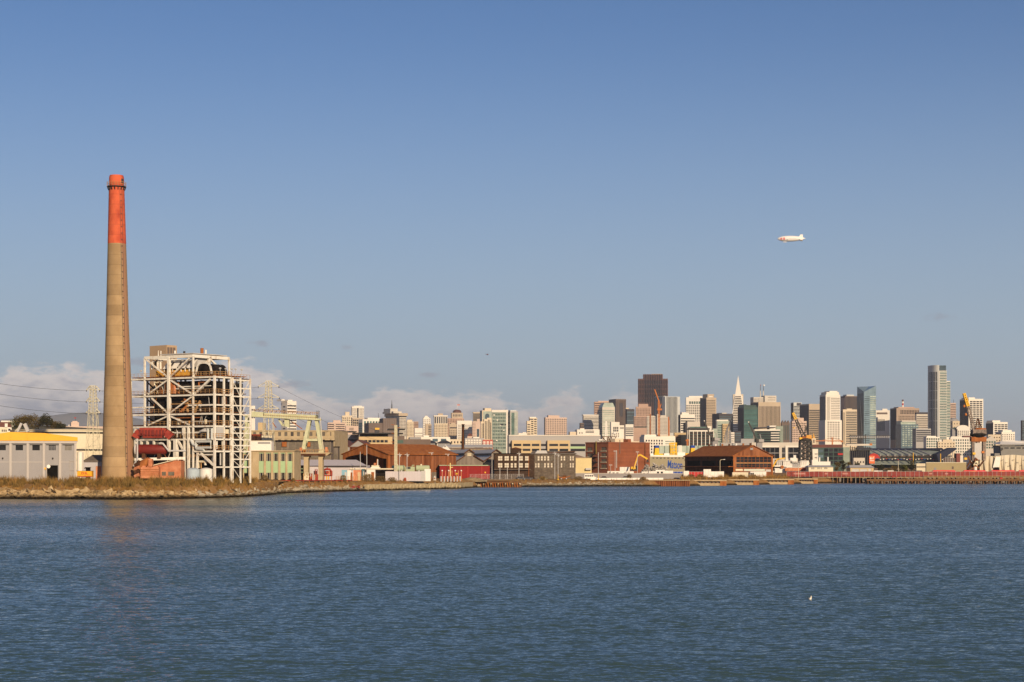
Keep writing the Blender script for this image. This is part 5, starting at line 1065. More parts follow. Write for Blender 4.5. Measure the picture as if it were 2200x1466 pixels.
rl.beam((fx(568), -1.2, zz_(891)), (fx(683), -1.2, zz_(897)), .09); rl.beam((fx(541), 4, zz_(879.5)), (fx(683), 4, zz_(886)), .14); rl.beam((fx(541), 4, zz_(882)), (fx(683), 4, zz_(888)), .1); rl.build('walkway_rail', RAIL, t)
bk = MB()
for k in range(14): bk.beam((fx(545 + k * 9), 2, zz_(884 + k * .45)), (fx(549 + k * 9), 2, zz_(880 + k * .45)), .16)
bk.build('cable_carrier', RUSTDK, t)
cg = MB()
for k in range(4): cg.beam((fx(680 + k * 2.4), -1, zz_(899)), (fx(680 + k * 2.4), -1, zz_(883)), .1); cg.beam((fx(680), -1, zz_(884 + 4 * k)), (fx(687.5), -1, zz_(884 + 4 * k)), .1)
cg.build('end_cage', LINE, t)
for (a, b) in ((664.5, 650.5), (679.5, 691)):
 MB().beam((fx(a), .5, zz_(903)), (fx(b), 0, zz_(971)), 1.25, 1.6).build('leg', CRANEG, t); MB().beam((fx(a), 4, zz_(903)), (fx(b), 5.5, zz_(971)), 1.0, 1.3).build('leg', CRANEG, t)
 MB().box(fx(b) - 1.0, fx(b) + 1.0, -.8, 1.0, 0, zz_(969.5)).build('bogie', CRANEG, t)
MB().beam((fx(656.5), .2, zz_(945.5)), (fx(686), .2, zz_(945.5)), .9, .9).build('cross_tie', CRANEG, t)
MB().beam((fx(688.5), -.6, zz_(897)), (fx(695), -.6, zz_(970)), .16).build('cable_duct', TANKW, t)
hk = MB(); hk.prism([(fx(611), zz_(900)), (fx(621), zz_(901)), (fx(621), zz_(919)), (fx(611), zz_(916))], 0, 3); hk.beam((fx(598), 1, zz_(901)), (fx(606), 1, zz_(913)), .7); hk.beam((fx(606), 1, zz_(913)), (fx(613), 1, zz_(915)), .7); hk.build('hoist_house', CRANEG, t)
for a, b, c_, d in ((584, 908, 592, 919), (623, 904, 648, 922)): MB().beam((fx(a), 2, zz_(b)), (fx(c_), 2, zz_(d)), .3).build('jib', RUST, t)
for b in (530,):
 for y in (0, 5): MB().beam((fx(b), y, zz_(896)), (fx(b - 4), y, zz_(971)), 1.0, 1.3).build('leg', CRANEG, t)
Yw = 725.0; t = thing('low_shed', 'low lilac white metal shed with a broad pale roof right of the crane platform', 'shed', (X(655, Yw), Yw, 3.4)); fx, _ = local(655, Yw); zz_ = lambda py: Z(py, Yw) - 3.4
MB().box(0, fx(788), 0, 16, 0, zz_(1000)).build('wall', LILAC, t)
MB().add([(fx(628), -1, zz_(1001)), (fx(790), -1, zz_(1001)), (fx(761), 10, zz_(988)), (fx(640), 10, zz_(988)), (fx(761), 22, zz_(1001)), (fx(628), 22, zz_(1001))], [(0, 1, 2, 3), (1, 4, 2), (3, 2, 4, 5), (0, 3, 5)]).build('roof', LILAC, t)
MB().box(fx(686), fx(790), -1.1, -.9, zz_(1002.5), zz_(1000.8)).build('gutter', LINE, t)
for a, b, q_ in ((662, 670, 1010), (674, 682, 1012)): MB().box(fx(a), fx(b), -.1, .1, 0, zz_(q_)).build('door', SHEETG if a == 662 else LINE, t)
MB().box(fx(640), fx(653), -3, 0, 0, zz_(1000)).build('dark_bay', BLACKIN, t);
for p in (1007, 1014): MB().box(fx(640), fx(653), -3.2, -3, zz_(p + 1), zz_(p)).build('green_beam', GREENP, t)
Yz = 900.0; t = thing('zigzag_shed', 'grey shed with a zigzag row of maroon gable roofs', 'shed', (X(714, Yz), Yz, 3)); fx, _ = local(714, Yz); zz_ = lambda py: Z(py, Yz) - 3
MB().prism([(0, 0), (fx(790), 0), (fx(790), zz_(958)), (fx(770), zz_(946.5)), (fx(750.5), zz_(961)), (fx(735), zz_(946.5)), (fx(724), zz_(956)), (0, zz_(961))], 0, 2).build('gable_wall', GREY, t)
def slope(px0, py0, px1, py1, y0, y1, m, nm, tt, fx, zz_, th=.35):
 a, b, c_, d = fx(px0), zz_(py0), fx(px1), zz_(py1)
 return MB().add([(a, y0, b), (c_, y0, d), (c_, y1, d), (a, y1, b), (a, y0, b + th), (c_, y0, d + th), (c_, y1, d + th), (a, y1, b + th)], [(3, 2, 1, 0), (4, 5, 6, 7), (0, 1, 5, 4), (1, 2, 6, 5), (2, 3, 7, 6), (3, 0, 4, 7)]).build(nm, m, tt)
for a, b in (((714, 961), (735, 946)), ((735, 946), (750.5, 961)), ((750.5, 961), (770, 946)), ((770, 946), (790, 958))): slope(*a, *b, -.6, 45, MAROON, 'roof', t, fx, zz_)
MB().add([(0, 44, zz_(961)), (fx(735), 44, zz_(945)), (fx(714), 60, zz_(945))], [(0, 1, 2)])
t = thing('workshop', 'small grey shed under a dark flat eave right of the glazed workshop', 'shed', (X(712, 830), 830, 3)); fx, _ = local(712, 830); zz_ = lambda py: Z(py, 830) - 3
MB().box(0, fx(726), 0, 8, 0, zz_(961)).build('wall', ASH, t); MB().box(-.4, fx(727), -.6, 8, zz_(961), zz_(959.6)).build('roof', BOILER, t); window(t, (fx(714), fx(723), zz_(985), zz_(976)), -.35, OLDWIN, ASH, 3, 3, .1)
Yt = 1150.0
t = T('office_building', 'tan office building with a row of square windows under a dark flat roof', Yt, 770, 771, 843, 938.5, TAN, cat='building', bot=955, depth=30); t.grid('r', 7, 1, GLD, .62, .95, T=945, B=951.5, L=773, Rr=834); t.box('upper_storey', DARK, 1, t.px_r(834), 3, 25, t.H, t.pz(932)); t.box('roof_slab', LINE, -4, t.px_r(866), -3, 28, t.pz(932), t.pz(930)); t.box('roof_slab', LINE, t.px_r(834), t.px_r(870), -3, 20, t.pz(923.5), t.pz(921)); t.done()
t = T('office_building', 'tan office block half hidden behind the zigzag roofs', Yt + 60, 713, 714, 743, 936, TAN, cat='building', bot=955, depth=20); t.grid('r', 4, 1, GLD, .55, .9, T=942, B=947); t.box('upper_storey', DARK, .5, t.LR, 2, 18, t.H, t.pz(928.5)); t.box('roof_slab', LINE, -2, t.px_r(766), -2, 20, t.pz(928.5), t.pz(926.5)); t.done()
t = T('office_building', 'plain dark grey block between the two tan office buildings', Yt + 20, 743, 743.5, 771, 934, GREY, cat='building', bot=955, depth=20); t.bands('r', 1, DARK, .9, T=944, B=948); t.done()
t = T('office_building', 'dark grey offices right of the long tan building', Yt + 40, 843, 844, 925, 944, UMBER, cat='building', bot=955, depth=40); t.grid('r', 1, 1, GLG, .8, .8, T=945, B=953, L=852, Rr=868); t.box('upper_block', UMBER, t.px_r(851), t.px_r(869), 0, 20, t.H, t.pz(937)); t.up('roof_hut', GREY, 880, 905, 939); t.done()
t = T('long_building', 'low white building with blue windows above the dark roofs', 1500, 903, 904, 967, 939, WHITE, cat='building', bot=952, depth=30); t.grid('r', 2, 1, GLC, .5, .8, L=926, Rr=962, T=942, B=950); t.up('rooftop_box', WHITE, 910, 922, 935.5); t.done()
for (a, b, p) in ((911, 935, 946), (940, 967, 946)):
 u_ = thing('slate_roofed_hall', 'dark slate pitched roof hall, %s of the two before the white building' % ('left' if a == 911 else 'right'), 'hall', (X(a, 1300), 1300, 3)); fx, _ = local(a, 1300); zz_ = lambda py: Z(py, 1300) - 3
 MB().box(0, fx(b), 0, 30, 0, zz_(952)).build('wall', GREY, u_); MB().add([(-1, -1, zz_(952)), (fx(b) + 1, -1, zz_(952)), (fx(b) - 3, 12, zz_(p)), (3, 12, zz_(p)), (fx(b) + 1, 31, zz_(952)), (-1, 31, zz_(952))], [(0, 1, 2, 3), (1, 4, 2), (3, 2, 4, 5), (0, 3, 5)]).build('roof', DARK, u_)
t = T('brick_hall', 'dark maroon roofed strip left of the slate roofed halls', 1320, 888, 889, 912, 948, MAROON, cat='building', bot=955, depth=20); t.done()
t = T('apartment_block', 'grey apartment block with white window grid below the arched hotel', 1500, 996, 999, 1040, 941.5, MIDGREY, cat='building', bot=958, depth=25); t.grid('r', 7, 3, WHITE, .55, .5, nm='white_window', T=944); t.up('rooftop_box', WHITE, 1017, 1030, 939); t.done()
t = T('apartment_block', 'brick red apartment block with white windows beside the grey one', 1480, 1036, 1037, 1059, 945, mat('brick_red_render', (.42, .12, .09), var=.08), cat='building', bot=970, depth=20); t.grid('r', 3, 5, WHITE, .5, .5, nm='white_window', T=948); t.done()
t = T('cream_building', 'cream low building behind the black chimney', 1550, 966, 967, 1000, 944, CREAM, cat='building', bot=955, depth=25); t.grid('r', 5, 1, GLB, .3, .4, T=946); t.done()
t = thing('gabled_hall', 'small cream gabled chapel like hall with a rounded red roof near the black chimney', 'hall', (X(1004, 1600), 1600, 3)); fx, _ = local(1004, 1600); zz_ = lambda py: Z(py, 1600) - 3
MB().box(0, fx(1015), 0, 12, 0, zz_(937)).build('wall', ROSE, t); MB().prism([(fx(1009.5) + fx(1009) * 1.0 * math.cos(math.pi * k / 8), zz_(937) + (zz_(931.5) - zz_(937)) * math.sin(math.pi * k / 8)) for k in range(9)], -.5, 12).build('roof', MAROON, t)
t = thing('long_terrace', 'long low tan terrace with a pale grey roof behind the chimney', 'building', (X(958, 1050), 1050, 3)); fx, _ = local(958, 1050); zz_ = lambda py: Z(py, 1050) - 3
MB().box(0, fx(1057), 0, 14, 0, zz_(962.5)).build('wall', TAN, t); MB().box(0, fx(1057), -.15, .1, zz_(966), zz_(962.8)).build('upper_band', UMBER, t); slope(957, 962, 1057.5, 962, -.5, 1, SHEETG, 'eave', t, fx, zz_)
MB().add([(-.6, -.8, zz_(961.3)), (fx(1058), -.8, zz_(961.3)), (fx(1058), 9, zz_(955)), (-.6, 9, zz_(955)), (fx(1058), 18, zz_(961)), (-.6, 18, zz_(961))], [(0, 1, 2, 3), (3, 2, 4, 5), (1, 4, 2), (0, 3, 5)]).build('roof', SHEETG, t)
for k in range(11): window(t, (fx(969 + 7.6 * k), fx(973 + 7.6 * k), zz_(970), zz_(966.5)), -.25, GLG, TANKW, 2, 1, .1)
MB().prism([(fx(951), 0), (fx(969), 0), (fx(969), zz_(968)), (fx(957), zz_(955.5)), (fx(951), zz_(962))], -2, 8).build('white_gable', TWHITE, t); MB().box(fx(954), fx(959), -2.2, -1.9, zz_(961), zz_(957)).build('gable_louvre', GREY, t)
Ye = 800.0; AE = 50; t = Tower('rust_shed', 'big rusty corrugated shed with a dark open gable end', 'shed', Ye, 738, 834.6, 980, 976, RUSTWALL, base=3.2, a=44)
bpy.data.objects.remove(t.wall); W_, L_ = t.LL, t.LR; ev = t.pz(975.5); gnd = t.pz(1012) if t.pz(1012) > -.3 else 0
rg = Z(956, Ye + W_ * .5 * math.cos(t.a)) - 3.2
MB().add([(0, 0, 0), (L_, 0, 0), (L_, 0, ev), (0, 0, ev), (0, -.001, 0)], [(0, 1, 2, 3)]).build('long_wall', RUSTWALL, t.o)
sl = MB();
for k in range(46): sl.box(L_ * k / 46, L_ * (k + .45) / 46, -.14, -.005, ev * .3, ev)
sl.build('corrugation', RUSTWALL, t.o); MB().box(0, L_, -.2, 0, 0, ev * .28).build('lower_wall', ASH, t.o)
MB().prismx([(0, ev), (W_ / 2, rg), (W_, ev), (W_, ev - 2.2), (W_ * .86, ev - 1.0), (W_ * .5, ev + .4), (W_ * .12, ev - 2.0), (0, ev - 2.2)], -.3, .2).build('gable_fascia', RUST, t.o)
for y0, y1 in ((-.25, .9), (W_ - .9, W_ + .1)): MB().box(-.35, .6, y0, y1, 0, ev).build('door_post', RUST, t.o)
MB().box(-.55, .35, W_ * .5 - .7, W_ * .5 + .7, ev - .5, rg + .6).build('ridge_post', RUST, t.o)
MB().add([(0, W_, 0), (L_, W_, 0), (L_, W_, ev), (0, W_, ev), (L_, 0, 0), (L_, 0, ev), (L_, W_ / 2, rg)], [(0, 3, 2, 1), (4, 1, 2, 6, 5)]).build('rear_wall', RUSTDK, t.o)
for s_ in (0, 1):
 y0 = -1.0 if s_ == 0 else W_ + 1.0; MB().add([(-.8, y0, ev - .35), (L_ + .5, y0, ev - .35), (L_ + .5, W_ / 2, rg + .1), (-.8, W_ / 2, rg + .1), (-.8, y0, ev - .02), (L_ + .5, y0, ev - .02), (L_ + .5, W_ / 2, rg + .45), (-.8, W_ / 2, rg + .45)], [(0, 1, 2, 3), (4, 5, 6, 7), (0, 1, 5, 4), (1, 2, 6, 5), (2, 3, 7, 6), (3, 0, 4, 7)]).build('roof', RUST, t.o)
MB().box(L_ * .3, L_ * 1.05, W_ * .5 + 2, W_ + 10, 0, rg - .6).build('rear_bay', RUSTWALL, t.o)
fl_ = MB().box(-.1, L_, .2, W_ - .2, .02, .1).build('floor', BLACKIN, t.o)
t = thing('tugboat_cabin', 'white boat cabin with orange gear parked before the dark shed opening', 'boat', at(807, 1008, 775)); fx, _ = local(807, 775); zz_ = lambda py: (1008 - py) / F * 775
MB().box(fx(796), fx(816), 0, 4, 0, zz_(1004)).build('hull', TWHITE, t); MB().box(fx(798), fx(814), .5, 3, zz_(1004), zz_(1000)).build('cabin', TANKW, t); MB().box(fx(803), fx(808), .2, 2, zz_(1000), zz_(995)).build('engine_box', ORNG, t); MB().tube([(fx(811), 1, zz_(1000)), (fx(811), 1, zz_(987))], .2, 6).build('mast', TWHITE, t); MB().beam((fx(808), 1, zz_(999)), (fx(810), 1, zz_(986)), .25).build('boom', RUST, t)
def lattice(mb, x, y, w0, w1, z0, z1, n, th=.14):
 """square tapering truss along z"""
 def c_(k):
  w_ = w0 + (w1 - w0) * k / n; z = z0 + (z1 - z0) * k / n
  return [(x - w_ / 2, y - w_ / 2, z), (x + w_ / 2, y - w_ / 2, z), (x + w_ / 2, y + w_ / 2, z), (x - w_ / 2, y + w_ / 2, z)]
 for k in range(n):
  a, b = c_(k), c_(k + 1)
  for i in range(4):
   mb.beam(a[i], b[i], th * 1.5); mb.beam(a[i], b[(i + 1) % 4], th); mb.beam(a[(i + 1) % 4], b[i], th); mb.beam(b[i], b[(i + 1) % 4], th)
 return mb
Yl = 725.0; t = thing('power_mast', 'tall slim cream lattice mast with short brown crossarms before the rust shed', 'mast', (X(850.5, Yl), Yl, 3.3)); zz_ = lambda py: Z(py, Yl) - 3.3
lattice(MB(), 0, 0, .95, .85, 0, zz_(914), 16, .16).build('mast', LATT, t); MB().box(-.3, .3, -.2, .2, 0, zz_(914)).build('core', LATT, t)
for p, d in ((914, -1), (920, 1), (932, -1), (951, -1)): MB().beam((0, 0, zz_(p)), (d * 1.9, 0, zz_(p - 1.4)), .22).build('crossarm', RUST, t)
POLES = [(774, 971, 1008, 690, 0, 'by the dark mouth of the rust shed'), (788, 956, 1025, 600, .0, 'tallest, at the right end of the low white shed'), (858, 973, 1008, 690, 1, 'just right of the lattice mast'), (874.5, 973, 1008, 700, 1, 'second right of the lattice mast'), (926, 969, 1012, 680, 1, 'before the middle of the rusty long wall'), (961, 972, 1000, 690, 1, 'at the right end of the rusty long wall'), (1115, 971, 1012, 760, 1, 'before the brown windowed timber building'), (1136, 980, 1030, 735, 0, 'rusty one before the brown timber building'), (1192, 970, 1010, 770, 1, 'left one of the pair before the grey timber wing'), (1199, 974, 1024, 770, 1, 'right one of the pair before the grey timber wing'), (1285.5, 972, 1022, 790, 0, 'in front of the brick fire escape'), (1074, 1003, 1024, 735, 0, 'short bare one left of the timber building'), (1090, 1003, 1026, 735, 0, 'short bare one below the timber building'), (1057, 976, 1004, 745, 0, 'beside the red building')]
for px, p0, p1, Y, arm, where in POLES:
 Y = max(Y + 25, shoreY(px) + (30 if px > 1000 else 16))
 t = thing('utility_pole', 'wooden utility pole %s' % where, 'pole', (X(px, Y), Y, 3.2), group='utility poles along the yards'); zt_ = Z(p0, Y) - 3.2
 MB().tube([(0, 0, 0), (0, 0, zt_)], .17, 7, .12).build('pole', RUST if 'rusty' in where else SHEETG, t)
 if arm:
  MB().box(-1.0, 1.0, -.08, .08, zt_ - .9, zt_ - .7).build('crossarm', SHEETG, t); MB().tube([(.3, 0, zt_ - 1.6), (.3, 0, zt_ - .9)], .22, 7).build('transformer', SHEETG, t)
Yq = 940.0; t = thing('black_chimney', 'slim black steel chimney rising in front of the white hotel block', 'chimney', (X(995, Yq), Yq, 3)); MB().tube([(-.4, 0, 0), (0, 0, Z(912, Yq) - 3)], .78, 14, .72).build('flue', BOILER, t, smooth=True); MB().tube([(0, 0, Z(914, Yq) - 3), (0, 0, Z(911.5, Yq) - 3)], .82, 14).build('cap', RUSTDK, t); MB().box(-.12, .12, -.9, -.7, 0, Z(918, Yq) - 3).build('ladder', RUST, t)
for j, (xl, xa, xr, apy, py_, lab) in enumerate(((980, 1008, 1038, 967.5, 992, 'left weathered timber shed with a raised monitor roof'), (1038, 1066, 1094, 967.5, 992, 'right weathered timber shed with a raised monitor roof'))):
 Yj = 862.0 + j * 14; t = thing('timber_shed', lab, 'shed', (X(xa, Yj), Yj, 3.1), R(14)); fx, _ = local(xa, Yj); zz_ = lambda py: Z(py, Yj) - 3.1
 MB().prism([(fx(xl), 0), (fx(xr), 0), (fx(xr), zz_(992)), (fx(xa + 10), zz_(980)), (fx(xa + 10), zz_(974)), (fx(xa), zz_(apy)), (fx(xa - 10), zz_(974)), (fx(xa - 10), zz_(980)), (fx(xl), zz_(992))], 0, 60).build('wall', ASH, t)
 for a, b, c_, d in ((xl - 1, 992.3, xa - 9, 979.6), (xa + 9, 979.6, xr + 1, 992.3), (xa - 11, 974.6, xa, 967), (xa, 967, xa + 11, 974.6)): slope(a, b, c_, d, -.8, 60.5, SHEETG, 'roof', t, fx, zz_, .3)
 for a, b, c_, d in ((xl - 1, 992.5, xa - 9, 979.8), (xa + 9, 979.8, xr + 1, 992.5), (xa - 11, 974.8, xa, 967.2), (xa, 967.2, xa + 11, 974.8)): slope(a, b, c_, d, -1.0, -.75, RUSTDK, 'barge_board', t, fx, zz_, .5)
 if j == 0: window(t, (fx(1004), fx(1013), zz_(980), zz_(974)), -.25, TANKW, ASH, 3, 2, .1)
 MB().box(fx(xl + 4), fx(xr - 3), -.06, .02, 0, zz_(1000)).build('lower_boarding', mat('pale_boarding', (.27, .20, .14), var=.15, scale=.6), t)
MB().box(fx(1040), fx(1056), -1, 0, zz_(1006), zz_(994)).build('cream_hoarding', TAN, t)
Yd_ = 856.0; t = thing('timber_office', 'long dark brown timber building with two rows of white sash windows', 'building', (X(1062, Yd_), Yd_, 3.1), R(2)); fx, _ = local(1062, Yd_); zz_ = lambda py: Z(py, Yd_) - 3.1
DKTIM = mat('dark_timber', (.035, .022, .015), col2=(.075, .045, .03), scale=.8, stretch=2.5, rough=1, spec=.1)
FADTIM = mat('faded_timber', (.085, .065, .05), col2=(.16, .13, .10), scale=.8, stretch=1.5, rough=1, spec=.1)
PANEW = mat('boarded_window', (.52, .45, .35), col2=(.66, .60, .50), scale=1.3, rough=.7)
xsW = [(1070, 1079.6), (1084, 1093.6), (1097.2, 1102.5), (1105, 1110), (1115, 1123.5), (1128, 1136.3)]
rects = [(fx(a), fx(b), zz_(q_), zz_(p)) for a, b in xsW for p, q_ in ((980, 990), (995, 1005))]
holed('wall', DKTIM, t, 0, fx(1139), 0, zz_(975), rects); wb = MB(); shellbox(wb, 0, fx(1139), 0, 12, 0, zz_(975)); wb.build('side_wall', DKTIM, t)
for i, rc in enumerate(rects): window(t, rc, 0, PANEW if i != 4 else TANKW, DKTIM, 2 if rc[1] - rc[0] > 1.5 else 1, 2, .1)
MB().box(-.2, fx(1140), -.3, 12, zz_(975), zz_(974)).build('roof', BOILER, t); MB().box(fx(1098), fx(1120), 1, 9, zz_(974), zz_(964.5)).build('roof_hut', DKTIM, t); MB().prism([(fx(1096), zz_(964.5)), (fx(1121), zz_(964.5)), (fx(1108), zz_(961))], .5, 9.5).build('hut_roof', RUSTDK, t); MB().box(fx(1100), fx(1124), 3, 9, zz_(966), zz_(965)).build('roof_ridge', ASH, t); MB().box(-.2, fx(1140), -1.5, 0, zz_(1009.5), zz_(1008.6)).build('loading_step', ASH, t)
t = thing('timber_wing', 'faded grey brown timber wing with rows of narrow windows right of the dark timber building', 'building', (X(1139, Yd_ + 3), Yd_ + 3, 3.1), R(3)); fx, _ = local(1139, Yd_ + 3)
xsW = [(1150, 1153), (1155, 1159.5), (1162, 1166.5), (1169, 1173), (1176, 1180.5), (1183.5, 1187.5), (1205, 1208.5), (1211, 1215), (1224.5, 1228), (1230, 1233.5)]
rects = [(fx(a), fx(b), zz_(q_), zz_(p)) for a, b in xsW for p, q_ in ((980, 990), (995, 1005))]
holed('wall', FADTIM, t, 0, fx(1237), 0, zz_(975.5), rects); wb = MB(); shellbox(wb, 0, fx(1237), 0, 12, 0, zz_(975.5)); wb.build('side_wall', FADTIM, t)
for i, rc in enumerate(rects): window(t, rc, 0, PANEW if i % 5 else OLDWIN, FADTIM, 1, 2, .12)
MB().box(0, fx(1148), -.1, .0, 0, zz_(975.5)).build('recess_shade_strip', DKTIM, t)  # flat dark strip painted in for the shaded corner recess
MB().add([(fx(1139), -.6, zz_(975.2)), (fx(1240), -.6, zz_(975.2)), (fx(1232), 8, zz_(969)), (fx(1146), 8, zz_(969)), (fx(1139), -.6, zz_(976)), (fx(1240), -.6, zz_(976))], [(0, 1, 2, 3), (4, 5, 1, 0)]).build('roof', ASH, t); MB().prism([(fx(1149), zz_(975)), (fx(1177), zz_(975)), (fx(1174), zz_(968)), (fx(1155), zz_(968))], 1, 8).build('pale_dormer', SHEETG, t); slope(1178, 974, 1237, 971, 2, 9, RUSTDK, 'dark_ridge', t, fx, zz_)
Yr = 1200.0; t = T('office_building', 'long office building with a plain grey upper storey and tan window blocks', Yr, 1090, 1093, 1290, 935.5, MIDGREY, cat='building', bot=980, a=6, depth=40)
for a, b in ((1099, 1161), (1175, 1223)):
 t.box('tan_block', TAN, t.px_r(a), t.px_r(b), -3, 3, 0, t.pz(946.5))
 n_ = 3 if b < 1170 else 2
 for k in range(n_):
  for p in (954, 964.5): t.box('window', GLD, t.px_r(a + 4 + k * (b - a - 4) / n_), t.px_r(a + (k + 1) * (b - a - 4) / n_ + .5), -3.2, -2.7, t.pz(p + 4.6), t.pz(p))
for p in (954, 964.5): t.box('window', GLD, t.px_r(1162), t.px_r(1174), -.2, .3, t.pz(p + 4.5), t.pz(p)); t.box('window', GLD, t.px_r(1226), t.px_r(1257), -.2, .3, t.pz(p + 5), t.pz(p))
t.box('window', GLD, t.px_r(1093.5), t.px_r(1098), -.2, .3, t.pz(960), t.pz(953)); t.box('pale_band', GREENP, t.px_r(1224), t.px_r(1258), -.25, .3, t.pz(964), t.pz(959.5)); t.box('roof_edge', WHITE, 0, t.LR, -.4, .4, t.H - .3, t.pz(934.8)); t.done()
Yy = 905.0; t = thing('yellow_building', 'plain pale yellow box building left of the brick warehouse', 'building', (X(1237, Yy), Yy, 3.1)); fx, _ = local(1237, Yy); zz_ = lambda py: Z(py, Yy) - 3.1
MB().box(0, fx(1271), 0, 12, 0, zz_(985)).build('wall', mat('pale_yellow_render', (.62, .50, .26), var=.05), t); MB().box(-.1, fx(1271.5), -.12, 12, zz_(985), zz_(983.8)).build('roof_edge', TAN, t); MB().prism([(fx(1234), zz_(984)), (fx(1262), zz_(984)), (fx(1240), zz_(977))], 5, 16).build('brown_roof', UMBER, t); MB().box(fx(1258), fx(1270), -1.5, 0, zz_(1010), zz_(1006)).build('loading_dock', SHEETG, t)
Yb2 = 925.0; t = Tower('brick_warehouse', 'big red brick warehouse with a blank wall and a fire escape on its left face', 'warehouse', Yb2, 1258, 1307, 1396, 952, BRICK, base=3.1, a=44); bpy.data.objects.remove(t.wall)
LRb, LLb = t.LR, t.LL
MB().add([(0, 0, 0), (LRb, 0, 0), (LRb, 0, t.H), (0, 0, t.H), (LRb, LLb, 0), (LRb, LLb, t.H), (0, LLb, 0), (0, LLb, t.H)], [(0, 1, 2, 3), (1, 4, 5, 2), (3, 2, 5, 7), (4, 6, 7, 5)]).build('blank_wall', BRICK, t.o)
lf = thing('window_wall', None, None); del_ = None
bpy.data.objects.remove(lf)
rows_ = [(961, 968.5), (974, 981), (986, 992.5), (998, 1006)]
rc2 = [(t.px_l(b), t.px_l(a), t.pz(q_), t.pz(p)) for (a, b) in ((1261, 1272), (1291, 1303)) for (p, q_) in rows_]
wall_l = holed('window_wall', DKBRICK, t.o, -LLb, 0, 0, t.H, [(-b, -a, c_, d) for a, b, c_, d in rc2], depth=.35); wall_l.rotation_euler = (0, 0, R(-90))
for a, b, c_, d in rc2:
 w_ = panel('window', OLDWIN, t.o, .25, .33, a, b, c_, d); panel('window_sill', TANKW, t.o, -.3, .02, a - .15, b + .15, c_ - .35, c_ - .05)
 f_ = MB(); f_.box(.15, .24, (a + b) / 2 - .06, (a + b) / 2 + .06, c_, d); f_.box(.15, .24, a, b, (c_ + d) / 2 - .06, (c_ + d) / 2 + .06); f_.build('window_bar', ASH, t.o)
MB().box(-.25, LRb + .2, -.25, .1, t.H - .1, t.H + .5).build('coping', DKBRICK, t.o); MB().box(-.25, .1, -.2, LLb, t.H - .1, t.H + .5).build('coping', DKBRICK, t.o)
fe = MB()
for i, (p, q_) in enumerate(((971, 982), (982, 993), (993, 1004))):
 a, b = (t.px_l(1283), t.px_l(1273)) if i % 2 == 0 else (t.px_l(1273), t.px_l(1283))
 fe.beam((-.9, a, t.pz(p)), (-.9, b, t.pz(q_)), .5, .25); fe.beam((-.9, a, t.pz(p) + 1), (-.9, b, t.pz(q_) + 1), .1); fe.box(-1.6, 0, min(a, b) - .6, max(a, b) + .6, t.pz(q_) - .1, t.pz(q_) + .1); fe.beam((-1.6, a, t.pz(q_) + 1), (-1.6, b, t.pz(q_) + 1), .1)
fe.build('fire_escape', LINE, t.o)
MB().tube([(-.3, t.px_l(1281.5), t.H + 1), (-.3, t.px_l(1281.5), t.pz(975))], .28, 8).build('drain_pipe', mat('olive_pipe', (.22, .16, .04)), t.o)
for px, p0, p1, m in ((1331, 945, 975, ASH), (1385, 948, 1000, RUSTDK), (1324, 968, 1006, SHEETG)): MB().tube([(t.px_r(px), -.25, t.pz(p0)), (t.px_r(px), -.25, t.pz(p1))], .2, 7).build('drain_pipe', m, t.o)
for a, b, p, m, y in ((1330, 1348, 942, CREAM, 3), (1349, 1356, 943, BRICK, .1), (1357, 1362, 944, YEL, 4), (1368, 1388, 947.5, CREAM, 5)): t.box('rooftop_hut', m, t.px_r(a), t.px_r(b), y, y + 6, t.H, t.pz(p))
fr = MB()
for px in (1313, 1322, 1331, 1340): fr.beam((t.px_r(px), 6, t.H), (t.px_r(px), 6, t.pz(938)), .25)
fr.beam((t.px_r(1311), 6, t.pz(938)), (t.px_r(1342), 6, t.pz(938)), .35); fr.beam((t.px_r(1311), 6, t.pz(938)), (t.px_r(1322), 6, t.H), .3); fr.beam((t.px_r(1331), 6, t.H), (t.px_r(1324), 6, t.pz(938)), .3); fr.build('roof_frame', RUSTDK, t.o)
t = thing('ship_bridge', 'white bridge deck and radar mast of a ship behind the brick warehouse', 'ship', at(1301, 952, 1000)); fx, _ = local(1301, 1000); zz_ = lambda py: (952 - py) / F * 1000
MB().box(fx(1286), fx(1315), 0, 6, -4, zz_(946)).build('bridge_deck', TWHITE, t); MB().box(fx(1286), fx(1316), -.5, 6.5, zz_(946), zz_(944)).build('bridge_roof', TWHITE, t)
for k in range(8): panel('window', GLD, t, fx(1288 + 3.3 * k), fx(1290.3 + 3.3 * k), -.1, .1, zz_(950), zz_(947.5))
lattice(MB(), fx(1303), 3, 1.3, .5, zz_(944), zz_(906), 9, .2).build('radar_mast', TWHITE, t)
for p, w_ in ((915, 8), (926, 6), (934, 9)): MB().box(fx(1303 - w_), fx(1303 + w_ * .6), 2.8, 3.2, zz_(p + 1), zz_(p)).build('yard_arm', TWHITE, t)
MB().lathe([(.0, 0), (.7, .3), (.9, .9), (.6, 1.5), (0, 1.7)], 12, (fx(1321), 3)).build('radome', TWHITE, t).location = (0, 0, zz_(934))
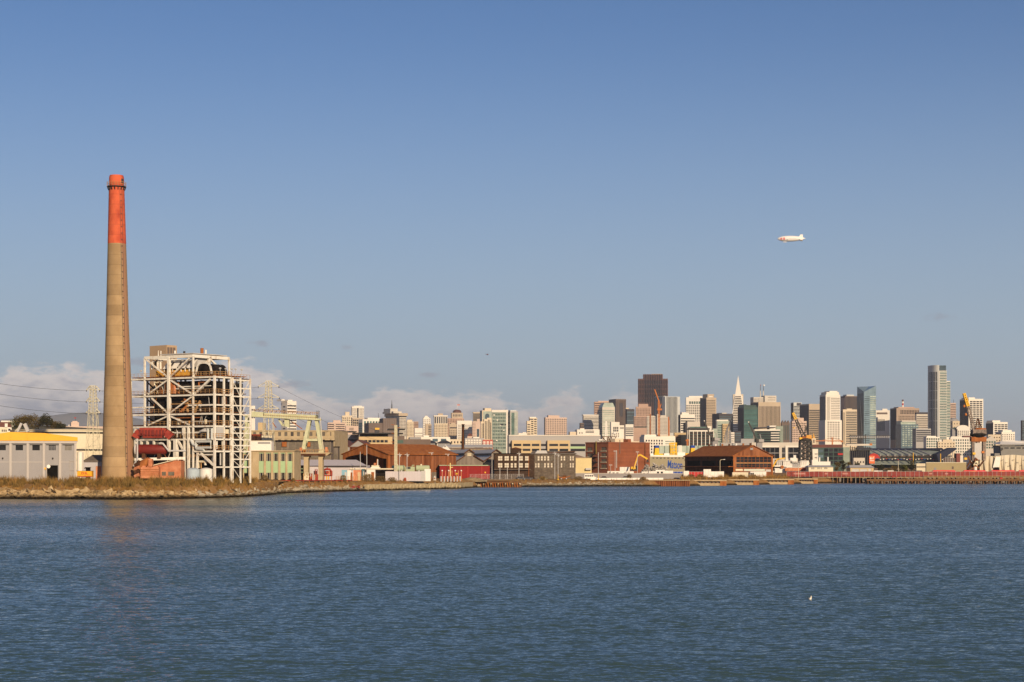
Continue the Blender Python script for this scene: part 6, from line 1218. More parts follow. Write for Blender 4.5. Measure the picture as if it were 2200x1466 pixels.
# ------------------------------------------------------------------ right: ship, stadium, shipyard
Ym = 1185.0; t = thing('container_ship', 'olive grey ship hull with blue lettering lying behind the scrap heap', 'ship', (X(1396, Ym), Ym, 0), R(4)); fx, _ = local(1396, Ym); zz_ = lambda py: Z(py, Ym)
HULL = mat('olive_grey_hull', (.30, .26, .17), var=.07, scale=.3, stretch=.4); YFUN = mat('funnel_yellow', (.72, .42, .02), var=.05); BFUN = mat('funnel_blue', (.02, .06, .30), var=.05)
MB().prism([(-6, 0), (fx(1500), 0), (fx(1500), zz_(982.5)), (fx(1440), zz_(982)), (-6, zz_(980.5))], 0, 24).build('hull', HULL, t)
tx = letters('lettering', 'Matson', mat('lettering_blue', (.02, .07, .30), var=.05), t, ((fx(1435) + fx(1466.5)) / 2, -.06, zz_(998.5)), zz_(989.5) - zz_(1007), fx(1466.5) - fx(1434.5), bold=.02, rot=(R(90), R(4), 0))
for k in range(9): MB().box(fx(1402 + 8 * k), fx(1406 + 8 * k), -.1, .2, zz_(985.5), zz_(983.5)).build('hawse_opening', LINE, t)
MB().box(fx(1398), fx(1480), 2, 22, zz_(982), zz_(978)).build('deck_house', TWHITE, t)
for (a, b, at_, bt, top, m1) in ((1409, 1424, 1411.5, 1419, 957, 1), (1488, 1500, 1490, 1498, 957.5, 1)):
 MB().add([(fx(a), 6, zz_(980)), (fx(b - 4), 6, zz_(980)), (fx(b - 4), 14, zz_(980)), (fx(a), 14, zz_(980)), (fx(at_), 7, zz_(962.5)), (fx(bt), 7, zz_(962.5)), (fx(bt), 13, zz_(962.5)), (fx(at_), 13, zz_(962.5))], [(0, 1, 5, 4), (1, 2, 6, 5), (2, 3, 7, 6), (3, 0, 4, 7), (4, 5, 6, 7)]).build('funnel', YFUN, t)
 MB().box(fx(at_), fx(bt), 7, 13, zz_(962.5), zz_(957)).build('funnel_top', BFUN, t)
MB().box(fx(1409), fx(1428), 5.5, 14, zz_(981), zz_(975)).build('funnel_base', YFUN, t)
MB().box(fx(1477), fx(1490), 6, 12, zz_(978), zz_(974)).build('funnel_base', YFUN, t)
fr = MB()
for px in (1444, 1449.5, 1456.5):
 for y in (5, 10): fr.beam((fx(px), y, zz_(981)), (fx(px), y, zz_(951.5)), .5)
for p in (952, 958, 965, 972): fr.beam((fx(1443), 5, zz_(p)), (fx(1457.5), 5, zz_(p)), .7)
fr.beam((fx(1444), 5, zz_(980)), (fx(1456), 5, zz_(966)), .4); fr.beam((fx(1456), 5, zz_(980)), (fx(1444), 5, zz_(966)), .4); fr.build('deck_gantry', YFUN, t)
for a, b, p in ((1400, 1407, 975), (1430, 1442, 974), (1459, 1476, 972)): MB().box(fx(a), fx(b), 6, 12, zz_(980), zz_(p)).build('deck_house', TWHITE, t)
t = T('terminal_building', 'low pale green glass terminal behind the yellow ship funnels', 1500, 1408, 1410, 1530, 958, GLP, cat='building', bot=975, depth=30); t.strips('r', 10, GLG, .1, T=958, nm='mullion'); t.box('white_bay', WHITE, t.px_r(1457), t.px_r(1465), -.5, .5, 0, t.H + .3); t.done()
t = T('apartment_block', 'long white block with small square windows behind the left yellow funnel', 1900, 1374, 1384, 1451, 938, WHITE, cat='building', a=14, bot=975); t.grid('r', 7, 5, GLD, .4, .5, L=1386, Rr=1425, T=944); t.bands('r', 4, GLP, .5, L=1429, Rr=1449, T=946, B=966); t.up('upper_block', WHITE, 1386, 1411, 934); t.box('roof_block', CREAM, t.px_r(1420), t.LR, 2, 20, t.H, t.pz(936.5)); t.done()
t = T('construction_building', 'tan concrete building under construction with brown scaffold left of the white framed glass block', 1950, 1447, 1449, 1474, 930, TAN, cat='building', bot=957, depth=30)
for k in range(4): t.box('scaffold_deck', UMBER, t.px_r(1451), t.px_r(1462), -2, 0, t.pz(940 + 5 * k), t.pz(938.6 + 5 * k))
for k in range(4): t.box('scaffold_post', RUST, t.px_r(1451 + 3.5 * k), t.px_r(1451.8 + 3.5 * k), -2.4, -2, 0, t.pz(934))
t.done()
t = T('office_block', 'white framed glass block with a curved dark roof left of the slanted ship cranes', 1900, 1478, 1481, 1533, 925, GLG, cat='building', a=6, bot=957, depth=40)
t.grid('r', 6, 5, GLB, .78, .62, T=928); t.box('white_frame', WHITE, -.5, t.LR, -.6, .4, t.pz(927.5), t.pz(924.5));
for k in range(7): t.box('frame_post', WHITE, t.LR * k / 6 - .35, t.LR * k / 6 + .35, -.7, .3, 0, t.pz(926))
t.box('penthouse', GLG, t.px_r(1484), t.px_r(1522), 4, 30, t.H, t.pz(917)); t.box('roof_canopy', DARK, t.px_r(1482), t.px_r(1525), 1, 32, t.pz(922.5), t.pz(920)); t.box('white_core', WHITE, t.px_r(1520), t.px_r(1529), 3, 30, t.H, t.pz(916)); t.box('side_bay', GLP, t.LR, t.px_r(1542), 5, 30, 0, t.pz(921)); t.done()
t = T('office_block', 'white framed glass block with a swooping dark roof right of the slanted ship cranes', 1900, 1618, 1621, 1676, 923, GLG, cat='building', a=6, bot=952, depth=40)
t.bands('r', 5, GLD, .5, T=926, L=1626, Rr=1673)
for k in range(4): t.box('white_band', WHITE, t.px_r(1656), t.px_r(1674.5), -.7, .3, t.pz(931.5 + 5.3 * k), t.pz(929.5 + 5.3 * k))
t.box('white_frame', WHITE, 0, t.px_r(1676), -.8, .4, t.pz(926), t.pz(923)); MB().prism([(t.px_r(1622), t.pz(921.5)), (t.px_r(1664), t.pz(919)), (t.px_r(1668), t.pz(917.6)), (t.px_r(1626), t.pz(918.2))], 1, 30).build('roof_canopy', DARK, t.o); t.box('white_core', WHITE, t.px_r(1654), t.px_r(1668), 3, 28, t.H, t.pz(914.5)); t.box('glass_tower', GLP, t.px_r(1668), t.px_r(1683), 2, 30, 0, t.pz(916)); t.done()
t = T('low_building', 'long plain concrete block above the rusty wharf shed', 1600, 1572, 1574, 1626, 952, MIDGREY, cat='building', bot=965, depth=30); t.up('upper_block', MIDGREY, 1592, 1620, 943); t.done()
t = T('laboratory', 'cream framed laboratory building with dark full height glass right of the rusty wharf shed', 1500, 1612, 1615, 1722, 951, PALE, cat='building', a=2, bot=990, depth=50)
t.box('dark_glass', GLD, t.px_r(1618), t.px_r(1716), -.3, .3, t.pz(985), t.pz(962)); t.box('pale_floor_band', GREY, t.px_r(1618), t.px_r(1716), -.45, .1, t.pz(974.5), t.pz(972.8))
t.box('white_lintel', WHITE, 0, t.px_r(1674), -1, .4, t.pz(961.5), t.pz(958)); t.box('white_lintel', WHITE, t.px_r(1687), t.LR, -1, .4, t.pz(961.5), t.pz(958))
for a, b, m in ((1674, 1680, PALE), (1687.5, 1692.5, WHITE), (1614, 1618, WHITE), (1716, 1722, WHITE)): t.box('frame_post', m, t.px_r(a), t.px_r(b), -1.1, .5, 0, t.pz(958))
for k in range(9): t.box('mullion', GREY, t.px_r(1624 + 10 * k), t.px_r(1624.7 + 10 * k), -.5, .1, t.pz(985), t.pz(962))
t.done()
t = T('office_building', 'glass office building with a maroon roof band behind the black shipyard crane', 1600, 1742, 1745, 1812, 962, GLG, cat='building', a=5, bot=998, depth=50)
t.box('maroon_roof', MAROON, 0, t.LR - 1, 0, 48, t.H, t.pz(955.5)); t.grid('r', 4, 4, GLD, .82, .72, T=963, L=1770, Rr=1811); t.box('white_wing', WHITE, t.px_r(1744), t.px_r(1757), -2, 2, 0, t.pz(965)); t.bands('r', 3, GLC, .5, L=1757, Rr=1769, T=964)
for k in range(2): t.box('slot', GLD, t.px_r(1750), t.px_r(1756), -2.2, -1.8, t.pz(976.5 + 8 * k), t.pz(975 + 8 * k))
t.box('glass_wing', GLP, t.LR, t.px_r(1827), 6, 45, 0, t.pz(961)); t.box('red_sign', REDP, t.px_r(1800), t.px_r(1811), -.6, -.3, t.pz(978), t.pz(974)); t.done()
Yst = 1750.0; t = thing('stadium', 'open baseball stadium with a dark blue roof rim over green seating', 'stadium', at(1960, 1000, Yst)); fx, _ = local(1960, Yst); zz_ = lambda py: (1000 - py) / F * Yst
NAVY = mat('navy_steel', (.022, .026, .05), var=.15, scale=.1); SEAT = mat('green_seating', (.23, .26, .21), col2=(.31, .335, .28), scale=.15, stretch=6);
def bowl(name, m, secs):
 """loft of (px, depth, py) rows"""
 vs = []; nC = len(secs[0]);
 for row in secs: vs += [(fx(px), d, zz_(py)) for px, d, py in row]
 return MB().add(vs, [(i * nC + k, i * nC + k + 1, (i + 1) * nC + k + 1, (i + 1) * nC + k) for i in range(len(secs) - 1) for k in range(nC - 1)]).build(name, m, t)
def curve(y_of, dep): return [(1869 + 190 * k / 16, dep + 40 * (1 - abs(k / 8 - 1) ** 2.2), y_of(k / 16)) for k in range(17)]
bowl('upper_deck', SEAT, [curve(lambda u: 966 + (0 if u < .85 else (u - .85) * 20), 60), curve(lambda u: 978.5 - (0 if u < .7 else (u - .7) * 8), 28)])
bowl('roof_rim', NAVY, [curve(lambda u: 961.3, 66), curve(lambda u: 966.2, 58), curve(lambda u: 966.2, 70), curve(lambda u: 961.3, 72), curve(lambda u: 961.3, 66)])
bowl('club_level', UMBER, [curve(lambda u: 978.5, 26), curve(lambda u: 982, 27)])
bowl('mid_deck', SEAT, [curve(lambda u: 982, 40), curve(lambda u: 985.5, 22)])
bowl('fascia_board', NAVY, [curve(lambda u: 985.5, 20), curve(lambda u: 989.5, 21)]); bowl('lower_deck', SEAT, [curve(lambda u: 989, 26), curve(lambda u: 999, 2)]); bowl('rear_wall', NAVY, [curve(lambda u: 962, 74), curve(lambda u: 1006, 74)])
for k in range(9): MB().beam((fx(1884 + 15 * k), 62, zz_(966.5)), (fx(1889 + 15.5 * k), 27, zz_(978)), 1.1).build('aisle', MIDGREY, t)
for k in range(26): MB().box(fx(1880 + 6.4 * k), fx(1882.5 + 6.4 * k), 19, 20.5, zz_(988.5 - (k * 7 % 3)), zz_(986.6 - (k * 7 % 3))).build('advert_board', (WHITE, REDP, BLUEP, PALE)[k % 4], t)
MB().prism([(fx(2022), zz_(992)), (fx(2060), zz_(966)), (fx(2060), zz_(962)), (fx(2050), zz_(962)), (fx(2018), zz_(976))], 10, 30).build('roof_end', NAVY, t)
for k in range(6): MB().beam((fx(2028 + 5 * k), 12, zz_(1004)), (fx(2028 + 5 * k), 12, zz_(988 - 3.5 * k)), .6).build('steel_column', GREY, t)
MB().box(fx(2066), fx(2074), 20, 30, zz_(1005), zz_(974)).build('red_stair_tower', mat('stadium_brick', (.20, .06, .05), var=.1), t); MB().box(fx(2040), fx(2066), 22, 30, zz_(1005), zz_(984)).build('end_block', UMBER, t)
MB().prism([(fx(1866), zz_(985)), (fx(1890), zz_(985)), (fx(1884), zz_(977)), (fx(1876), zz_(974)), (fx(1866), zz_(977))], -4, 0).build('red_stand', REDP, t)
t = thing('scoreboard_frame', 'dark tall steel scoreboard frame at the left end of the stadium', 'scoreboard', at(1847, 1000, 1690)); fx, _ = local(1847, 1690); zz_ = lambda py: (1000 - py) / F * 1690
f_ = MB()
for k in range(10): f_.beam((fx(1827 + 4.6 * k), 0, zz_(1005)), (fx(1827 + 4.6 * k), 0, zz_(960 if k not in (0, 5, 7) else 934)), .7)
f_.build('column', LINE, t); b_ = MB();
for p, a, b in ((936, 1824, 1912), (942, 1824, 1880), (962, 1826, 1872), (966, 1826, 1872)): b_.box(fx(a), fx(b), -.6, .6, zz_(p + 1.4), zz_(p))
b_.build('cross_beam', LINE, t); MB().box(fx(1828), fx(1870), 2, 8, zz_(1004), zz_(968)).build('dark_cladding', NAVY, t); MB().box(fx(1818), fx(1872), -1, 3, zz_(958), zz_(954)).build('walkway', PALE, t); MB().box(fx(1868), fx(1873.5), -1.2, 2, zz_(957), zz_(953)).build('orange_panel', ORANGE, t)
for k in range(18): MB().box(fx(1826 + 4.8 * k), fx(1829 + 4.8 * k), -.9, -.4, zz_(941), zz_(937.5)).build('floodlight', GREY, t)
MB().box(fx(1836), fx(1872), 8, 20, zz_(1005), zz_(976)).build('dark_stand', DARK, t)
t = thing('advert_sign', 'square orange and white advertising sign on the stadium front', 'sign', at(1873, 996, 1640)); fx, _ = local(1873, 1640); zz_ = lambda py: (996 - py) / F * 1640
MB().box(fx(1867.5), fx(1879), 0, .8, 0, zz_(979.5)).build('panel', mat('sign_orange', (.80, .16, .05), var=.05), t);
for a, b, p, q_ in ((1869, 1877.5, 989.5, 991), (1870, 1872, 982, 988), (1874.5, 1876.5, 983, 987), (1871.5, 1875.5, 984.5, 986), (1868.5, 1870, 984, 986), (1876.5, 1878, 981.5, 983)): MB().box(fx(a), fx(b), -.3, 0, zz_(q_), zz_(p)).build('white_mark', TWHITE, t)
for a in (1869, 1877): MB().box(fx(a), fx(a + 1), .2, .6, -6, 0).build('sign_post', LINE, t)
for px, p0, p1 in ((1962, 973, 992), (2020.8, 975, 994)):
 t = thing('foul_pole', 'tall yellow foul pole %s' % ('in the middle of the stadium' if px < 2000 else 'near the right end of the stadium'), 'pole', at(px, p1 + 8, 1650), group='yellow foul poles'); MB().tube([(0, 0, 0), (0, 0, (p1 + 8 - p0) / F * 1650)], .38, 8).build('pole', YELLOW, t)
Yw2 = 1010.0; t = Tower('wharf_shed', 'rusty shed on the wharf with a glazed gable facing right and a dark long side', 'shed', Yw2, 1471.5, 1575, 1660, 980, RUSTDK, base=2.9, a=27); bpy.data.objects.remove(t.wall)
W_, L_ = t.LR, t.LL; ev = t.pz(980.5); rg = Z(958.5, Yw2 + W_ * .5 * math.sin(t.a)) - 2.9
wn_r = [(W_ * (.085 + .098 * k), W_ * (.085 + .098 * (k + .92)), t.pz(1004.5), t.pz(996)) for k in range(9)] + [(W_ * (.085 + .098 * k), W_ * (.085 + .098 * (k + .92)), t.pz(993.5), t.pz(982)) for k in range(9)]
holed('gable_wall', RUSTWALL, t.o, 0, W_, 0, ev, wn_r, depth=.4)
for i, rc in enumerate(wn_r): window(t.o, rc, 0, GLD, RUST, 1, 2, .09)
MB().prism([(0, ev), (W_, ev), (W_ / 2, rg)], 0, .4).build('gable', RUSTWALL, t.o); MB().box(W_ * .43, W_ * .5, -.1, .2, ev + (rg - ev) * .62, ev + (rg - ev) * .82).build('gable_vent', GREY, t.o)
for x in (.0, .965): MB().box(W_ * x, W_ * x + .9, -.3, .3, 0, ev).build('corner_post', RUST, t.o)
MB().box(W_ * .05, W_ * .97, -.25, .1, t.pz(996), t.pz(994.6)).build('transom', RAIL, t.o); MB().box(0, W_, -.25, .1, ev - .3, ev + .3).build('transom', RUST, t.o)
MB().box(W_ * .27, W_ * .80, -.2, .0, t.pz(1012.5), t.pz(1008)).build('painted_board', mat('faded_teal_board', (.42, .55, .50), col2=(.60, .56, .45), scale=.8), t.o); MB().box(W_ * .06, W_ * .24, -.2, .0, t.pz(1012), t.pz(1008)).build('painted_board', TANKW, t.o); MB().box(W_ * .82, W_ * .95, -.2, 0, t.pz(1014), t.pz(1009)).build('painted_board', SHEETG, t.o)
MB().add([(0, 0, ev), (0, L_, ev), (0, L_, 0), (0, 0, 0), (W_, 0, 0), (W_, 0, ev), (W_, L_, ev), (W_, L_, 0), (W_ / 2, L_, rg)], [(0, 1, 2, 3), (4, 5, 6, 7), (7, 6, 8, 1, 2)]).build('side_wall', RUSTDK, t.o)  # darker rust tone paints the long side as shaded
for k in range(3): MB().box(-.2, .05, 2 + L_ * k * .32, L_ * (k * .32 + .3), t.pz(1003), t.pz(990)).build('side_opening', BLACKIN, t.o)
MB().box(-.5, .0, 0, L_, t.pz(989), t.pz(987)).build('crane_beam', RUSTDK, t.o); MB().box(-3.5, .1, -1, L_, t.pz(1003.5), t.pz(1002)).build('side_canopy', RUST, t.o)
for s_ in (0, 1):
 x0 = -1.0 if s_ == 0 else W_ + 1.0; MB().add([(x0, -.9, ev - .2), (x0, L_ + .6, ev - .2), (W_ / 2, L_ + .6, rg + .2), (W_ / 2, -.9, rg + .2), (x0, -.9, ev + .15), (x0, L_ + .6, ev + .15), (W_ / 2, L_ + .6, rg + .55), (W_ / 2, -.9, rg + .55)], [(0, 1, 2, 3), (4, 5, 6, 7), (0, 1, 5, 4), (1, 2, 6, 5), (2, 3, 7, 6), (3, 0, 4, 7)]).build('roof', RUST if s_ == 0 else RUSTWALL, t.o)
for k in range(7): MB().tube([(W_ / 2, L_ * (.05 + .14 * k), rg), (W_ / 2, L_ * (.05 + .14 * k), rg + 1.6)], .55, 8).build('roof_vent', (RUSTDK, RUST, TWHITE)[k % 3], t.o)
def dock_crane(lab, b0, b1, body, Y, m, group):
 t = thing('dock_crane', lab, 'crane', at(body[0], body[3], Y), group=group); fx, _ = local(body[0], Y); zz_ = lambda py: (body[3] - py) / F * Y
 MB().box(fx(body[0] + 2), fx(body[1] - 3), 0, 4, -14, zz_(body[2] + 9)).build('tower', GREY, t); MB().box(fx(body[0]), fx(body[1]), -1, 5, zz_(body[2] + 9), zz_(body[2] + 3)).build('machine_house', MIDGREY, t); MB().box(fx(body[0]), fx(body[0] + 6), -1.5, 3, zz_(body[2] + 9), zz_(body[2] + 2)).build('cab', LINE, t)
 MB().beam((fx(b0[0]), 1, zz_(b0[1])), (fx(b1[0]), 1, zz_(b1[1])), .9, .9).build('boom', LINE, t); MB().beam((fx(body[1] - 5), 1, zz_(body[2] + 4)), (fx(body[1] - 8), 1, zz_(body[2] - 8)), .5).build('mast', GREY, t); MB().beam((fx(body[1] - 8), 1, zz_(body[2] - 8)), (fx(b0[0] + (b1[0] - b0[0]) * .35), 1, zz_(b0[1] + (b1[1] - b0[1]) * .35)), .12).build('stay', LINE, t); MB().box(fx(b0[0] - 1), fx(b0[0] + 1), .4, 1.6, zz_(b0[1] + 1), zz_(b0[1] - 1)).build('boom_tip', WHITE, t)
dock_crane('dock crane with a slanting boom above the left end of the rusty wharf shed', (1513.5, 904.5), (1532.5, 951), (1529, 1546, 938, 962), 1250, GREY, 'slanted dock cranes')
dock_crane('dock crane with a slanting boom above the right end of the rusty wharf shed', (1608.5, 907), (1628.5, 951), (1624, 1641, 941, 963), 1250, GREY, 'slanted dock cranes')
t = thing('lattice_crane', 'grey lattice derrick leaning before the pyramid tower', 'crane', at(1561, 962, 1260)); fx, _ = local(1561, 1260); zz_ = lambda py: (962 - py) / F * 1260
l_ = MB();
for k in range(10):
 u, v = k / 10, (k + 1) / 10; p = [Vector((fx(1557 + 20 * w_ * w_ * .9 + s_ * 3 * (1 - w_)), y, zz_(962 - 68 * w_))) for w_ in (u, v) for s_ in (-1, 1) for y in (0, 2)]
 for a, b in ((0, 4), (1, 5), (2, 6), (3, 7), (0, 6), (2, 4), (0, 2), (1, 3)): l_.beam(p[a], p[b], .28)
l_.build('lattice_boom', GREY, t); MB().box(fx(1548), fx(1572), -2, 5, -12, zz_(952)).build('machine_house', MIDGREY, t); lattice(MB(), fx(1566), 2, 3.2, 2.6, zz_(953), zz_(926), 5, .3).build('a_frame', GREY, t)
for px, top, bot, Y, w_, jib, lab in ((1415.5, 862, 934, 2400, 3.2, ((1417, 866), (1406.5, 837)), 'tall orange tower crane with a raised jib between two slim cream towers'), (1437, 904, 935, 2400, 2.4, ((1437, 906), (1436, 896)), 'short orange tower crane right of the tall orange one'), (1397, 892, 934, 2350, 1.6, ((1397, 894), (1397, 890)), 'thin dark orange hoist mast before the left slim cream tower'), (1477, 944, 962, 1880, 2.2, ((1473, 947), (1480, 945)), 'stubby orange crane top beside the scaffolded tan building')):
 t = thing('tower_crane', lab, 'crane', at(px, bot, Y)); fx, _ = local(px, Y); zz_ = lambda py: (bot - py) / F * Y; m = ORANGE if 'dark' not in lab else RUST
 lattice(MB(), 0, 0, fx(px + w_), fx(px + w_), -20, zz_(top), 14, .45).build('mast', m, t); MB().box(-fx(px + w_) * .12, fx(px + w_) * .12, -.3, .3, -20, zz_(top)).build('mast_core', m, t)
 MB().beam((fx(jib[0][0]), 0, zz_(jib[0][1])), (fx(jib[1][0]), 0, zz_(jib[1][1])), 1.4).build('jib', m, t)
 if px < 1420 and top < 880: MB().box(fx(1412), fx(1422), -1.5, 1.5, zz_(882), zz_(878)).build('slew_platform', m, t); MB().beam((fx(1417), 0, zz_(879)), (fx(1420.5), 0, zz_(868)), 1).build('back_mast', m, t); MB().box(fx(1411.5), fx(1416.5), -1, 3, zz_(934), zz_(890)).build('lift_core', PALE, t)
t = thing('tower_crane', 'flat orange tower crane jib stretched low before the bright white skyscraper', 'crane', at(1788, 962, 2300)); fx, _ = local(1788, 2300); zz_ = lambda py: (962 - py) / F * 2300
MB().box(fx(1752), fx(1811), -.5, .5, zz_(948.3), zz_(946.6)).build('jib', ORANGE, t); MB().beam((fx(1788), 0, zz_(940)), (fx(1765), 0, zz_(947)), .35).build('tie', ORANGE, t); MB().beam((fx(1788), 0, zz_(940)), (fx(1808), 0, zz_(947)), .35).build('tie', ORANGE, t); MB().box(fx(1787), fx(1789.4), -.7, .7, -6, zz_(940)).build('mast', ORANGE, t); MB().box(fx(1806), fx(1811), -.8, .8, zz_(950.5), zz_(947)).build('counterweight', ORANGE, t)
t = thing('ferry_clock_tower', 'small cream tower with a pointed golden spire left of the bright white skyscraper', 'tower', at(1748.5, 962, 2600)); fx, _ = local(1748.5, 2600); zz_ = lambda py: (962 - py) / F * 2600
MB().box(fx(1744.5), fx(1753), 0, 6, -8, zz_(942)).build('wall', CREAM, t); MB().add([(fx(1745.5), .2, zz_(942)), (fx(1752), .2, zz_(942)), (fx(1752), 5, zz_(942)), (fx(1745.5), 5, zz_(942)), (0, 2.6, zz_(930.5))], [(0, 1, 4), (1, 2, 4), (2, 3, 4), (3, 0, 4)]).build('spire', mat('gold_roof', (.55, .30, .07), var=.1), t)
MB().box(fx(1747), fx(1750), -.15, 0, zz_(952), zz_(945)).build('belfry_opening', UMBER, t)
Yk2 = 1060.0; t = thing('shipyard_crane', 'black lattice shipyard crane with an orange cab and a yellow tipped boom', 'crane', at(1732, 1001, Yk2)); fx, _ = local(1732, Yk2); zz_ = lambda py: (1001 - py) / F * Yk2
lattice(MB(), 0, 3, fx(1745) - fx(1719), fx(1743.5) - fx(1720.5), 0, zz_(948), 5, .42).build('lattice_tower', LINE, t)
lattice(MB(), 0, 3, 3.0, 2.6, 0, zz_(948), 9, .22).build('inner_shaft', LINE, t)
MB().lathe([(3.2, zz_(948)), (3.9, zz_(946)), (3.9, zz_(943.5)), (2.0, zz_(941))], 16, (0, 3)).build('slew_ring', LINE, t)
MB().box(fx(1733), fx(1744.5), .8, 5, zz_(946), zz_(935)).build('machine_house', mat('orange_cab', (.62, .30, .06), var=.1), t); MB().box(fx(1718), fx(1724), .5, 4, zz_(944.5), zz_(940)).build('cab', YELLOW, t); MB().box(fx(1724), fx(1733), .6, 5, zz_(945), zz_(938)).build('turntable', RUST, t)
def boomtruss(p0, p1, h0, h1, n, th, m, nm, tt):
 mb = MB(); p0, p1 = Vector(p0), Vector(p1); d = (p1 - p0).normalized(); nrm = Vector((d.z, 0, -d.x))
 q = lambda k, s_, y: p0 + (p1 - p0) * k / n + nrm * s_ * (h0 + (h1 - h0) * k / n) / 2 + Vector((0, y, 0))
 for k in range(n):
  for y in (-.9, .9):
   mb.beam(q(k, -1, y), q(k + 1, -1, y), th); mb.beam(q(k, 1, y), q(k + 1, 1, y), th); mb.beam(q(k, -1 if k % 2 else 1, y), q(k + 1, 1 if k % 2 else -1, y), th * .8)
  mb.beam(q(k, 1, -.9), q(k, 1, .9), th * .7); mb.beam(q(k, -1, -.9), q(k + 1, -1, .9), th * .7)
 return mb.build(nm, m, tt)
boomtruss((fx(1729), 3, zz_(940)), (fx(1711.5), 3, zz_(901)), 1.6, 1.3, 9, .36, LINE, 'boom', t); boomtruss((fx(1711.5), 3, zz_(901)), (fx(1705), 3, zz_(887)), 1.3, .9, 4, .42, YELLOW, 'boom_tip', t)
MB().beam((fx(1730), 3, zz_(938)), (fx(1733), 3, zz_(915)), .5).build('gantry_mast', LINE, t); MB().beam((fx(1737), 3, zz_(936)), (fx(1733), 3, zz_(915)), .5).build('gantry_mast', LINE, t); MB().beam((fx(1733), 3, zz_(915)), (fx(1708), 3, zz_(893)), .12).build('stay', LINE, t)
MB().tube([(fx(1707.5), 3, zz_(918)), (fx(1707.5), 3, zz_(920.5))], .6, 8).build('hook', YELLOW, t); MB().tube([(fx(1707.5), 3, zz_(918)), (fx(1706), 3, zz_(889))], .05, 4).build('cable', LINE, t)
Yk3 = 1020.0; t = thing('drydock_crane', 'rusty drydock crane on a battered column with a yellow boom', 'crane', at(2104, 1012, Yk3)); fx, _ = local(2104, Yk3); zz_ = lambda py: (1012 - py) / F * Yk3
GRIME = mat('grimy_steel', (.12, .095, .08), col2=(.30, .23, .19), scale=.9)
for a, b in ((2089, 2096), (2099, 2106), (2112, 2118)): MB().box(fx(a), fx(b), 0, 3, zz_(990), zz_(942)).build('column', GRIME, t)
MB().box(fx(2087), fx(2119), -.5, 4, zz_(949), zz_(939)).build('lower_platform', RUST, t); MB().box(fx(2093), fx(2108), -.6, 2, zz_(988), zz_(952)).build('panelled_core', SHEETG, t)
MB().lathe([(3.0, zz_(940)), (4.4, zz_(936)), (4.6, zz_(933)), (3.6, zz_(931))], 16, (fx(2103), 2)).build('slew_ring', BOILER, t)
MB().box(fx(2090), fx(2119), -.5, 5, zz_(933), zz_(923)).build('machine_house', GRIME, t); MB().box(fx(2097), fx(2119), .5, 4, zz_(932), zz_(920)).build('winch_house', RUST, t); MB().tube([(fx(2113), -.8, zz_(928)), (fx(2113), 3, zz_(928))], 1.2, 12).build('winch_drum', GRIME, t)
a_ = MB()
for (p, q_) in (((2098, 921), (2101, 901)), ((2111, 921), (2104, 901)), ((2101, 901), (2106, 901)), ((2099, 912), (2109, 912)), ((2106, 921), (2104, 902))): a_.beam((fx(p[0]), 2, zz_(p[1])), (fx(q_[0]), 2, zz_(q_[1])), .5)
a_.build('a_frame', RUSTDK, t)
boomtruss((fx(2096), 2, zz_(928)), (fx(2081.5), 2, zz_(873)), 1.5, 1.2, 11, .26, GRIME, 'boom', t); boomtruss((fx(2081.5), 2, zz_(873)), (fx(2073), 2, zz_(845)), 1.3, 1.0, 6, .5, YELLOW, 'boom_tip', t)
MB().beam((fx(2103), 2, zz_(901)), (fx(2076), 2, zz_(853)), .1).build('stay', LINE, t)
for px, py in ((2073.5, 873), (2077, 891)): MB().lathe([(0, -.8), (.6, -.4), (.7, .3), (.3, .8), (0, 1)], 10, (fx(px), 2)).build('hook_block', ORANGE, t).location = (0, 0, zz_(py)); MB().tube([(fx(px), 2, zz_(py)), (fx(px), 2, zz_(py - (18 if px < 2075 else 30)))], .05, 4).build('cable', LINE, t)
legs_ = MB()
for (p, q_) in (((2094, 990), (2078, 1012)), ((2096, 985), (2092, 1012)), ((2078, 1012), (2096, 996)), ((2087, 1000), (2100, 1012)), ((2080, 980), (2092, 1004)), ((2118, 985), (2104, 1004)), ((2076, 1006), (2085, 992))): legs_.beam((fx(p[0]), 1, zz_(p[1])), (fx(q_[0]), 1, zz_(q_[1])), .8)
legs_.build('undercarriage', RUSTDK, t)
for k, (px, py, m) in enumerate(((2092, 975, YELLOW), (2111, 972, ORANGE), (2074, 986, YELLOW), (2098, 993, TANKW), (2096, 1000, TANKW))): MB().box(fx(px - 3), fx(px + 3), -1, 1, zz_(py + 2), zz_(py - 2.5)).build('walkway_part', m, t)
for k in range(3): MB().tube([(fx(2088 + 3 * k), -.8, zz_(1008 - 8 * k)), (fx(2095), -1.2, zz_(1000 - 8 * k)), (fx(2101), -.8, zz_(1006 - 8 * k))], .4, 6).build('hose_loop', TANKW if k % 2 else RUST, t)
vt, r_, z_ = vtank(2095.5, 7, 1003.5, 1008, TWHITE, 'small white drum at the foot of the drydock crane', 'drum', roof=.1)
Yn = 1030.0; t = thing('covered_ship', 'ship in dry dock with its hull wrapped in cream tarpaulin and a grey bridge above', 'ship', at(2106, 1014, Yn)); fx, _ = local(2106, Yn); zz_ = lambda py: (1014 - py) / F * Yn
CANV = mat('cream_tarpaulin', (.50, .43, .31), col2=(.62, .55, .43), scale=.35, stretch=.15); vs = []; nK = 60
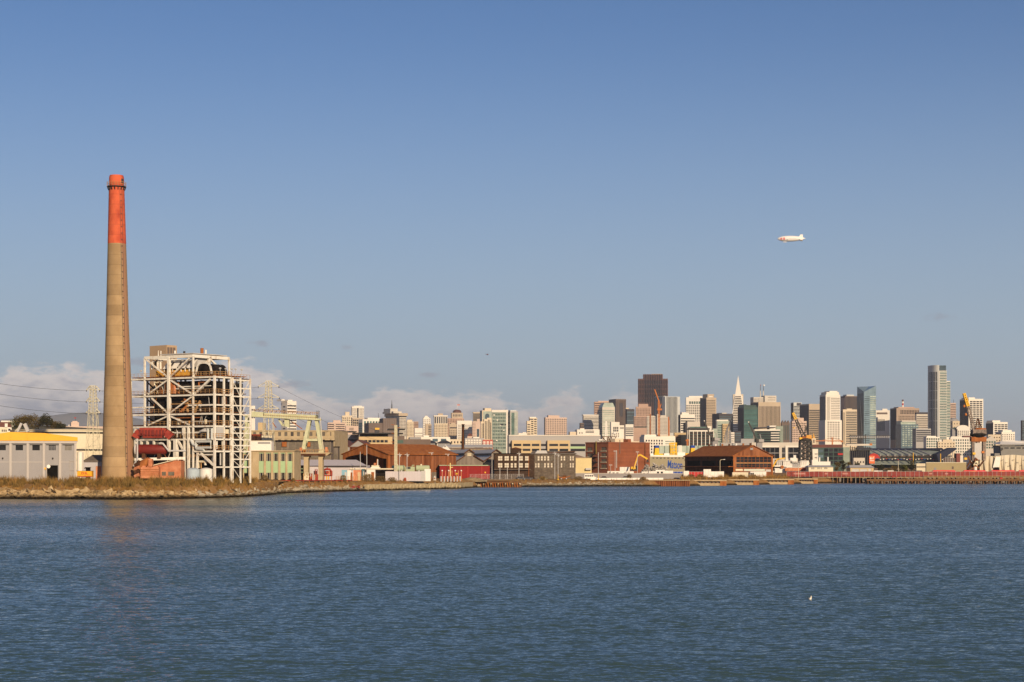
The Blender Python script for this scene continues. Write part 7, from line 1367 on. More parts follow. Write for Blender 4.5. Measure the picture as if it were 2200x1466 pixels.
for k in range(nK + 1):
 u = k / nK; x = fx(2106 + 130 * u); fold = .55 * math.sin(u * 58) + .3 * math.sin(u * 131 + 1)
 topy = 979 + (1.5 * math.sin(u * 9)) + (5 if .2 < u < .24 else 0); vs += [(x, fold * .5, zz_(topy)), (x - .4, fold * 1.2 - .4, zz_(996)), (x - .2 + .6 * math.sin(u * 40), fold * 1.7 - .5, zz_(1013.5 - 1.2 * abs(math.sin(u * 22))))]
cv_ = MB().add(vs, [(i * 3 + k, (i + 1) * 3 + k, (i + 1) * 3 + k + 1, i * 3 + k + 1) for i in range(nK) for k in range(2)]); cv_.build('tarpaulin', CANV, t)
MB().box(fx(2107), fx(2240), 2.2, 20, 0, zz_(980)).build('hull', HULL, t); MB().prism([(fx(2131), zz_(1005)), (fx(2145), zz_(1003.5)), (fx(2147.5), zz_(982)), (fx(2137), zz_(981))], -2.2, -1.7).build('white_sheet', TWHITE, t); MB().prism([(fx(2133), 0), (fx(2145), 0), (fx(2144), zz_(1005)), (fx(2135), zz_(1004))], -2.6, -2.0).build('dark_gap', BLACKIN, t)
for k in range(9): MB().box(fx(2150 + 8 * k), fx(2155 + 8 * k), -1.5, -1.1, zz_(988.6 + (k % 3) * 6), zz_(988 + (k % 3) * 6)).build('lashing', LINE, t)
SHIPG = mat('naval_grey', (.21, .20, .185), var=.06, scale=.3); MB().prism([(fx(2153), zz_(980)), (fx(2240), zz_(980)), (fx(2240), zz_(957)), (fx(2150), zz_(957)), (fx(2152), zz_(962))], 2, 18).build('bridge', SHIPG, t)
for k in range(4): MB().box(fx(2160 + 13 * k), fx(2169 + 13 * k), 1.8, 2.2, zz_(964), zz_(961.5)).build('bridge_window', GLD, t)
MB().box(fx(2140), fx(2153), 3, 12, zz_(980), zz_(974)).build('lower_deck', SHIPG, t); MB().box(fx(2150), fx(2156), .8, 3, zz_(967), zz_(962)).build('searchlight', LINE, t)
rt_ = MB(); rt_.add([(fx(2149), .5, zz_(955.5)), (fx(2240), .5, zz_(955.5)), (fx(2240), 20, zz_(952)), (fx(2152), 20, zz_(952)), (fx(2160), 10, zz_(948)), (fx(2184), 9, zz_(945.5)), (fx(2196), 9, zz_(947)), (fx(2240), 9, zz_(946))], [(0, 4, 3), (0, 1, 6, 5, 4), (1, 7, 6), (4, 5, 6, 7, 2, 3)]); rt_.build('white_awning', TWHITE, t); MB().beam((fx(2150), .6, zz_(955.8)), (fx(2240), .6, zz_(955.8)), .5, .5).build('awning_frame', SHIPG, t)
def gabled(name, lab, L, Rr, eave, ridge, base_py, Y, wallm, roofm, z0=2.9, dep=12, wins=(), doors=(), hip=2.0):
 t = thing(name, lab, 'building', (X(L, Y), Y, z0)); fx, _ = local(L, Y); zz_ = lambda py: Z(py, Y) - z0
 rcs = [(fx(a), fx(b), zz_(q_), zz_(p)) for a, b, p, q_ in wins]; drs = [(fx(a), fx(b), 0, zz_(p)) for a, b, p in doors]
 holed('wall', wallm, t, 0, fx(Rr), 0, zz_(eave), rcs + drs); wb = MB(); shellbox(wb, 0, fx(Rr), 0, dep, 0, zz_(eave)); wb.build('side_wall', wallm, t)
 for rc in rcs: window(t, rc, 0, GLD, WHITE, 2, 2, .08)
 for rc in drs: panel('roller_door', SHEETG, t, rc[0], rc[1], .15, .25, 0, rc[3])
 MB().add([(-.5, -.6, zz_(eave)), (fx(Rr) + .5, -.6, zz_(eave)), (fx(Rr - hip), dep / 2, zz_(ridge)), (fx(L + hip), dep / 2, zz_(ridge)), (fx(Rr) + .5, dep + .5, zz_(eave)), (-.5, dep + .5, zz_(eave))], [(0, 1, 2, 3), (1, 4, 2), (3, 2, 4, 5), (0, 3, 5), (0, 5, 4, 1)]).build('roof', roofm, t)
 return t
gabled('wharf_office', 'cream single storey wharf office with dark windows left of the trees', 1737.5, 1790, 1003.5, 1000, 1013, 960, TANKW, SHEETG, wins=[(a, b, 1005, 1008.5) for a, b in ((1743, 1746), (1747, 1749.5), (1756, 1759), (1760, 1762), (1763.5, 1765.5), (1771, 1774), (1775, 1777.5))])
gabled('wharf_shed', 'small tan shed with two roller doors right of the trees', 1827, 1877, 1005, 999.5, 1013, 1000, TAN, SHEETG, doors=[(1830, 1846, 1008), (1848, 1863, 1008), (1866, 1872, 1007)])
t = T('storage_box', 'plain olive tan box building before the drydock crane', 1012, 1989, 1990, 2076, 994.5, mat('olive_tan_cladding', (.36, .29, .16), var=.05), cat='building', base=2.9, bot=1012, depth=14); t.box('roof_edge', TANKW, -.1, t.LR + .1, -.15, .2, t.H - .1, t.H + .25)
t.box('door', GREY, t.px_r(2007), t.px_r(2011.5), -.1, .2, 0, t.pz(1005)); t.box('dark_stain_panel', UMBER, t.px_r(2045), t.px_r(2049), -.08, .2, t.pz(1008), t.pz(1002.5)); t.done()
t = T('low_building', 'cream low building between the trees and the olive tan box', 1100, 1968, 1969, 1990, 996, TANKW, cat='building', base=2.9, bot=1012, depth=12); t.bands('r', 1, GLD, .4, T=1001, B=1006); t.done()
t = T('low_building', 'pale grey low building behind the wharf trees', 1300, 1832, 1834, 1858, 984, PALE, cat='building', base=2.9, bot=1000, depth=20); t.grid('r', 4, 1, GLD, .3, .5, T=990, B=996); t.done()
t = thing('barge', 'white and grey barge superstructure with a yellow crane arm right of the rusty wharf shed', 'barge', at(1662, 1012, 1020)); fx, _ = local(1662, 1020); zz_ = lambda py: (1012 - py) / F * 1020
for a, b, p, q_, m in ((1664, 1683, 1012, 1000, TWHITE), (1683, 1702, 1004, 990, TWHITE), (1668, 1680, 1000, 988, SHEETG), (1702, 1720, 1004, 994, MIDGREY), (1720, 1738, 1003, 990, TWHITE), (1698, 1712, 996, 984, TWHITE), (1664, 1690, 1006, 1003, GREY), (1745, 1756, 1004, 988, TWHITE), (1756, 1784, 1003, 992, TWHITE)): MB().box(fx(a), fx(b), 0, 4 + (a % 5), zz_(p), zz_(q_)).build('deck_house', m, t)
for px, p in ((1707, 978), (1710, 978), (1757.5, 980), (1762, 983), (1780, 982)): MB().tube([(fx(px), 2, zz_(1000)), (fx(px), 2, zz_(p))], .4, 8).build('vent_pipe', TWHITE, t)
MB().beam((fx(1660), -1, zz_(1003)), (fx(1669), -1, zz_(987)), .7).build('crane_arm', YELLOW, t); MB().beam((fx(1669), -1, zz_(987)), (fx(1686), -1, zz_(984.5)), .6).build('crane_arm', YELLOW, t)
rr_ = MB()
for k in range(16): rr_.beam((fx(1664 + 4.5 * k), -.3, zz_(1000)), (fx(1664 + 4.5 * k), -.3, zz_(990 + (k * 5 % 4))), .12)
rr_.beam((fx(1664), -.3, zz_(991)), (fx(1735), -.3, zz_(992)), .14); rr_.build('deck_rail', SHEETG, t); MB().tube([(fx(1680), -1, zz_(1004)), (fx(1680), -.5, zz_(1004))], 1.0, 14).build('hose_reel', RUST, t)
for j, (a, b, p, q_, m, lab) in enumerate(((1665, 1732, 1013, 1008, TWHITE, 'long white trailer before the white barge'), (1687, 1738, 1009, 1005.5, ORNG, 'orange container edge behind the long white trailer'), (1727, 1739, 1014, 1006, REDP, 'red container at the left end of the cream wharf office'))):
 u_ = thing('shipping_container', lab, 'container', at(a, p + 3, 970 + 3 * (2 - j))); Yx = 970 + 3 * (2 - j); fx, _ = local(a, Yx); h_ = (p - q_ + 3) / F * Yx
 MB().box(0, fx(b), 0, 2.4, 0, h_).build('body', m, u_); MB().box(-.05, fx(b) + .05, -.06, 2.5, h_, h_ + .1).build('roof', SHEETG, u_)
 for k in range(5): MB().box(fx(b) * (k + .5) / 5 - .05, fx(b) * (k + .5) / 5 + .05, -.04, 0, .1, h_).build('rib', SHEETG if m is TWHITE else m, u_)
# ------------------------------------------------------------------ shoreline rocks and dry grass (nobody could count them)
rnd = random.Random(11)
ROCK = mat('shore_rock', (.31, .21, .10), col2=(.48, .36, .21), scale=.7, rough=1, spec=.1); tideline(ROCK, .55, 1.5)
RUBBLE = mat('grey_rubble', (.26, .215, .15), col2=(.40, .34, .25), scale=.7, rough=1, spec=.1); tideline(RUBBLE, .45, 1.2)
def land_z(px, d):
 """height of the bank d metres behind the waterline"""
 gz_ = ground_z(px); t = fbm(px * .05, 0)
 pr = [(-1.0, -1.2), (.2, -.15), (2.2 + t, .55), (5.0 + t, gz_ * .42 + .25 * t), (8.5 + t, gz_ * .72 + .3 * fbm(px * .09, 3)), (13 + 1.5 * t, gz_), (60, gz_ + .1)]
 for (a, za), (b, zb) in zip(pr, pr[1:]):
  if d <= b: return za + (zb - za) * (d - a) / (b - a)
 return gz_
def rock(mb, p, r_):
 ax = [Vector((rnd.gauss(0, 1), rnd.gauss(0, 1), rnd.gauss(0, 1))).normalized() for _ in range(3)]
 pts_ = []
 for sx_ in (-1, 1):
  for sy in (-1, 1):
   for s3 in (-1, 1): pts_.append((ax[0] * sx_ * rnd.uniform(.6, 1.2) + ax[1] * sy * rnd.uniform(.5, 1.1) + ax[2] * s3 * rnd.uniform(.3, .9)) * r_)
 bm = bmesh.new()
 for q in pts_: bm.verts.new(Vector(p) + Vector((q.x * 1.25, q.y, q.z * .75)))
 bmesh.ops.convex_hull(bm, input=bm.verts)
 bm.verts.ensure_lookup_table()
 used = [v for v in bm.verts if v.link_faces]; idx = {v: i for i, v in enumerate(used)}
 mb.add([v.co.copy() for v in used], [tuple(idx[v] for v in f.verts) for f in bm.faces]); bm.free()
rk = MB(); rk2 = MB()
for i in range(2300):
 px = rnd.uniform(-60, 590); d = abs(rnd.gauss(1.2, 3.0));
 if d > 6 or (px > 330 and rnd.random() < .25): continue
 rock(rk if px < 420 else rk2, (X(px, shoreY(px)), shoreY(px) + d, land_z(px, d) + .05), rnd.choice((.22, .3, .42, .6, .85)) * rnd.uniform(.7, 1.25) * (1.2 if px < 230 else .8))
for i in range(1500):
 px = rnd.uniform(590, 990); d = abs(rnd.gauss(1.0, 2.6)); rock(rk2, (X(px, shoreY(px)), shoreY(px) + d, land_z(px, d)), rnd.choice((.25, .35, .5, .7)) * rnd.uniform(.7, 1.3))
for i in range(1700):
 px = rnd.uniform(1100, 1400); d = abs(rnd.gauss(1.5, 2.6)); rock(rk2, (X(px, shoreY(px)), shoreY(px) + d, land_z(px, d)), rnd.choice((.2, .3, .45)) * rnd.uniform(.7, 1.3))
tag(rk.build('shore_rocks', ROCK), None, None, kind='stuff'); tag(rk2.build('shore_rubble', RUBBLE), None, None, kind='stuff')
def straw(name, c1, c2, sc=.45):
 m = mat(name, c1, col2=c2, scale=sc, rough=1, spec=.05); return m
STRAW = straw('dry_straw', (.20, .105, .03), (.34, .20, .06)); OLIVE = straw('olive_weed', (.115, .075, .022), (.25, .155, .052)); SCRUB = straw('brown_scrub', (.10, .065, .025), (.19, .125, .05))
def tuft(mb, p, h_, sp, n):
 for k in range(n):
  a = rnd.uniform(0, 6.283); r0 = rnd.uniform(0, sp); b = Vector((p[0] + r0 * math.cos(a), p[1] + r0 * math.sin(a), p[2] - .1)); hh = h_ * rnd.uniform(.55, 1.1)
  tip = b + Vector((rnd.gauss(0, .28) * hh, rnd.gauss(0, .2) * hh, hh)); w_ = rnd.uniform(.035, .09); t_ = rnd.uniform(0, 3.14); e = Vector((math.cos(t_) * w_, math.sin(t_) * w_, 0)); md = b.lerp(tip, .55) + Vector((rnd.gauss(0, .06), 0, 0))
  mb.add([b - e, b + e, md + e * .8, md - e * .8, tip], [(0, 1, 2, 3), (3, 2, 4)])
gs = MB(); gw = MB(); CLUMP = [rnd.uniform(-70, 525) for _ in range(46)]
for i in range(4300):
 px = rnd.uniform(-70, 540) if i % 4 == 0 else rnd.choice(CLUMP) + rnd.gauss(0, 5.5); d = rnd.triangular(5, 21, 13); v = fbm(px * .11, d * .4) + fbm(px * .37, 2)
 if v < -.35 and d < 12: continue
 top_ = d > 9; tuft(gw if (top_ and v > -.2) else gs, (X(px, shoreY(px)), shoreY(px) + d, land_z(px, d)), (rnd.uniform(.8, 2.6) * max(.35, .8 + .55 * fbm(px * .21, 7))) if top_ else rnd.uniform(.4, 1.1), .45, 9)
for i in range(700):
 px = rnd.uniform(540, 800) if i < 260 else rnd.uniform(780, 1010) if i < 420 else rnd.uniform(1100, 1460); d = rnd.uniform(6, 18)
 tuft(gs, (X(px, shoreY(px)), shoreY(px) + d, land_z(px, d)), rnd.uniform(.3, .9), .6, 8)
for i in range(620):
 px = rnd.uniform(1470, 1700); d = rnd.uniform(8, 20); tuft(gs, (X(px, shoreY(px)), shoreY(px) + d, 2.8), rnd.uniform(.9, 2.9) * (1 if fbm(px * .1, 1) > -.2 else .5), .6, 9)
tag(gs.build('dry_grass', STRAW), None, None, kind='stuff'); tag(gw.build('tall_weeds', OLIVE), None, None, kind='stuff')
def bush(px, d, w_, h_, m, lab, green=False):
 Y = shoreY(px) + d; z = land_z(px, d) if px < 1380 else 2.75; t = thing('bush', lab, 'bush', (X(px, Y), Y, z), group='bushes along the shore'); cr = MB(); st_ = MB()
 for k in range(9):
  a = rnd.uniform(0, 6.28); e = (math.cos(a) * w_ * .45, math.sin(a) * w_ * .4, h_ * rnd.uniform(.6, .95)); st_.tube([(0, 0, -.1), (e[0] * .4, e[1] * .4, e[2] * .5), e], .05, 4, .02)
 for k in range(int(260 * w_ * h_ / 6) + 90):
  a = rnd.uniform(0, 6.28); rr = math.sqrt(rnd.random()) * .5; zz_ = rnd.uniform(.05, 1); rr *= (1 - (zz_ - .45) ** 2 * 1.5); c_ = Vector((math.cos(a) * rr * w_, math.sin(a) * rr * w_ * .8, zz_ * h_ * (1 - .35 * rr)))
  u = Vector((rnd.gauss(0, 1), rnd.gauss(0, 1), rnd.gauss(.6, 1))).normalized() * rnd.uniform(.12, .34); v = u.cross(Vector((rnd.gauss(0, 1), rnd.gauss(0, 1), rnd.gauss(0, 1)))).normalized() * rnd.uniform(.04, .1)
  cr.add([c_ - u - v, c_ - u + v, c_ + u + v * .4, c_ + u - v * .4], [(0, 1, 2, 3)])
 cr.build('foliage', m, t); st_.build('stem', SCRUB, t)
for a in ((534, 14, 2.0, 2.0, SCRUB, 'small dark brown bush at the left corner of the mint panelled building'), (568, 13, 2.6, 2.4, SCRUB, 'brown bush before the left bays of the mint panelled building'), (630, 14, 1.8, 1.7, OLIVE, 'olive bush at the right corner of the mint panelled building'), (737, 11, 2.8, 3.0, OLIVE, 'round olive bush right of the red fire pump'), (790, 12, 5.5, 3.0, OLIVE, 'wide olive bush before the yellow hut'), (817, 12, 5.0, 2.4, SCRUB, 'wide brown bush before the dark canopy'), (842, 12, 4.2, 1.9, OLIVE, 'low olive bush before the foot of the lattice mast'),
          (1166, 15, 3.0, 1.7, OLIVE, 'green bush beside the olive car'), (1243, 14, 4.5, 1.7, SCRUB, 'brown bush left of the white van'), (1352, 14, 2.8, 2.6, SCRUB, 'dark brown bush at the end of the white barrier'), (1382, 13, 3.4, 1.5, OLIVE, 'low bush just right of the white barrier'), (1484, 16, 5.0, 2.6, SCRUB, 'large brown bush at the left end of the rusty sheet piling'), (1505, 16, 4.6, 2.6, OLIVE, 'large olive bush before the white box trailer'), (1592, 16, 4.0, 2.0, SCRUB, 'brown bush before the gable of the rusty wharf shed'), (1618, 16, 4.2, 2.4, OLIVE, 'olive bush left of the white box truck')): bush(*a)
# ------------------------------------------------------------------ trees
def leafmat(name, a, b): return mat(name, a, col2=b, scale=.8, rough=.9, spec=.1)
LF1 = leafmat('dark_olive_leaf', (.060, .046, .015), (.165, .115, .036)); LF2 = leafmat('green_leaf', (.05, .062, .016), (.14, .135, .04)); LF3 = leafmat('dark_leaf', (.022, .024, .012), (.06, .055, .024)); BARK = mat('bark', (.07, .05, .035), var=.3, scale=2)
def tree(px, base_z_, Y, w_, h_, m, lab, n=900, group=None, ls=.55):
 t = thing('tree', lab, 'tree', (X(px, Y), Y, base_z_), group=group); tr = MB(); cr = MB()
 tr.tube([(0, 0, -1), (.1, 0, h_ * .3), (-.05, .1, h_ * .6)], .035 * h_, 8, .015 * h_)
 lobes = []
 for k in range(9):
  a = rnd.uniform(0, 6.28); e = Vector((math.cos(a) * w_ * .30 * rnd.uniform(.3, 1.1), math.sin(a) * w_ * .26 * rnd.uniform(.3, 1.1), h_ * rnd.uniform(.42, .86))); lobes.append((e, w_ * rnd.uniform(.16, .27)))
  tr.tube([(0, 0, h_ * .28), tuple(e * .6 + Vector((0, 0, h_ * .12))), tuple(e)], .015 * h_, 5, .005 * h_)
 for k in range(n):
  e, rr = rnd.choice(lobes); d = Vector((rnd.gauss(0, 1), rnd.gauss(0, 1), rnd.gauss(0, .8))).normalized() * rr * rnd.random() ** .35; c_ = e + d
  u = Vector((rnd.gauss(0, 1), rnd.gauss(0, 1), rnd.gauss(0, .6))).normalized() * rnd.uniform(.5, 1.1) * ls; v = u.cross(Vector((rnd.gauss(0, 1), rnd.gauss(0, 1), rnd.gauss(0, 1)))).normalized() * rnd.uniform(.3, .7) * ls
  cr.add([c_ - u, c_ + v * .7, c_ + u, c_ - v * .7], [(0, 1, 2, 3)])
 cr.build('crown', m, t); tr.build('trunk', BARK, t)
for px, top, w_, m, lab in ((30, 904, 34, LF2, 'greenest and leftmost tree behind the yellow roof'), (46, 899, 30, LF1, 'dark tree beside the conveyor frame on the fuel tank'), (61, 898, 30, LF1, 'tall brownish tree above the left part of the yellow roof'), (82, 899, 34, LF1, 'broad middle tree of the clump above the yellow roof'), (102, 897.5, 32, LF3, 'tallest dark tree of the clump behind the fuel tank'), (118, 908, 26, LF1, 'lower tree right of the tallest one behind the fuel tank'), (132, 915, 18, LF3, 'smallest tree at the right end of the clump')):
 Y = 1080.0; z0 = Z(928, Y); tree(px, z0, Y + rnd.uniform(-12, 12), w_ / F * Y * 1.4, (928 - top) / F * Y * 1.2, m, lab, 1500, 'clump of trees behind the fuel tank', .5)
for px, top, w_, m, lab in ((1798, 989, 16, LF1, 'leftmost wharf tree right of the cream wharf office'), (1812, 986, 18, LF3, 'dark wharf tree left of the tan roller door shed'), (1826, 990, 18, LF1, 'wharf tree just behind the left end of the roller door shed'), (1840, 992, 16, LF3, 'low dark tree above the roof of the roller door shed'), (1892, 997, 15, LF3, 'dark low tree under the orange advertising sign'), (1908, 1001, 16, LF1, 'brownish low tree below the green seating'), (1922, 1000, 14, LF1, 'small tree left of the bright olive one'), (1940, 997, 22, LF2, 'bright olive green tree beside the tall wharf lamp'), (1958, 990, 20, LF3, 'dark leaning tree left of the cream low building')):
 Y = 1120.0; tree(px, 2.9, Y + rnd.uniform(-10, 10), w_ / F * Y * 1.1, (1020 - top) / F * Y * 1.1, m, lab, 800, 'trees along the wharf', .5)
t = T('hill_house', 'white house with a red tiled roof at the left edge of the photo', 1160, -8, -4, 25, 918, WHITE, cat='house', base=20, bot=928, a=10); t.box('roof_storey', MAROON, 0, t.LR, 0, t.LL, t.H, t.pz(907)); t.box('dormer', WHITE, t.px_r(10), t.px_r(16), -.6, 3, t.H, t.pz(910)); t.grid('r', 3, 1, GLD, .4, .5, T=920, B=927); t.done()
t = T('hill_house', 'long white flat roofed block behind the red roofed house', 1200, -2, 2, 33, 904, WHITE, cat='house', base=20, bot=915); t.done()
t = T('hill_house', 'low white house with a small window under the leftmost trees', 1130, -6, -5, 16, 919, TANKW, cat='house', base=18, bot=930); t.grid('r', 3, 1, GLD, .45, .5, T=922, B=929, L=3, Rr=15); t.done()
t = T('hospital', 'long beige building with a stepped block on top between the trees and the smokestack', 1350, 122, 124, 236, 916, ROSE, cat='building', base=20, bot=930, a=4, depth=40); t.up('upper_block', ROSE, 153, 170, 907); t.up('upper_block', ROSE, 156, 167, 904.5, bot=907, y0=.3, y1=.7); t.box('maroon_roof_edge', MAROON, t.px_r(127), t.px_r(165), -.4, .2, t.pz(922.5), t.pz(921)); t.mast(149, 912, r=.5, m=TWHITE, nm='vent'); t.mast(163.5, 896.5, bot=905, r=.12, nm='flagpole'); t.box('flag', REDP, t.px_r(161.5), t.px_r(165.5), 8, 8.2, t.pz(898.2), t.pz(896.2)); t.done()
# ------------------------------------------------------------------ power line
def pylon(px, Y, top, base_py, w0, w1, arms, lab):
 t = thing('transmission_tower', lab, 'pylon', (X(px, Y), Y, 4), group='lattice transmission towers'); zz_ = lambda py: Z(py, Y) - 4; f = lambda d: d / F * Y
 lo_ = zz_(890) if px < 300 else zz_(880); lattice(MB(), 0, 0, f(w0), f(w1), 0, lo_, 6, .085).build('leg_frame', LATT, t); lattice(MB(), 0, 0, f(w1), f(w1 * .62), lo_, zz_(top), 9, .08).build('body', LATT, t)
 MB().beam((0, 0, 0), (0, 0, zz_(top)), .3).build('centre_post', LATT, t)
 for p, a in arms:
  mb = MB()
  for s_ in (-1, 1):
   for y in (-.5, .5): mb.beam((s_ * f(a), 0, zz_(p)), (0, y, zz_(p)), .2); mb.beam((s_ * f(a), 0, zz_(p)), (s_ * f(w1 * .4), y, zz_(p - 8)), .2)
  mb.build('crossarm', LATT, t)
  for s_ in (-1, 1): MB().tube([(s_ * f(a), 0, zz_(p)), (s_ * f(a), 0, zz_(p + 4))], .14, 5).build('insulator', LINE, t)
 return t
pylon(200, 655, 829, 978, 34, 17, ((838, 14), (862, 14.5), (887, 15)), 'cream lattice pylon standing left of the smokestack')
pylon(577, 735, 818.5, 950, 32, 17, ((830, 22), (854, 23), (878, 22)), 'cream lattice pylon behind the gantry crane')
def wire(p, q, sag, lab, n=24, r_=.05):
 p, q = Vector(p), Vector(q); pts_ = [p.lerp(q, k / n) - Vector((0, 0, sag * 4 * (k / n) * (1 - k / n))) for k in range(n + 1)]
 o = MB().tube([v - p for v in pts_], r_, 4).build('power_line', LINE); o.location = p; tag(o, lab, 'cable', 'overhead power lines')
for (py0, py1, nm) in ((819, 840, 'top'), (841, 864, 'middle'), (866, 889, 'bottom')):
 wire(at(-70, py0 - 6, 640), at(186, py1, 655), .9, 'power line sagging from the left photo edge to the %s arm of the left pylon' % nm)
 wire(at(214, py1, 655), at(555, py1 - 8, 735), 1.2, 'power line strung between the %s arms of both pylons' % nm)
for (py0, q, nm) in ((832, (860, 940), 'highest'), (856, (820, 948), 'middle'), (880, (790, 950), 'lowest')): wire(at(599, py0, 735), at(q[0], q[1], 1000), 2.0, '%s power line running down right from the pylon behind the gantry crane' % nm)
# ------------------------------------------------------------------ yard clutter left of the brown building
t = thing('fire_pump', 'red orange arched pump frame on yellow legs left of the coloured cabins', 'pump', at(703, 1031, 680)); fx, _ = local(703, 680); zz_ = lambda py: (1031 - py) / F * 680
ar = MB(); ar.tube([(fx(695), 0, zz_(1022)), (fx(695), 0, zz_(1012)), (fx(698), 0, zz_(1009)), (fx(703), 0, zz_(1008)), (fx(709), 0, zz_(1009)), (fx(712), 0, zz_(1013)), (fx(712), 0, zz_(1022))], .42, 8); ar.build('arched_frame', REDP if False else DUCTRED, t, smooth=True)
for a, b, p, q_, m in ((694, 713, 1023.5, 1020.5, DUCTRED), (696, 702, 1020, 1012, LINE), (703, 711, 1020, 1012, ORNG), (695, 696.5, 1031, 1023, ORNG), (711, 712.5, 1031, 1023, ORNG), (700, 702, 1031, 1023, YELLOW), (704.5, 706.5, 1031, 1023, YELLOW)): MB().box(fx(a), fx(b), .2, 1.4, zz_(p), zz_(q_)).build('pump_part', m, t)
MB().tube([(fx(703), .2, zz_(1008)), (fx(703), .2, zz_(1003.5))], .15, 6).build('standpipe', DUCTRED, t); MB().tube([(fx(703), .1, zz_(1015)), (fx(703), -.1, zz_(1015))], .6, 14).build('hand_wheel', DUCTRED, t)
for px, a, p, m, lab in ((667, 3.5, 1018, DUCTRED, 'narrow red cabinet between the concrete platform legs'), (679, 4, 1009, DUCTRED, 'tall red pump stack beside the right platform leg'), (659, 5.5, 1016, TANKW, 'cream pipe manifold before the left platform leg'), (641, 4, 1025, ORNG, 'small orange pump at the foot of the mint panelled building')):
 t = thing('pipe_cabinet', lab, 'machine', at(px, 1032, 668)); f = lambda d: d / F * 668; h_ = f(1032 - p)
 MB().box(-f(a), f(a), 0, 1.2, 0, h_ * .55).build('base', m, t); MB().tube([(-f(a) * .5, .5, h_ * .5), (-f(a) * .5, .5, h_), (f(a) * .5, .5, h_), (f(a) * .5, .5, h_ * .4)], .18, 7).build('pipe_loop', m, t); MB().tube([(0, -.1, h_ * .4), (0, .1, h_ * .4)], .32, 12).build('valve_wheel', RUST, t)
for k, px in enumerate((634, 640, 646, 652, 658, 671, 676)):
 t = thing('bollard_pipe', 'short %s standpipe, number %s from the left under the crane platform' % (('cream', 'ochre')[k % 2], ('one', 'two', 'three', 'four', 'five', 'six', 'seven')[k]), 'pipe', at(px, 1034, 664), group='standpipes under the crane platform'); MB().tube([(0, 0, 0), (0, 0, (1034 - 1016 - (k * 3 % 7)) / F * 664)], .13, 7).build('post', TANKW if k % 2 == 0 else RAIL, t); MB().lathe([(.2, 0), (.2, .12), (.13, .2)], 8).build('foot', RUST, t)
pl = thing('pipeline', 'long low red pipeline running along the top of the shore bank', 'pipeline', at(500, 1033, 640)); fx, _ = local(500, 640)
MB().tube([(fx(500), 0, 0), (fx(640), 2, 0), (fx(735), 40, -.25)], .2, 8).build('pipe', DUCTRED, pl)
for k in range(24): MB().box(fx(503 + 9.8 * k) - .12, fx(503 + 9.8 * k) + .12, -.2 + max(0, (k - 14)) * 3.6, .3 + max(0, (k - 14)) * 3.6, -.9, -.15).build('pipe_support', RUST, pl)
t = thing('wreck', 'crumpled crimson wreckage lying on the shore below the coloured cabins', 'wreck', at(757, 1050, 672)); wr = MB()
for k in range(26): rock(wr, (rnd.uniform(-2.6, 2.6), rnd.uniform(-.6, .6), rnd.uniform(0, 1.0) * (1 - abs(k / 13 - 1) * .5)), rnd.uniform(.25, .6))
wr.build('body', mat('crimson_wreck', (.34, .05, .045), col2=(.42, .12, .09), scale=1), t)
for k in range(6): MB().beam((-2.5 + k, -.3, .2), (-1.4 + k * .8, .2, 1.2), .1).build('bent_bar', RUST, t)
for a, b, p, m, lab, Y in ((734, 746, 1010, mat('sky_blue_panel', (.22, .40, .50), var=.06), 'pale sky blue cabin, leftmost of the coloured row', 712), (746, 759, 1010.5, TWHITE, 'white cabin between the sky blue and the orange ones', 712), (759, 776, 1010, ORNG, 'orange cabin with two doors in the coloured row', 713), (777, 783, 1008, mat('slate_teal_panel', (.07, .13, .15), var=.08), 'narrow dark teal cabin right of the orange one', 714), (787, 806, 1009.5, TWHITE, 'white cabin under the flat canopy roof', 716)):
 t = thing('cabin', lab, 'cabin', (X(a, Y), Y, 3.3), group='coloured cabins in a row'); fx, _ = local(a, Y); h_ = Z(p, Y) - 3.3
 MB().box(0, fx(b) - .05, 0, 2.6, 0, h_).build('body', m, t); MB().box(-.05, fx(b), -.08, 2.7, h_, h_ + .12).build('roof', SHEETG, t); MB().box(fx(b) * .55, fx(b) * .88, -.03, .02, .1, h_ * .8).build('door', TAN if m is ORNG else (RUST if m is TWHITE else SHEETG), t)
t = thing('flat_canopy', 'long cream flat canopy roof on posts behind the coloured cabins', 'canopy', (X(752, 722), 722, 3.3)); fx, _ = local(752, 722); zz_ = lambda py: Z(py, 722) - 3.3
MB().box(0, fx(845), 0, 5, zz_(1009), zz_(1006.5)).build('roof', TANKW, t); MB().box(fx(796), fx(846), -1.2, -.2, zz_(1012.5), zz_(1009.5)).build('dark_fascia', BOILER, t)
for px in (783, 806, 845): MB().box(fx(px) - .15, fx(px) + .15, .2, .5, 0, zz_(1009)).build('post', YELLOW if px == 783 else TANKW, t)
MB().box(fx(808), fx(828), 1, 4, 0, zz_(1013)).build('stored_machine', LINE, t); MB().prism([(fx(803), 0), (fx(833), 0), (fx(826), zz_(1014)), (fx(812), zz_(1014))], .5, 2).build('stored_heap', BOILER, t)
t = thing('wire_fence', 'rusty wire fence before the coloured cabins', 'fence', at(722, 1034, 690)); fx, _ = local(722, 690); f_ = MB(); g_ = MB()
for k in range(16): f_.beam((fx(722 + 5.2 * k), 0, 0), (fx(722 + 5.2 * k), 0, 1.9), .1)
for k in range(7): g_.beam((0, 0, .25 + .27 * k), (fx(800), 0, .25 + .27 * k), .05)
f_.build('post', RUST, t); g_.build('wire', RAIL, t)
t = thing('site_hoarding', 'long pale lilac metal hoarding in front of the green tanks', 'fence', (X(828, 716), 716, 3.3)); fx, _ = local(828, 716); zz_ = lambda py: Z(py, 716) - 3.3
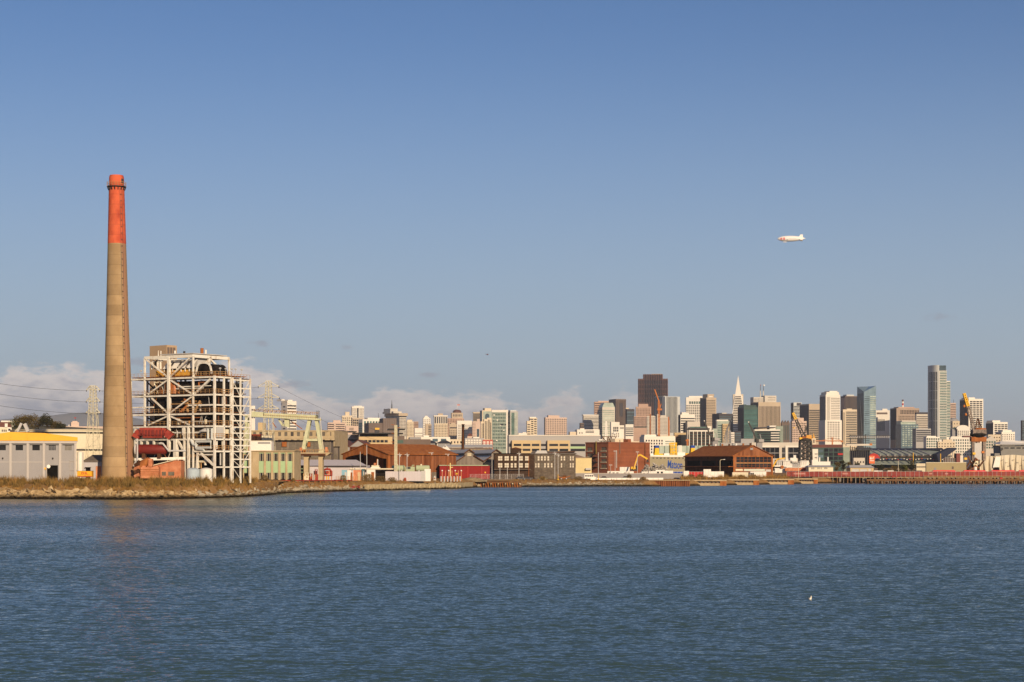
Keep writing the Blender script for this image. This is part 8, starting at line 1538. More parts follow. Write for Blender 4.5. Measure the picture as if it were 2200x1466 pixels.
MB().box(0, fx(905), 0, .3, 0, zz_(1013)).build('panel', LILAC, t); MB().box(fx(905), fx(914), -.1, .3, 0, zz_(1012)).build('door_panel', SHEETG, t); MB().box(fx(912), fx(925), .1, 2.4, 0, zz_(1008)).build('end_box', TWHITE, t)
for k in range(13): MB().box(fx(831 + 6 * k), fx(831.4 + 6 * k), -.05, 0, 0, zz_(1013)).build('seam', SHEETG, t)
for a, b, p, lab in ((842, 870, 1001, 'pale green horizontal tank right behind the lattice mast'), (893, 923, 1002, 'pale green horizontal tank at the right end of the lilac hoarding')):
 Y = 730; t = thing('green_tank', lab, 'tank', at((a + b) / 2, 1013, Y)); f = lambda d: d / F * Y; r_ = f(6.5)
 tb = MB(); L2 = f(b - a) / 2; tb.tube([(-L2, 0, r_), (-L2 + .3, 0, r_), (L2 - .3, 0, r_), (L2, 0, r_)], r_, 18);
 for i in (0, 3):
  for k in range(18):
   x, y, z = tb.v[i * 18 + k]; tb.v[i * 18 + k] = (x, y * .7, r_ + (z - r_) * .7)
 tb.build('shell', mat('tank_green', (.38, .42, .26), var=.06), t, smooth=True); MB().box(-L2 * .3, -L2 * .1, -.4, .4, 2 * r_ - .1, 2 * r_ + .5).build('hatch', TANKW, t); MB().box(-L2 * .6, -L2 * .4, -r_ * .8, r_ * .8, -3, r_ * .4).build('saddle', SHEETG, t); MB().box(L2 * .4, L2 * .6, -r_ * .8, r_ * .8, -3, r_ * .4).build('saddle', SHEETG, t)
t = thing('compressor', 'pale green compressor skid with dark grille between the two green tanks', 'machine', at(881, 1013, 729)); f = lambda d: d / F * 729
MB().box(-f(10), f(10), 0, 3, -3, f(10)).build('housing', mat('tank_green', (.38, .42, .26)), t); MB().box(-f(8), f(1), -.05, .1, f(5), f(9.5)).build('grille', LINE, t); MB().tube([(f(4), 1, f(10)), (f(4), 1, f(13)), (f(9), 1, f(13))], .18, 7).build('pipe', mat('tank_green', (.38, .42, .26)), t)
for a, b, p, lab in ((887, 898, 1024, 'orange steel frame on the sea wall before the lilac hoarding'), (898, 904, 1025, 'smaller orange frame right of the first on the sea wall')):
 Y = shoreY(895) + 9; t = thing('pump_stand', lab, 'frame', at(a, 1034, Y)); fx, _ = local(a, Y); f = lambda d: d / F * Y; h_ = f(1034 - p); q = MB()
 for x in (0, fx(b) * .5, fx(b)): q.beam((x, 0, 0), (x, 0, h_), .22); q.beam((x, 1.2, 0), (x, 1.2, h_), .22)
 for z in (h_, h_ * .45): q.beam((0, 0, z), (fx(b), 0, z), .25); q.beam((0, 1.2, z), (fx(b), 1.2, z), .25)
 q.build('frame', ORNG, t); MB().box(fx(b) * .1, fx(b) * .45, .1, 1.0, h_ * .5, h_ * .9).build('dark_unit', LINE, t)
for px, p0, m, lab in ((870, 1026, DUCTRED, 'small red valve stand on the bank'), (878, 1025, REDP, 'red hydrant box right of the valve stand'), (922, 1022, RUST, 'tan slanted shield right of the orange frames'), (934, 1022, SHEETG, 'grey slanted shield left of the orange posts')):
 Y = shoreY(px) + 12; t = thing('valve_stand', lab, 'machine', at(px, 1034, Y)); f = lambda d: d / F * Y; h_ = f(1034 - p0)
 MB().prism([(-f(3), 0), (f(3), 0), (f(2.5), h_ * .7), (f(.5), h_), (-f(2), h_ * .8)], 0, 1).build('body', m, t); MB().tube([(0, -.15, h_ * .5), (0, .0, h_ * .5)], .3, 10).build('wheel', RUST, t)
t = Tower('red_building', 'long low crimson metal building behind a row of orange posts', 'building', 818, 944.9, 945, 1053, 1001, mat('crimson_cladding', (.23, .014, .013), var=.06, scale=.5, stretch=.2), base=3.2, a=4, depth=14)
t.box('roof', mat('pale_green_roof', (.36, .40, .27), var=.08), -.3, t.px_r(1049), -.5, 14, t.H, t.H + .35); t.box('roof_edge', ASH, t.px_r(1049), t.LR + .2, -.2, 14, t.H, t.H + .15)
for px in (989.5, 1004.5, 1034.5): t.box('cover_strip', mat('crimson_strip', (.40, .05, .035), var=.05), t.px_r(px), t.px_r(px + 1.2), -.12, 0, 0, t.H)
t.box('door', mat('crimson_door', (.24, .015, .012), var=.05), t.px_r(992), t.px_r(1003), -.06, .05, 0, t.pz(1005)); t.box('warning_plate', YELLOW, t.px_r(1041), t.px_r(1044), -.08, 0, t.pz(1017), t.pz(1014)); t.done()
for k, px in enumerate((950, 957, 964, 971, 978, 984.5, 991)):
 Y = shoreY(px) + 9; t = thing('orange_post', 'orange post%s, %s from the left before the red building' % (' with a white globe lamp' if k in (0, 2, 4, 6) else '', ('first', 'second', 'third', 'fourth', 'fifth', 'sixth', 'seventh')[k]), 'post', at(px, 1034, Y), group='orange posts before the red building'); h_ = (1034 - (1011 if k % 2 else 1013.5)) / F * Y
 MB().tube([(0, 0, 0), (0, 0, h_)], .18, 8).build('post', ORNG, t)
 if k in (0, 2, 4, 6): MB().lathe([(0, -.3), (.32, -.1), (.36, .1), (.22, .34), (0, .4)], 12).build('globe_lamp', TWHITE, t).location = (0, 0, h_ + .3)
 bl = thing('steel_bollard', 'grey steel bollard at the foot of the %s orange post from the left' % ('first', 'second', 'third', 'fourth', 'fifth', 'sixth', 'seventh')[k], 'bollard', at(px - 2.5, 1036, Y - 1.5), group='grey bollards on the sea wall'); MB().tube([(0, 0, 0), (0, 0, 12.5 / F * Y)], .3, 10).build('post', SHEETG, bl); MB().lathe([(.36, 0), (.36, .15), (.3, .2)], 10).build('base', RUST, bl)
Y = shoreY(967) + 10; t = thing('yellow_mast', 'tall pale yellow mast with a short arm before the red building', 'mast', at(967.5, 1034, Y)); h_ = 39 / F * Y; MB().box(-.2, .2, -.2, .2, 0, h_).build('post', mat('pale_yellow_paint', (.62, .50, .20), var=.06), t); MB().box(0, 1.1, -.1, .1, h_ * .74, h_ * .78).build('arm', mat('pale_yellow_paint', (.62, .50, .20)), t)
t = thing('lamp_drum', 'yellow drum lamp among the orange posts', 'lamp', at(981, 1020, Y)); MB().lathe([(0, .0), (.45, .1), (.45, .6), (0, .75)], 12).build('drum', YELLOW, t); MB().tube([(0, 0, -2.6), (0, 0, .1)], .1, 6).build('post', ORNG, t)
t = thing('rubble_mound', 'brown rubble mound before the right end of the red building', 'mound', at(1015, 1034, shoreY(1015) + 14)); mb = MB()
vs = [];
for k in range(17):
 u = k / 16
 for j in range(7): v = j / 6; vs.append(((u - .5) * 13, (v - .5) * 6, max(0, math.sin(math.pi * u) * math.sin(math.pi * v) * 2.0 + .25 * fbm(u * 9, v * 7)) - .3))
mb.add(vs, [(i * 7 + j, i * 7 + j + 1, (i + 1) * 7 + j + 1, (i + 1) * 7 + j) for i in range(16) for j in range(6)]); mb.build('earth', mat('mound_earth', (.20, .14, .07), col2=(.32, .24, .13), scale=.7), t, smooth=True); g = MB(); [rock(g, (rnd.uniform(-6, 6), rnd.uniform(-2.5, 0), rnd.uniform(-.1, .5)), rnd.uniform(.15, .35)) for _ in range(40)]; g.build('stones', RUBBLE, t)
def strip(name, lab, pxa, pxb, d0, d1, ztop, m, cat='wall', wob=.12, step=3.0, kind=None):
 vs = []; n = int((pxb - pxa) / step);
 for k in range(n + 1):
  px = pxa + (pxb - pxa) * k / n; Y = shoreY(px); w1 = wob * fbm(px * .9, 1) ; w2 = wob * 1.2 * fbm(px * .7, 4)
  vs += [(X(px, Y), Y + d0 + w1, -.6), (X(px, Y), Y + d0 + w2 + .1, ztop * .55), (X(px, Y), Y + d0 + .25 + w1, ztop + w2 * .6), (X(px, Y), Y + d1, ztop + .02), (X(px, Y), Y + d1 + .2, -.6)]
 o = MB().add(vs, [(i * 5 + k, (i + 1) * 5 + k, (i + 1) * 5 + k + 1, i * 5 + k + 1) for i in range(n) for k in range(4)] + [(0, 1, 2, 3, 4), tuple(n * 5 + k for k in (4, 3, 2, 1, 0))]).build(name, m); return tag(o, lab, cat)
SEAW = mat('sea_wall_stone', (.30, .225, .125), col2=(.44, .35, .21), scale=.9, rough=1, spec=.1, bump=.6); tideline(SEAW, .2, .9)
strip('sea_wall', 'crumbling stone sea wall below the lilac hoarding and the orange posts', 783, 1016, .2, 5, 2.35, SEAW, wob=.35)
for px, w_, lab in ((988, 5.5, 'left square concrete mooring block in the water by the small timber pier'), (1029, 7, 'right square concrete mooring block in the water by the small timber pier')):
 Y = shoreY(px) - 4; t = thing('mooring_block', lab, 'mooring', (X(px, Y), Y, -.5), group='concrete mooring blocks'); a = w_ / F * Y / 2; MB().box(-a, a, -a, a, 0, 1.55).build('block', SEAW, t); MB().box(-a * .8, a * .8, -a * .8, a * .8, 1.55, 1.85).build('cap', RUBBLE, t)
Yp4 = shoreY(1070) - 6; t = thing('timber_pier', 'small rusty timber pier with slanting fender piles below the chain link fence', 'pier', (X(1020, Yp4), Yp4, 0)); fx, _ = local(1020, Yp4); PTIM = mat('pier_timber', (.11, .055, .028), col2=(.20, .11, .055), scale=.9, rough=1, spec=.1)
MB().box(0, fx(1093), 0, 12, 1.75, 2.6).build('deck', PTIM, t); MB().box(fx(1093), fx(1120), .3, 12, 2.0, 2.55).build('deck', PTIM, t); MB().box(-.1, fx(1093), -.25, .1, 2.3, 2.75).build('edge_beam', RUSTDK, t)
for k in range(19):
 px = 1022 + 5.2 * k; MB().beam((fx(px), -.1, 2.0), (fx(px) + .45, -.7 + .4 * (k > 13), -.6), .42).build('pile', RUST if k % 3 else PTIM, t); MB().beam((fx(px) + .8, 3, 2.0), (fx(px) + .8, 3, -.6), .45).build('rear_pile', RUSTDK, t)
 if k % 3 == 0: MB().box(fx(px), fx(px) + .5, -.35, -.05, 1.2, 1.75).build('end_cap', TANKW, t)
def chain_fence(name, lab, pts_, h_, m, post=2.6, rows=8, mesh_m=None):
 t = thing(name, lab, 'fence', pts_[0]); o = Vector(pts_[0]); f_ = MB(); g_ = MB(); cs_ = MB()
 for a, b in zip(pts_, pts_[1:]):
  a, b = Vector(a) - o, Vector(b) - o; n = max(1, int((b - a).length / post))
  for k in range(n + 1): p = a.lerp(b, k / n); f_.beam(p, p + Vector((0, 0, h_)), .08)
  for k in range(rows + 1): g_.beam(a + Vector((0, 0, h_ * k / rows)), b + Vector((0, 0, h_ * k / rows)), .025 if 0 < k < rows else .06)
  nw = int((b - a).length / .5)
  for k in range(nw): p = a.lerp(b, k / nw); q = a.lerp(b, (k + 1) / nw); g_.beam(p, q + Vector((0, 0, h_)), .018); g_.beam(p + Vector((0, 0, h_)), q, .018)
 f_.build('posts_row', m, t).name = 'post'; g_.build('wire_mesh', mesh_m or m, t)
chain_fence('chain_link_fence', 'chain link fence above the small timber pier', [(X(1010, 810), 810, 2.9), (X(1060, 815), 815, 2.9), (X(1125, 822), 822, 2.9)], 2.6, SHEETG)
chain_fence('chain_link_fence', 'low leaning chain link fence on the tip of the left point', [(X(525, 584), 584, 1.5), (X(590, 612), 612, 1.2)], 1.6, SHEETG, post=2.0)
t = thing('yard_wall', 'long plain grey concrete yard wall behind the parked vehicles', 'wall', (X(1056, 862), 862, 2.9)); fx, _ = local(1056, 862); YW = mat('yard_wall_grey', (.25, .23, .225), var=.08, scale=.3); MB().add([(0, 0, 0), (fx(1474), 14, 0), (fx(1474), 14, 2.6), (0, 0, 3.0), (0, .3, 0), (fx(1474), 14.3, 0), (fx(1474), 14.3, 2.6), (0, .3, 3.0)], [(0, 1, 2, 3), (7, 6, 5, 4), (3, 2, 6, 7), (0, 3, 7, 4), (1, 5, 6, 2)]).build('panel', YW, t); MB().beam((0, .15, 3.0), (fx(1474), 14.15, 2.6), .4, .15).build('coping', PALE, t)
def wheelset(t, xs, y0, y1, r_):
 for x in xs:
  for y in (y0, y1):
   w_ = MB().tube([(x, y - .1, r_), (x, y + .1, r_)], r_, 12).build('wheel', LINE, t); MB().tube([(x, y - .12, r_), (x, y + .12, r_)], r_ * .55, 10).build('rim', SHEETG, w_)
def car(loc, rz, m, lab, group='parked cars in the yard', s=1.0):
 t = thing('parked_car', lab, 'car', loc, rz, group)
 MB().prism([(-2.1, .35), (2.1, .35), (2.15, .75), (1.95, .88), (1.1, .95), (-1.75, .98), (-2.1, .85)], -.85, .85).build('body', m, t)
 MB().add([(-1.6, -.78, .96), (1.0, -.78, .96), (.45, -.62, 1.45), (-1.2, -.62, 1.45), (-1.6, .78, .96), (1.0, .78, .96), (.45, .62, 1.45), (-1.2, .62, 1.45)], [(0, 1, 2, 3), (7, 6, 5, 4), (1, 5, 6, 2), (4, 0, 3, 7)]).build('window', GLD, t); MB().box(-1.2, .45, -.64, .64, 1.44, 1.50).build('roof', m, t)
 wheelset(t, (-1.35, 1.35), -.8, .8, .33);
 for y in (-.6, .6): MB().box(2.1, 2.17, y - .15, y + .15, .62, .76).build('headlight', TWHITE, t)
 return t
def van(loc, rz, m, lab, L=5.6, h_=2.5, group=None):
 t = thing('parked_van', lab, 'van', loc, rz, group)
 MB().prism([(-L / 2, .4), (L / 2, .4), (L / 2, 1.05), (L / 2 - .9, 1.25), (L / 2 - 1.5, h_ - .1), (L / 2 - 1.8, h_), (-L / 2 + .1, h_), (-L / 2, h_ - .2)], -.95, .95).build('body', m, t)
 for k in range(4): MB().box(-L / 2 + .35 + k * 1.0, -L / 2 + 1.15 + k * 1.0, -.98, .98, h_ * .55, h_ * .82).build('window', GLD, t)
 MB().add([(L / 2 - .88, -.8, 1.27), (L / 2 - .88, .8, 1.27), (L / 2 - 1.46, .8, h_ - .15), (L / 2 - 1.46, -.8, h_ - .15)], [(0, 1, 2, 3)]).build('windscreen', GLD, t); wheelset(t, (-L / 2 + 1.1, L / 2 - 1.0), -.9, .9, .38); MB().box(L / 2, L / 2 + .08, -.8, .8, .4, .6).build('bumper', LINE, t); return t
def trailer(loc, rz, m, lab, L=8.0, h_=3.0, name='box_trailer', win=False, group=None):
 t = thing(name, lab, 'trailer', loc, rz, group)
 MB().box(-L / 2, L / 2, -1.2, 1.2, .8, h_).build('body', m, t); MB().box(-L / 2 - .03, L / 2 + .03, -1.23, 1.23, h_, h_ + .06).build('roof', TWHITE, t); MB().box(-L / 2 + .3, L / 2 - .3, -.9, .9, .6, .8).build('chassis', LINE, t); wheelset(t, (-L / 2 + 1.2, -L / 2 + 2.2), -1.1, 1.1, .45)
 if win:
  for k in range(int(L / 2)): MB().box(-L / 2 + .6 + k * 1.9, -L / 2 + 1.7 + k * 1.9, -1.24, 1.24, h_ * .58, h_ * .82).build('window', GLD, t)
 else:
  for k in range(int(L / 1.6)): MB().box(-L / 2 + .8 + k * 1.6 - .04, -L / 2 + .8 + k * 1.6 + .04, -1.23, -1.2, .85, h_).build('rib', SHEETG, t)
 return t
def g3(px, d): Y = shoreY(px) + d; return (X(px, Y), Y, 2.95)
van(g3(1268, 26), 0.06, TWHITE, 'white passenger van with dark windows parked before the yard wall')
car(g3(1299, 27), 0.0, mat('dark_green_car', (.05, .055, .045), var=.1, rough=.4), 'dark car parked just right of the white van'); car(g3(1346, 27), 0.1, mat('grey_car', (.12, .12, .12), var=.1, rough=.4), 'dark grey car half hidden by the white barrier'); car(g3(1166, 22), 0.0, mat('olive_car', (.13, .115, .04), var=.1, rough=.4), 'olive green car parked before the left part of the yard wall'); car(g3(1119, 24), .3, mat('charcoal_car', (.05, .05, .055), var=.1, rough=.4), 'charcoal car behind the chain link fence'); car(g3(1135, 25), -.2, mat('slate_car', (.08, .08, .09), var=.1, rough=.4), 'slate car left of the olive green car')
rows_ = [(1066, WHITE, 'white'), (1077, BLUEP, 'blue'), (1087, mat('silver_car', (.45, .46, .47), var=.05, rough=.35), 'silver'), (1098, TBLUE, 'pale blue'), (1109, WHITE, 'white'), (1120, LINE, 'black'), (1131, TWHITE, 'white'), (1152, TANKW, 'cream'), (1163, mat('maroon_car', (.16, .03, .03), var=.05, rough=.35), 'maroon')]
ordn = ['first', 'second', 'third', 'fourth', 'fifth', 'sixth', 'seventh', 'eighth', 'ninth']
for k, (px, m, cn) in enumerate(rows_): van((X(px, 872), 872, 3.0), .03 * (k % 3), m, '%s van, %s from the left in the row behind the yard wall' % (cn, ordn[k]), L=5.0, h_=4.0 - (k % 2) * .3, group='vans parked behind the yard wall')
trailer((X(1190, 873), 873, 3.0), 0, TWHITE, 'white boat shaped trailer behind the yard wall before the faded timber wing', 6.5, 3.5, win=True); trailer((X(1226, 876), 876, 3.0), 0, TANKW, 'cream crate trailer at the foot of the pale yellow building', 5.2, 5.2)
trailer((X(1321, 892), 892, 3.0), 0, TWHITE, 'long white coach trailer before the brick warehouse, left one', 7.5, 3.6, win=True, group='coach trailers before the brick warehouse'); trailer((X(1345, 893), 893, 3.0), 0, TWHITE, 'long white coach trailer before the brick warehouse, right one', 7.5, 3.5, win=True, group='coach trailers before the brick warehouse'); trailer((X(1342, 905), 905, 3.0), 0, TWHITE, 'white box trailer close against the brick warehouse wall', 5, 5.6)
for k, (px, Y, L, h_, win, lab) in enumerate(((1388, 885, 4.6, 3.4, True, 'white camper at the left foot of the scrap heap'), (1402, 880, 4, 3.6, False, 'white box trailer before the middle of the scrap heap'), (1418, 882, 4.6, 4.2, True, 'tall white camper before the right part of the scrap heap'), (1436, 884, 4.4, 3.8, False, 'white trailer right of the scrap heap under the blue lettering'), (1455, 886, 5, 3.4, False, 'blue tarpaulin covered trailer under the blue lettering'))): trailer((X(px, Y), Y, 3.0), .05, BLUEP if 'blue tarp' in lab else TWHITE, lab, L, h_, win=win, group='white trailers by the scrap heap')
trailer(g3(1519, 34), 0, TWHITE, 'white box trailer with an open end before the long side of the rusty wharf shed', 3.6, 4.6); trailer(g3(1536, 30), 0, TWHITE, 'broad white trailer in the weeds before the rusty wharf shed', 8.6, 3.5); trailer(g3(1590, 32), 0, TANKW, 'low cream flat trailer before the glazed gable', 8.0, 3.0); trailer(g3(1633, 28), 0, TWHITE, 'white box truck body right of the glazed gable', 6.0, 3.4); van(g3(1613, 28), math.pi, TWHITE, 'white truck cab facing left beside the box truck body', 3.6, 3.4); trailer(g3(1492, 34), 0, REDP, 'low red container before the dark long side of the rusty wharf shed', 8.0, 3.4); trailer(g3(1474, 34), 0, TWHITE, 'small white cabin trailer at the left corner of the rusty wharf shed', 2.6, 3.8)
t = thing('wrecked_excavator', 'rusty broken digger lying in the grass before the yard wall', 'digger', g3(1213, 20)); MB().box(-2.2, 1.2, -.8, .8, .5, 1.3).build('chassis', RUST, t); MB().box(-.8, .8, -.7, .7, 1.3, 2.0).build('cab', RUSTDK, t); MB().beam((1.0, 0, 1.2), (2.6, 0, 1.7), .35).build('arm', RUST, t); MB().beam((-2.0, 0, 1.0), (-2.8, 0, 1.6), .3).build('arm', ORNG, t); wheelset(t, (-1.5, .8), -.8, .8, .5)
t = thing('crash_barrier', 'long low white concrete barrier along the road edge', 'barrier', g3(1268, 12)); o = Vector(g3(1268, 12)); e = Vector(g3(1425, 10)) - o; n = 14
for k in range(n): MB().beam(e * (k + .02) / n + Vector((0, 0, .4)), e * (k + .97) / n + Vector((0, 0, .4)), .35, .85).build('segment', TWHITE, t)
sh_ = MB(); smats = None
for i in range(1500):
 px = rnd.uniform(1368, 1446); u = abs(px - 1408) / 40; hmax = (1 - u ** 3) * 7.8 * (0.75 + .25 * fbm(px * .2, 1)); z = rnd.random() ** .6 * max(.2, hmax); p = Vector((X(px, 898), 896 + rnd.uniform(-1, 4) - z * .3, 3 + z)); d = Vector((rnd.gauss(0, 1), rnd.gauss(0, 1), rnd.gauss(0, .7))).normalized() * rnd.uniform(.3, 1.2); sh_.beam(p - d, p + d, rnd.uniform(.1, .8), rnd.uniform(.05, .4))
SCRAP = mat('scrap_metal', (.07, .06, .05), col2=(.60, .54, .48), scale=1.6, rough=.6, mixw=.58); tag(sh_.build('scrap_metal', SCRAP), None, None, kind='stuff')
t = thing('grab_crane', 'yellow material handler with a bent arm and dark grab over the scrap heap', 'excavator', at(1364, 1012, 895)); fx, _ = local(1364, 895); zz_ = lambda py: (1012 - py) / F * 895
for (a, b) in (((1361, 1009), (1370, 980)), ((1370, 980), (1375, 977)), ((1375, 977), (1391, 986.5))): MB().beam((fx(a[0]), 0, zz_(a[1])), (fx(b[0]), 0, zz_(b[1])), .5, .75).build('arm', YELLOW, t)
gb = MB();
for k in range(4): gb.beam((fx(1391.5), 0, zz_(987)), (fx(1391.5) + .7 * math.cos(k * 1.57), .7 * math.sin(k * 1.57), zz_(994)), .3)
gb.build('grab', LINE, t); MB().box(fx(1356), fx(1366), .5, 3, .9, zz_(1003)).build('machine_house', YELLOW, t); MB().box(fx(1366), fx(1370), .4, 2, 1, zz_(1001)).build('cab', GLD, t); MB().box(fx(1355), fx(1370), .2, 3.2, 0, .9).build('track', LINE, t); MB().beam((fx(1363), -.2, zz_(1006)), (fx(1368.5), -.2, zz_(990)), .2).build('ram', SHEETG, t)
for px, top, bot, Y, hd, lab in ((1321.5, 970, 1010, 895, 0, 'tall lamp post before the blank brick wall'), (1369.5, 972, 1012, 880, 0, 'lamp post with a broad head before the grab crane'), (1547, 987.5, 1012, 925, 1, 'curved street lamp before the long side of the rusty wharf shed'), (1930, 991, 1028, 960, 2, 'tall thin lamp post before the bright olive tree'), (1715.5, 1000, 1028, 950, 1, 'curved lamp post left of the cream wharf office'), (1312, 1000, 1010, 890, 0, 'short lamp post at the foot of the brick fire escape wall')):
 t = thing('street_lamp', lab, 'lamp', (X(px, Y), Y, 2.95), group='lamp posts'); h_ = Z(top, Y) - 2.95
 if hd == 1: MB().tube([(0, 0, 0), (0, 0, h_ - .6), (.5, 0, h_ - .1), (1.9, 0, h_)], .13, 7, .08).build('post', TANKW, t); MB().box(1.7, 2.6, -.2, .2, h_ - .12, h_ + .12).build('lamp_head', TWHITE, t)
 else: MB().tube([(0, 0, 0), (0, 0, h_)], .15, 7, .09).build('post', SHEETG if hd == 0 else TANKW, t); MB().box(-.8, .8, -.25, .25, h_, h_ + .3).build('lamp_head', SHEETG, t) if hd == 0 else MB().box(-.15, 1.0, -.15, .15, h_, h_ + .15).build('lamp_head', SHEETG, t)
for px, lab in ((1199, 'left'), (1285.5, 'right')):
 t = thing('yellow_bollard', 'yellow marker post on the road edge, %s of two' % lab, 'post', g3(px, 10), group='yellow marker posts'); MB().tube([(0, 0, 0), (0, 0, 1.6), (0, 0, 2.6)], .16, 8, .1).build('post', YELLOW, t); MB().lathe([(.45, 0), (.4, .35), (.16, .45)], 10).build('base', YELLOW, t)
# ------------------------------------------------------------------ wharf bulkheads
segs = [(1395, 1482, 'sheet', 'rust brown sheet pile quay right of the rubble slope'), (1482, 1561, 'deck', 'first concrete quay section with a rusty end, right of the sheet piling'), (1561, 1631, 'deck', 'second concrete quay section with a rusty end, before the glazed gable'), (1631, 1706, 'deck', 'third concrete quay section with a rusty end, before the red mesh fence'), (1706, 1757, 'deck', 'last concrete quay section beside the sandy beach')]
QCON = mat('quay_concrete', (.33, .235, .13), col2=(.44, .33, .20), scale=.8, rough=1, spec=.1)
for k, (a, b, ty, lab) in enumerate(segs):
 Y = shoreY((a + b) / 2) - 3 - 2.0 * (k % 2); t = thing('quay', lab, 'quay', (X(a, Y), Y, 0), group='quay sections'); fx, _ = local(a, Y); L = fx(b)
 if ty == 'sheet':
  w_ = MB(); n = 22
  for i in range(n): x0 = L * i / n; w_.extrude([(x0, 0), (x0 + L / n * .25, -.55), (x0 + L / n * .5, -.55), (x0 + L / n * .75, 0), (x0 + L / n, 0), (x0 + L / n, .4), (x0, .4)], -.8, 2.55)
  w_.build('sheet_piling', RUSTWALL, t); MB().box(-.2, L + .1, -.75, .6, 2.55, 2.95).build('cap_beam', QCON, t); MB().box(0, L, .4, 9, 2.4, 2.8).build('deck', QCON, t)
 else:
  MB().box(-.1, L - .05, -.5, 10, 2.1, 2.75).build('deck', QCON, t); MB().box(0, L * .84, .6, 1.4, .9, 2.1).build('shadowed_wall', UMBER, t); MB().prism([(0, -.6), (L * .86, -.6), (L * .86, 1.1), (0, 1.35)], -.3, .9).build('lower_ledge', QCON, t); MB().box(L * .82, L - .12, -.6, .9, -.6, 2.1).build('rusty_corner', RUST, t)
  for i in range(7): MB().box(L * (.05 + .11 * i), L * (.07 + .11 * i), -.35, .7, 1.2, 2.1).build('support', RUSTDK, t)
def pier(name, lab, a, b, Y, ztop, dep, npile, th, m, extra=None):
 t = thing(name, lab, 'pier', (X(a, Y), Y, 0)); fx, _ = local(a, Y); L = fx(b)
 MB().box(0, L, 0, dep, ztop - th, ztop).build('deck', m, t); MB().box(0, L, -.2, 0, ztop - th * 1.1, ztop + .12).build('edge_beam', QCON if extra else PTIM, t)
 for k in range(npile):
  x = L * (k + .5) / npile + rnd.uniform(-.4, .4); o = MB().tube([(x, .3, -.8), (x + rnd.uniform(-.2, .2), .3, ztop - th)], rnd.uniform(.2, .36), 7).build('pile', (PTIM, RUSTDK, ASH)[k % 3], t)
  if k % 3 == 1: MB().box(x - .5, x + .6, .0, .5, rnd.uniform(.6, 1.2), ztop - th).build('pile_cap', (PTIM, ASH)[k % 2], t)
 for k in range(int(npile * .8)): x = L * (k + .5) / (npile * .8) + rnd.uniform(-.5, .5); MB().tube([(x, dep * .6, -.8), (x, dep * .6, ztop - th)], .35, 6).build('rear_pile', RUSTDK, t)
 return t
pier('timber_wharf', 'long timber wharf deck carrying the red mesh fence', 1745, 2230, 958, 3.45, 34, 60, .5, QCON, extra=1)
pier('old_pier', 'old low pier on dark piles along the water at the right edge', 1862, 2230, 918, 2.35, 9, 62, .75, PTIM)
t = thing('mesh_fence', 'long translucent red mesh fence along the wharf edge', 'fence', (X(1690, 957), 957, 3.0)); fx, _ = local(1690, 957); L = fx(2230); MESHR = mat('red_mesh', (.19, .032, .027), col2=(.27, .06, .048), scale=.25, rough=.9)
vs = []; n = 120
for k in range(n + 1): x = L * k / n; vs += [(x, .06 * math.sin(k * 1.3), .5 + .05 * math.sin(k * .7)), (x, .05 * math.sin(k * 1.9), 3.15 + .08 * math.sin(k * .53)), (x, .05 * math.sin(k * 1.9) + .04, 3.15 + .08 * math.sin(k * .53)), (x, .06 * math.sin(k * 1.3) + .04, .5 + .05 * math.sin(k * .7))]
MB().add(vs, [(i * 4 + k, (i + 1) * 4 + k, (i + 1) * 4 + (k + 1) % 4, i * 4 + (k + 1) % 4) for i in range(n) for k in range(4)]).build('red_netting', MESHR, t)
for k in range(56): MB().beam((L * k / 55, -.1, .2), (L * k / 55, -.1, 3.3), .09).build('post', SHEETG, t)
MB().beam((0, -.1, 3.3), (L, -.1, 3.3), .07).build('top_rail', SHEETG, t); MB().beam((fx(1985), -.1, .7), (L, -.1, .7), .3).build('lower_rail', RAIL, t)
for k, (a, b) in enumerate(((1705, 1730), (1772, 1778), (1810, 1822), (1996, 2003), (2030, 2037))): MB().box(fx(a), fx(b), -.08, -.02, 1.6, 2.5).build('notice_patch', mat('pale_red_patch', (.42, .18, .15), var=.1), t)
for k, (a, b) in enumerate(((2004, 2053), (2070, 2118), (2130, 2181), (2189, 2230))):
 Y = 975; t = thing('red_boom', 'bright red covered boom lying behind the mesh fence, %s from the left' % ordn[k], 'barrier', at(a, 1016, Y), group='bright red booms on the wharf'); fx, _ = local(a, Y); L = fx(b); f = lambda d: d / F * Y
 MB().prism([(0, 0), (L, 0), (L + .3, f(3)), (L - f(3), f(5.5)), (f(2), f(5.5)), (-.3, f(2.5))], 0, 1.5).build('cover', mat('bright_red_cover', (.62, .02, .03), var=.06, rough=.5), t); MB().box(L * .3, L * .55, -.04, .02, f(2.2), f(3.4)).build('yellow_label', mat('label_orange', (.70, .25, .03), var=.05), t)
t = thing('red_skip', 'small red skip on the old pier near the right edge', 'skip', at(2151, 1030, 921)); MB().prism([(-.5, 0), (.5, 0), (.75, .9), (-.75, .9)], 0, 1.2).build('body', REDP, t); MB().box(-.8, .8, -.05, 1.25, .9, 1.0).build('rim', DUCTRED, t)
t = thing('tarp_bundle', 'low red tarpaulin bundle on the timber wharf', 'bundle', at(1921, 1025.5, 955)); b_ = MB(); [rock(b_, (rnd.uniform(-1.2, 1.2), 0, rnd.uniform(.1, .5)), .4) for _ in range(8)]; b_.build('cover', REDP, t); MB().box(-1.2, 1.2, -.3, .3, -.3, .1).build('pallet', ASH, t)
for k, px in enumerate((1760, 1775, 1790, 1803, 1812, 1818, 1829, 1836)):
 if k % 2 == 0: car((X(px, 1010), 1010, 2.95), .2 * k, (TWHITE, BLUEP, mat('silver_car', (.45, .46, .47)), YELLOW)[k // 2], '%s car parked under the wharf trees' % ('white', 'blue', 'silver', 'yellow')[k // 2], 'cars under the wharf trees')
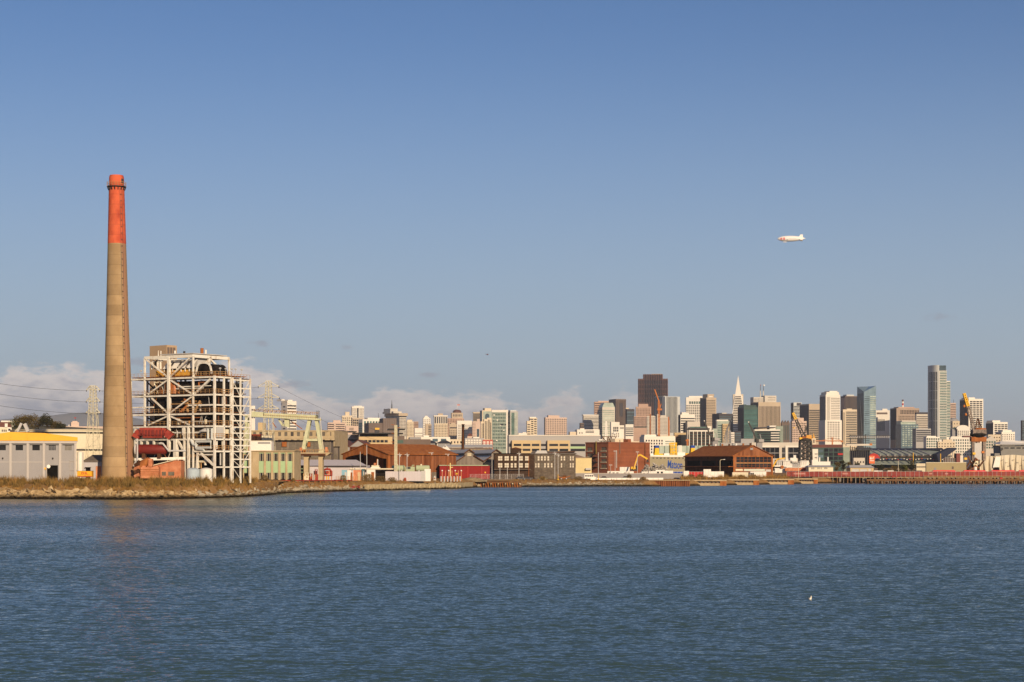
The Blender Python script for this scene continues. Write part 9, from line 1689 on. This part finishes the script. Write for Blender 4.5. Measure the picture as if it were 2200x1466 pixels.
for k, (px, cn, m) in enumerate(((1886, 'white', TWHITE), (1896, 'silver', mat('silver_car', (.45, .46, .47))), (1905, 'black', LINE), (1915, 'white', TWHITE), (1976, 'blue', BLUEP))): van((X(px, 1060), 1060, 2.95), .1, m, '%s van below the stadium, %s from the left behind the wharf' % (cn, ordn[k]), L=5.2, h_=3.4, group='vans below the stadium')
# ------------------------------------------------------------------ airship, helicopter, gull
Yz_ = 4300.0; c0 = at(1700.5, 513, Yz_); t = thing('airship', 'white airship with red marks on its nose flying over the skyline', 'airship', c0, R(-8)); U = Yz_ / F; Lz = 60 * U
prz = [(0, 0), (.012, .08), (.04, .17), (.09, .265), (.16, .345), (.25, .40), (.38, .43), (.5, .425), (.62, .39), (.74, .32), (.85, .22), (.93, .12), (.985, .03), (1, 0)]
rad = 6.2 * U / .43
def hullmesh(r_off, a0, a1, u0, u1, na):
 us = [u for u, _ in prz if u0 <= u <= u1];
 if not us or us[0] > u0: us = [u0] + us
 if us[-1] < u1: us = us + [u1]
 def rr(u):
  for (a, ra), (b, rb) in zip(prz, prz[1:]):
   if a <= u <= b: return (ra + (rb - ra) * (u - a) / (b - a)) * rad
  return 0
 vs = [(-Lz / 2 + Lz * u, -(rr(u) + r_off) * math.cos(a0 + (a1 - a0) * k / na), (rr(u) + r_off) * math.sin(a0 + (a1 - a0) * k / na)) for u in us for k in range(na + 1)]
 return MB().add(vs, [(i * (na + 1) + k, i * (na + 1) + k + 1, (i + 1) * (na + 1) + k + 1, (i + 1) * (na + 1) + k) for i in range(len(us) - 1) for k in range(na)])
SHIPW = mat('airship_white', (.80, .77, .73), var=.03, scale=.02, rough=.5)
hullmesh(0, 0, 2 * math.pi, 0, 1, 36).build('envelope', SHIPW, t, smooth=True)
AR = mat('airship_red', (.68, .16, .15), var=.05)
for u0, u1 in ((.105, .172), (.203, .268)): hullmesh(.12, R(-30), R(20), u0, u1, 8).build('red_mark', AR, t)
hullmesh(.12, R(-10), R(-4), .40, .66, 2).build('grey_lettering_line', mat('airship_grey', (.55, .52, .50), var=.05), t); hullmesh(.1, R(-90), R(-72), .12, .8, 3).build('underside_shade', MIDGREY, t)  # grey strip under the hull paints its shaded underside
xf = lambda u: -Lz / 2 + Lz * u
for ang in (90, 210, 330):
 fin = MB().prism([(xf(.76), rad * .24), (xf(.815), rad * .60), (xf(.90), rad * .60), (xf(.905), rad * .14)], -.5, .5).build('fin', SHIPW, t); fin.rotation_euler = (R(90 - ang), 0, 0)
MB().prism([(xf(.20), -rad * .455), (xf(.335), -rad * .455), (xf(.325), -rad * .53), (xf(.22), -rad * .53)], -1.6, 1.6).build('gondola', SHIPW, t)
for s_ in (-1, 1): MB().tube([(xf(.33), s_ * rad * .36, -rad * .2), (xf(.37), s_ * rad * .40, -rad * .2)], .9, 8).build('engine', MIDGREY, t)
Yh_ = 1500.0; t = thing('helicopter', 'tiny dark red helicopter in the sky left of the skyscrapers', 'helicopter', at(1047.5, 762, Yh_), R(12)); u = Yh_ / F
MB().lathe([(0, -2.2 * u), (.7 * u, -1.6 * u), (1.05 * u, -.4 * u), (.95 * u, .8 * u), (.4 * u, 1.8 * u), (0, 2.0 * u)], 14).build('fuselage', mat('helicopter_red', (.16, .03, .03), var=.1, rough=.4), t, smooth=True).rotation_euler = (0, R(90), 0)
MB().tube([(-1 * u, 0, .2 * u), (-5.2 * u, 0, .6 * u)], .35 * u, 8, .12 * u).build('tail_boom', LINE, t); MB().prism([(-5.4 * u, .4 * u), (-4.9 * u, .4 * u), (-5.2 * u, 1.5 * u), (-5.7 * u, 1.5 * u)], -.06, .06).build('tail_fin', LINE, t); MB().box(-4.2 * u, 4.2 * u, -.12, .12, 1.35 * u, 1.42 * u).build('rotor_blade', LINE, t); MB().box(-.12, .12, -4.2 * u, 4.2 * u, 1.43 * u, 1.48 * u).build('rotor_blade', LINE, t); MB().tube([(0, 0, .8 * u), (0, 0, 1.5 * u)], .12 * u, 6).build('rotor_mast', LINE, t)
MB().lathe([(0, .9 * u), (.62 * u, 1.0 * u), (.5 * u, 1.6 * u), (0, 1.95 * u)], 12).build('canopy', GLD, t).rotation_euler = (0, R(90), 0)
for s_ in (-1, 1): MB().tube([(-1.6 * u, s_ * .8 * u, -1.4 * u), (1.6 * u, s_ * .8 * u, -1.4 * u)], .08 * u, 5).build('skid', LINE, t); MB().beam((0, s_ * .4 * u, -.7 * u), (0, s_ * .8 * u, -1.4 * u), .1 * u).build('skid_strut', LINE, t)
Yg_ = F * H / (1288.5 - HZ); t = thing('seagull', 'white seagull floating alone on the water', 'bird', (X(1740, Yg_), Yg_, 0.0), R(-62))
def loft(secs, n=14):
 vs = [(cx + 0, cy + ry * math.cos(2 * math.pi * k / n), cz + rz * math.sin(2 * math.pi * k / n)) for cx, cy, cz, ry, rz in secs for k in range(n)]
 m_ = len(secs); return MB().add(vs, [(i * n + k, i * n + (k + 1) % n, (i + 1) * n + (k + 1) % n, (i + 1) * n + k) for i in range(m_ - 1) for k in range(n)] + [tuple(range(n - 1, -1, -1)), tuple((m_ - 1) * n + k for k in range(n))])
GULLW = mat('gull_white', (.80, .76, .68), var=.04, scale=4); GULLG = mat('gull_grey', (.30, .30, .31), var=.06, scale=4)
bd = loft([(-.24, 0, .09, .004, .004), (-.20, 0, .085, .035, .02), (-.12, 0, .065, .075, .055), (-.02, 0, .055, .098, .085), (.07, 0, .065, .095, .09), (.125, 0, .10, .065, .075), (.145, 0, .15, .045, .05), (.15, 0, .20, .038, .035), (.158, 0, .232, .044, .036), (.165, 0, .262, .036, .024), (.168, 0, .278, .012, .008)]); bd.build('body', GULLW, t, smooth=True)
for s_ in (-1, 1):
 loft([(-.30, s_ * .02, .10, .004, .004), (-.2, s_ * .06, .10, .02, .025), (-.06, s_ * .088, .085, .02, .05), (.06, s_ * .082, .08, .016, .045), (.10, s_ * .07, .085, .004, .01)], 10).build('wing', GULLG, t, smooth=True)
 MB().lathe([(0, -.006), (.006, 0), (0, .006)], 8).build('eye', LINE, t).location = (.185, s_ * .033, .24)
loft([(.19, 0, .235, .012, .010), (.23, 0, .230, .008, .008), (.25, 0, .222, .003, .004)], 8).build('beak', YELLOW, t, smooth=True)
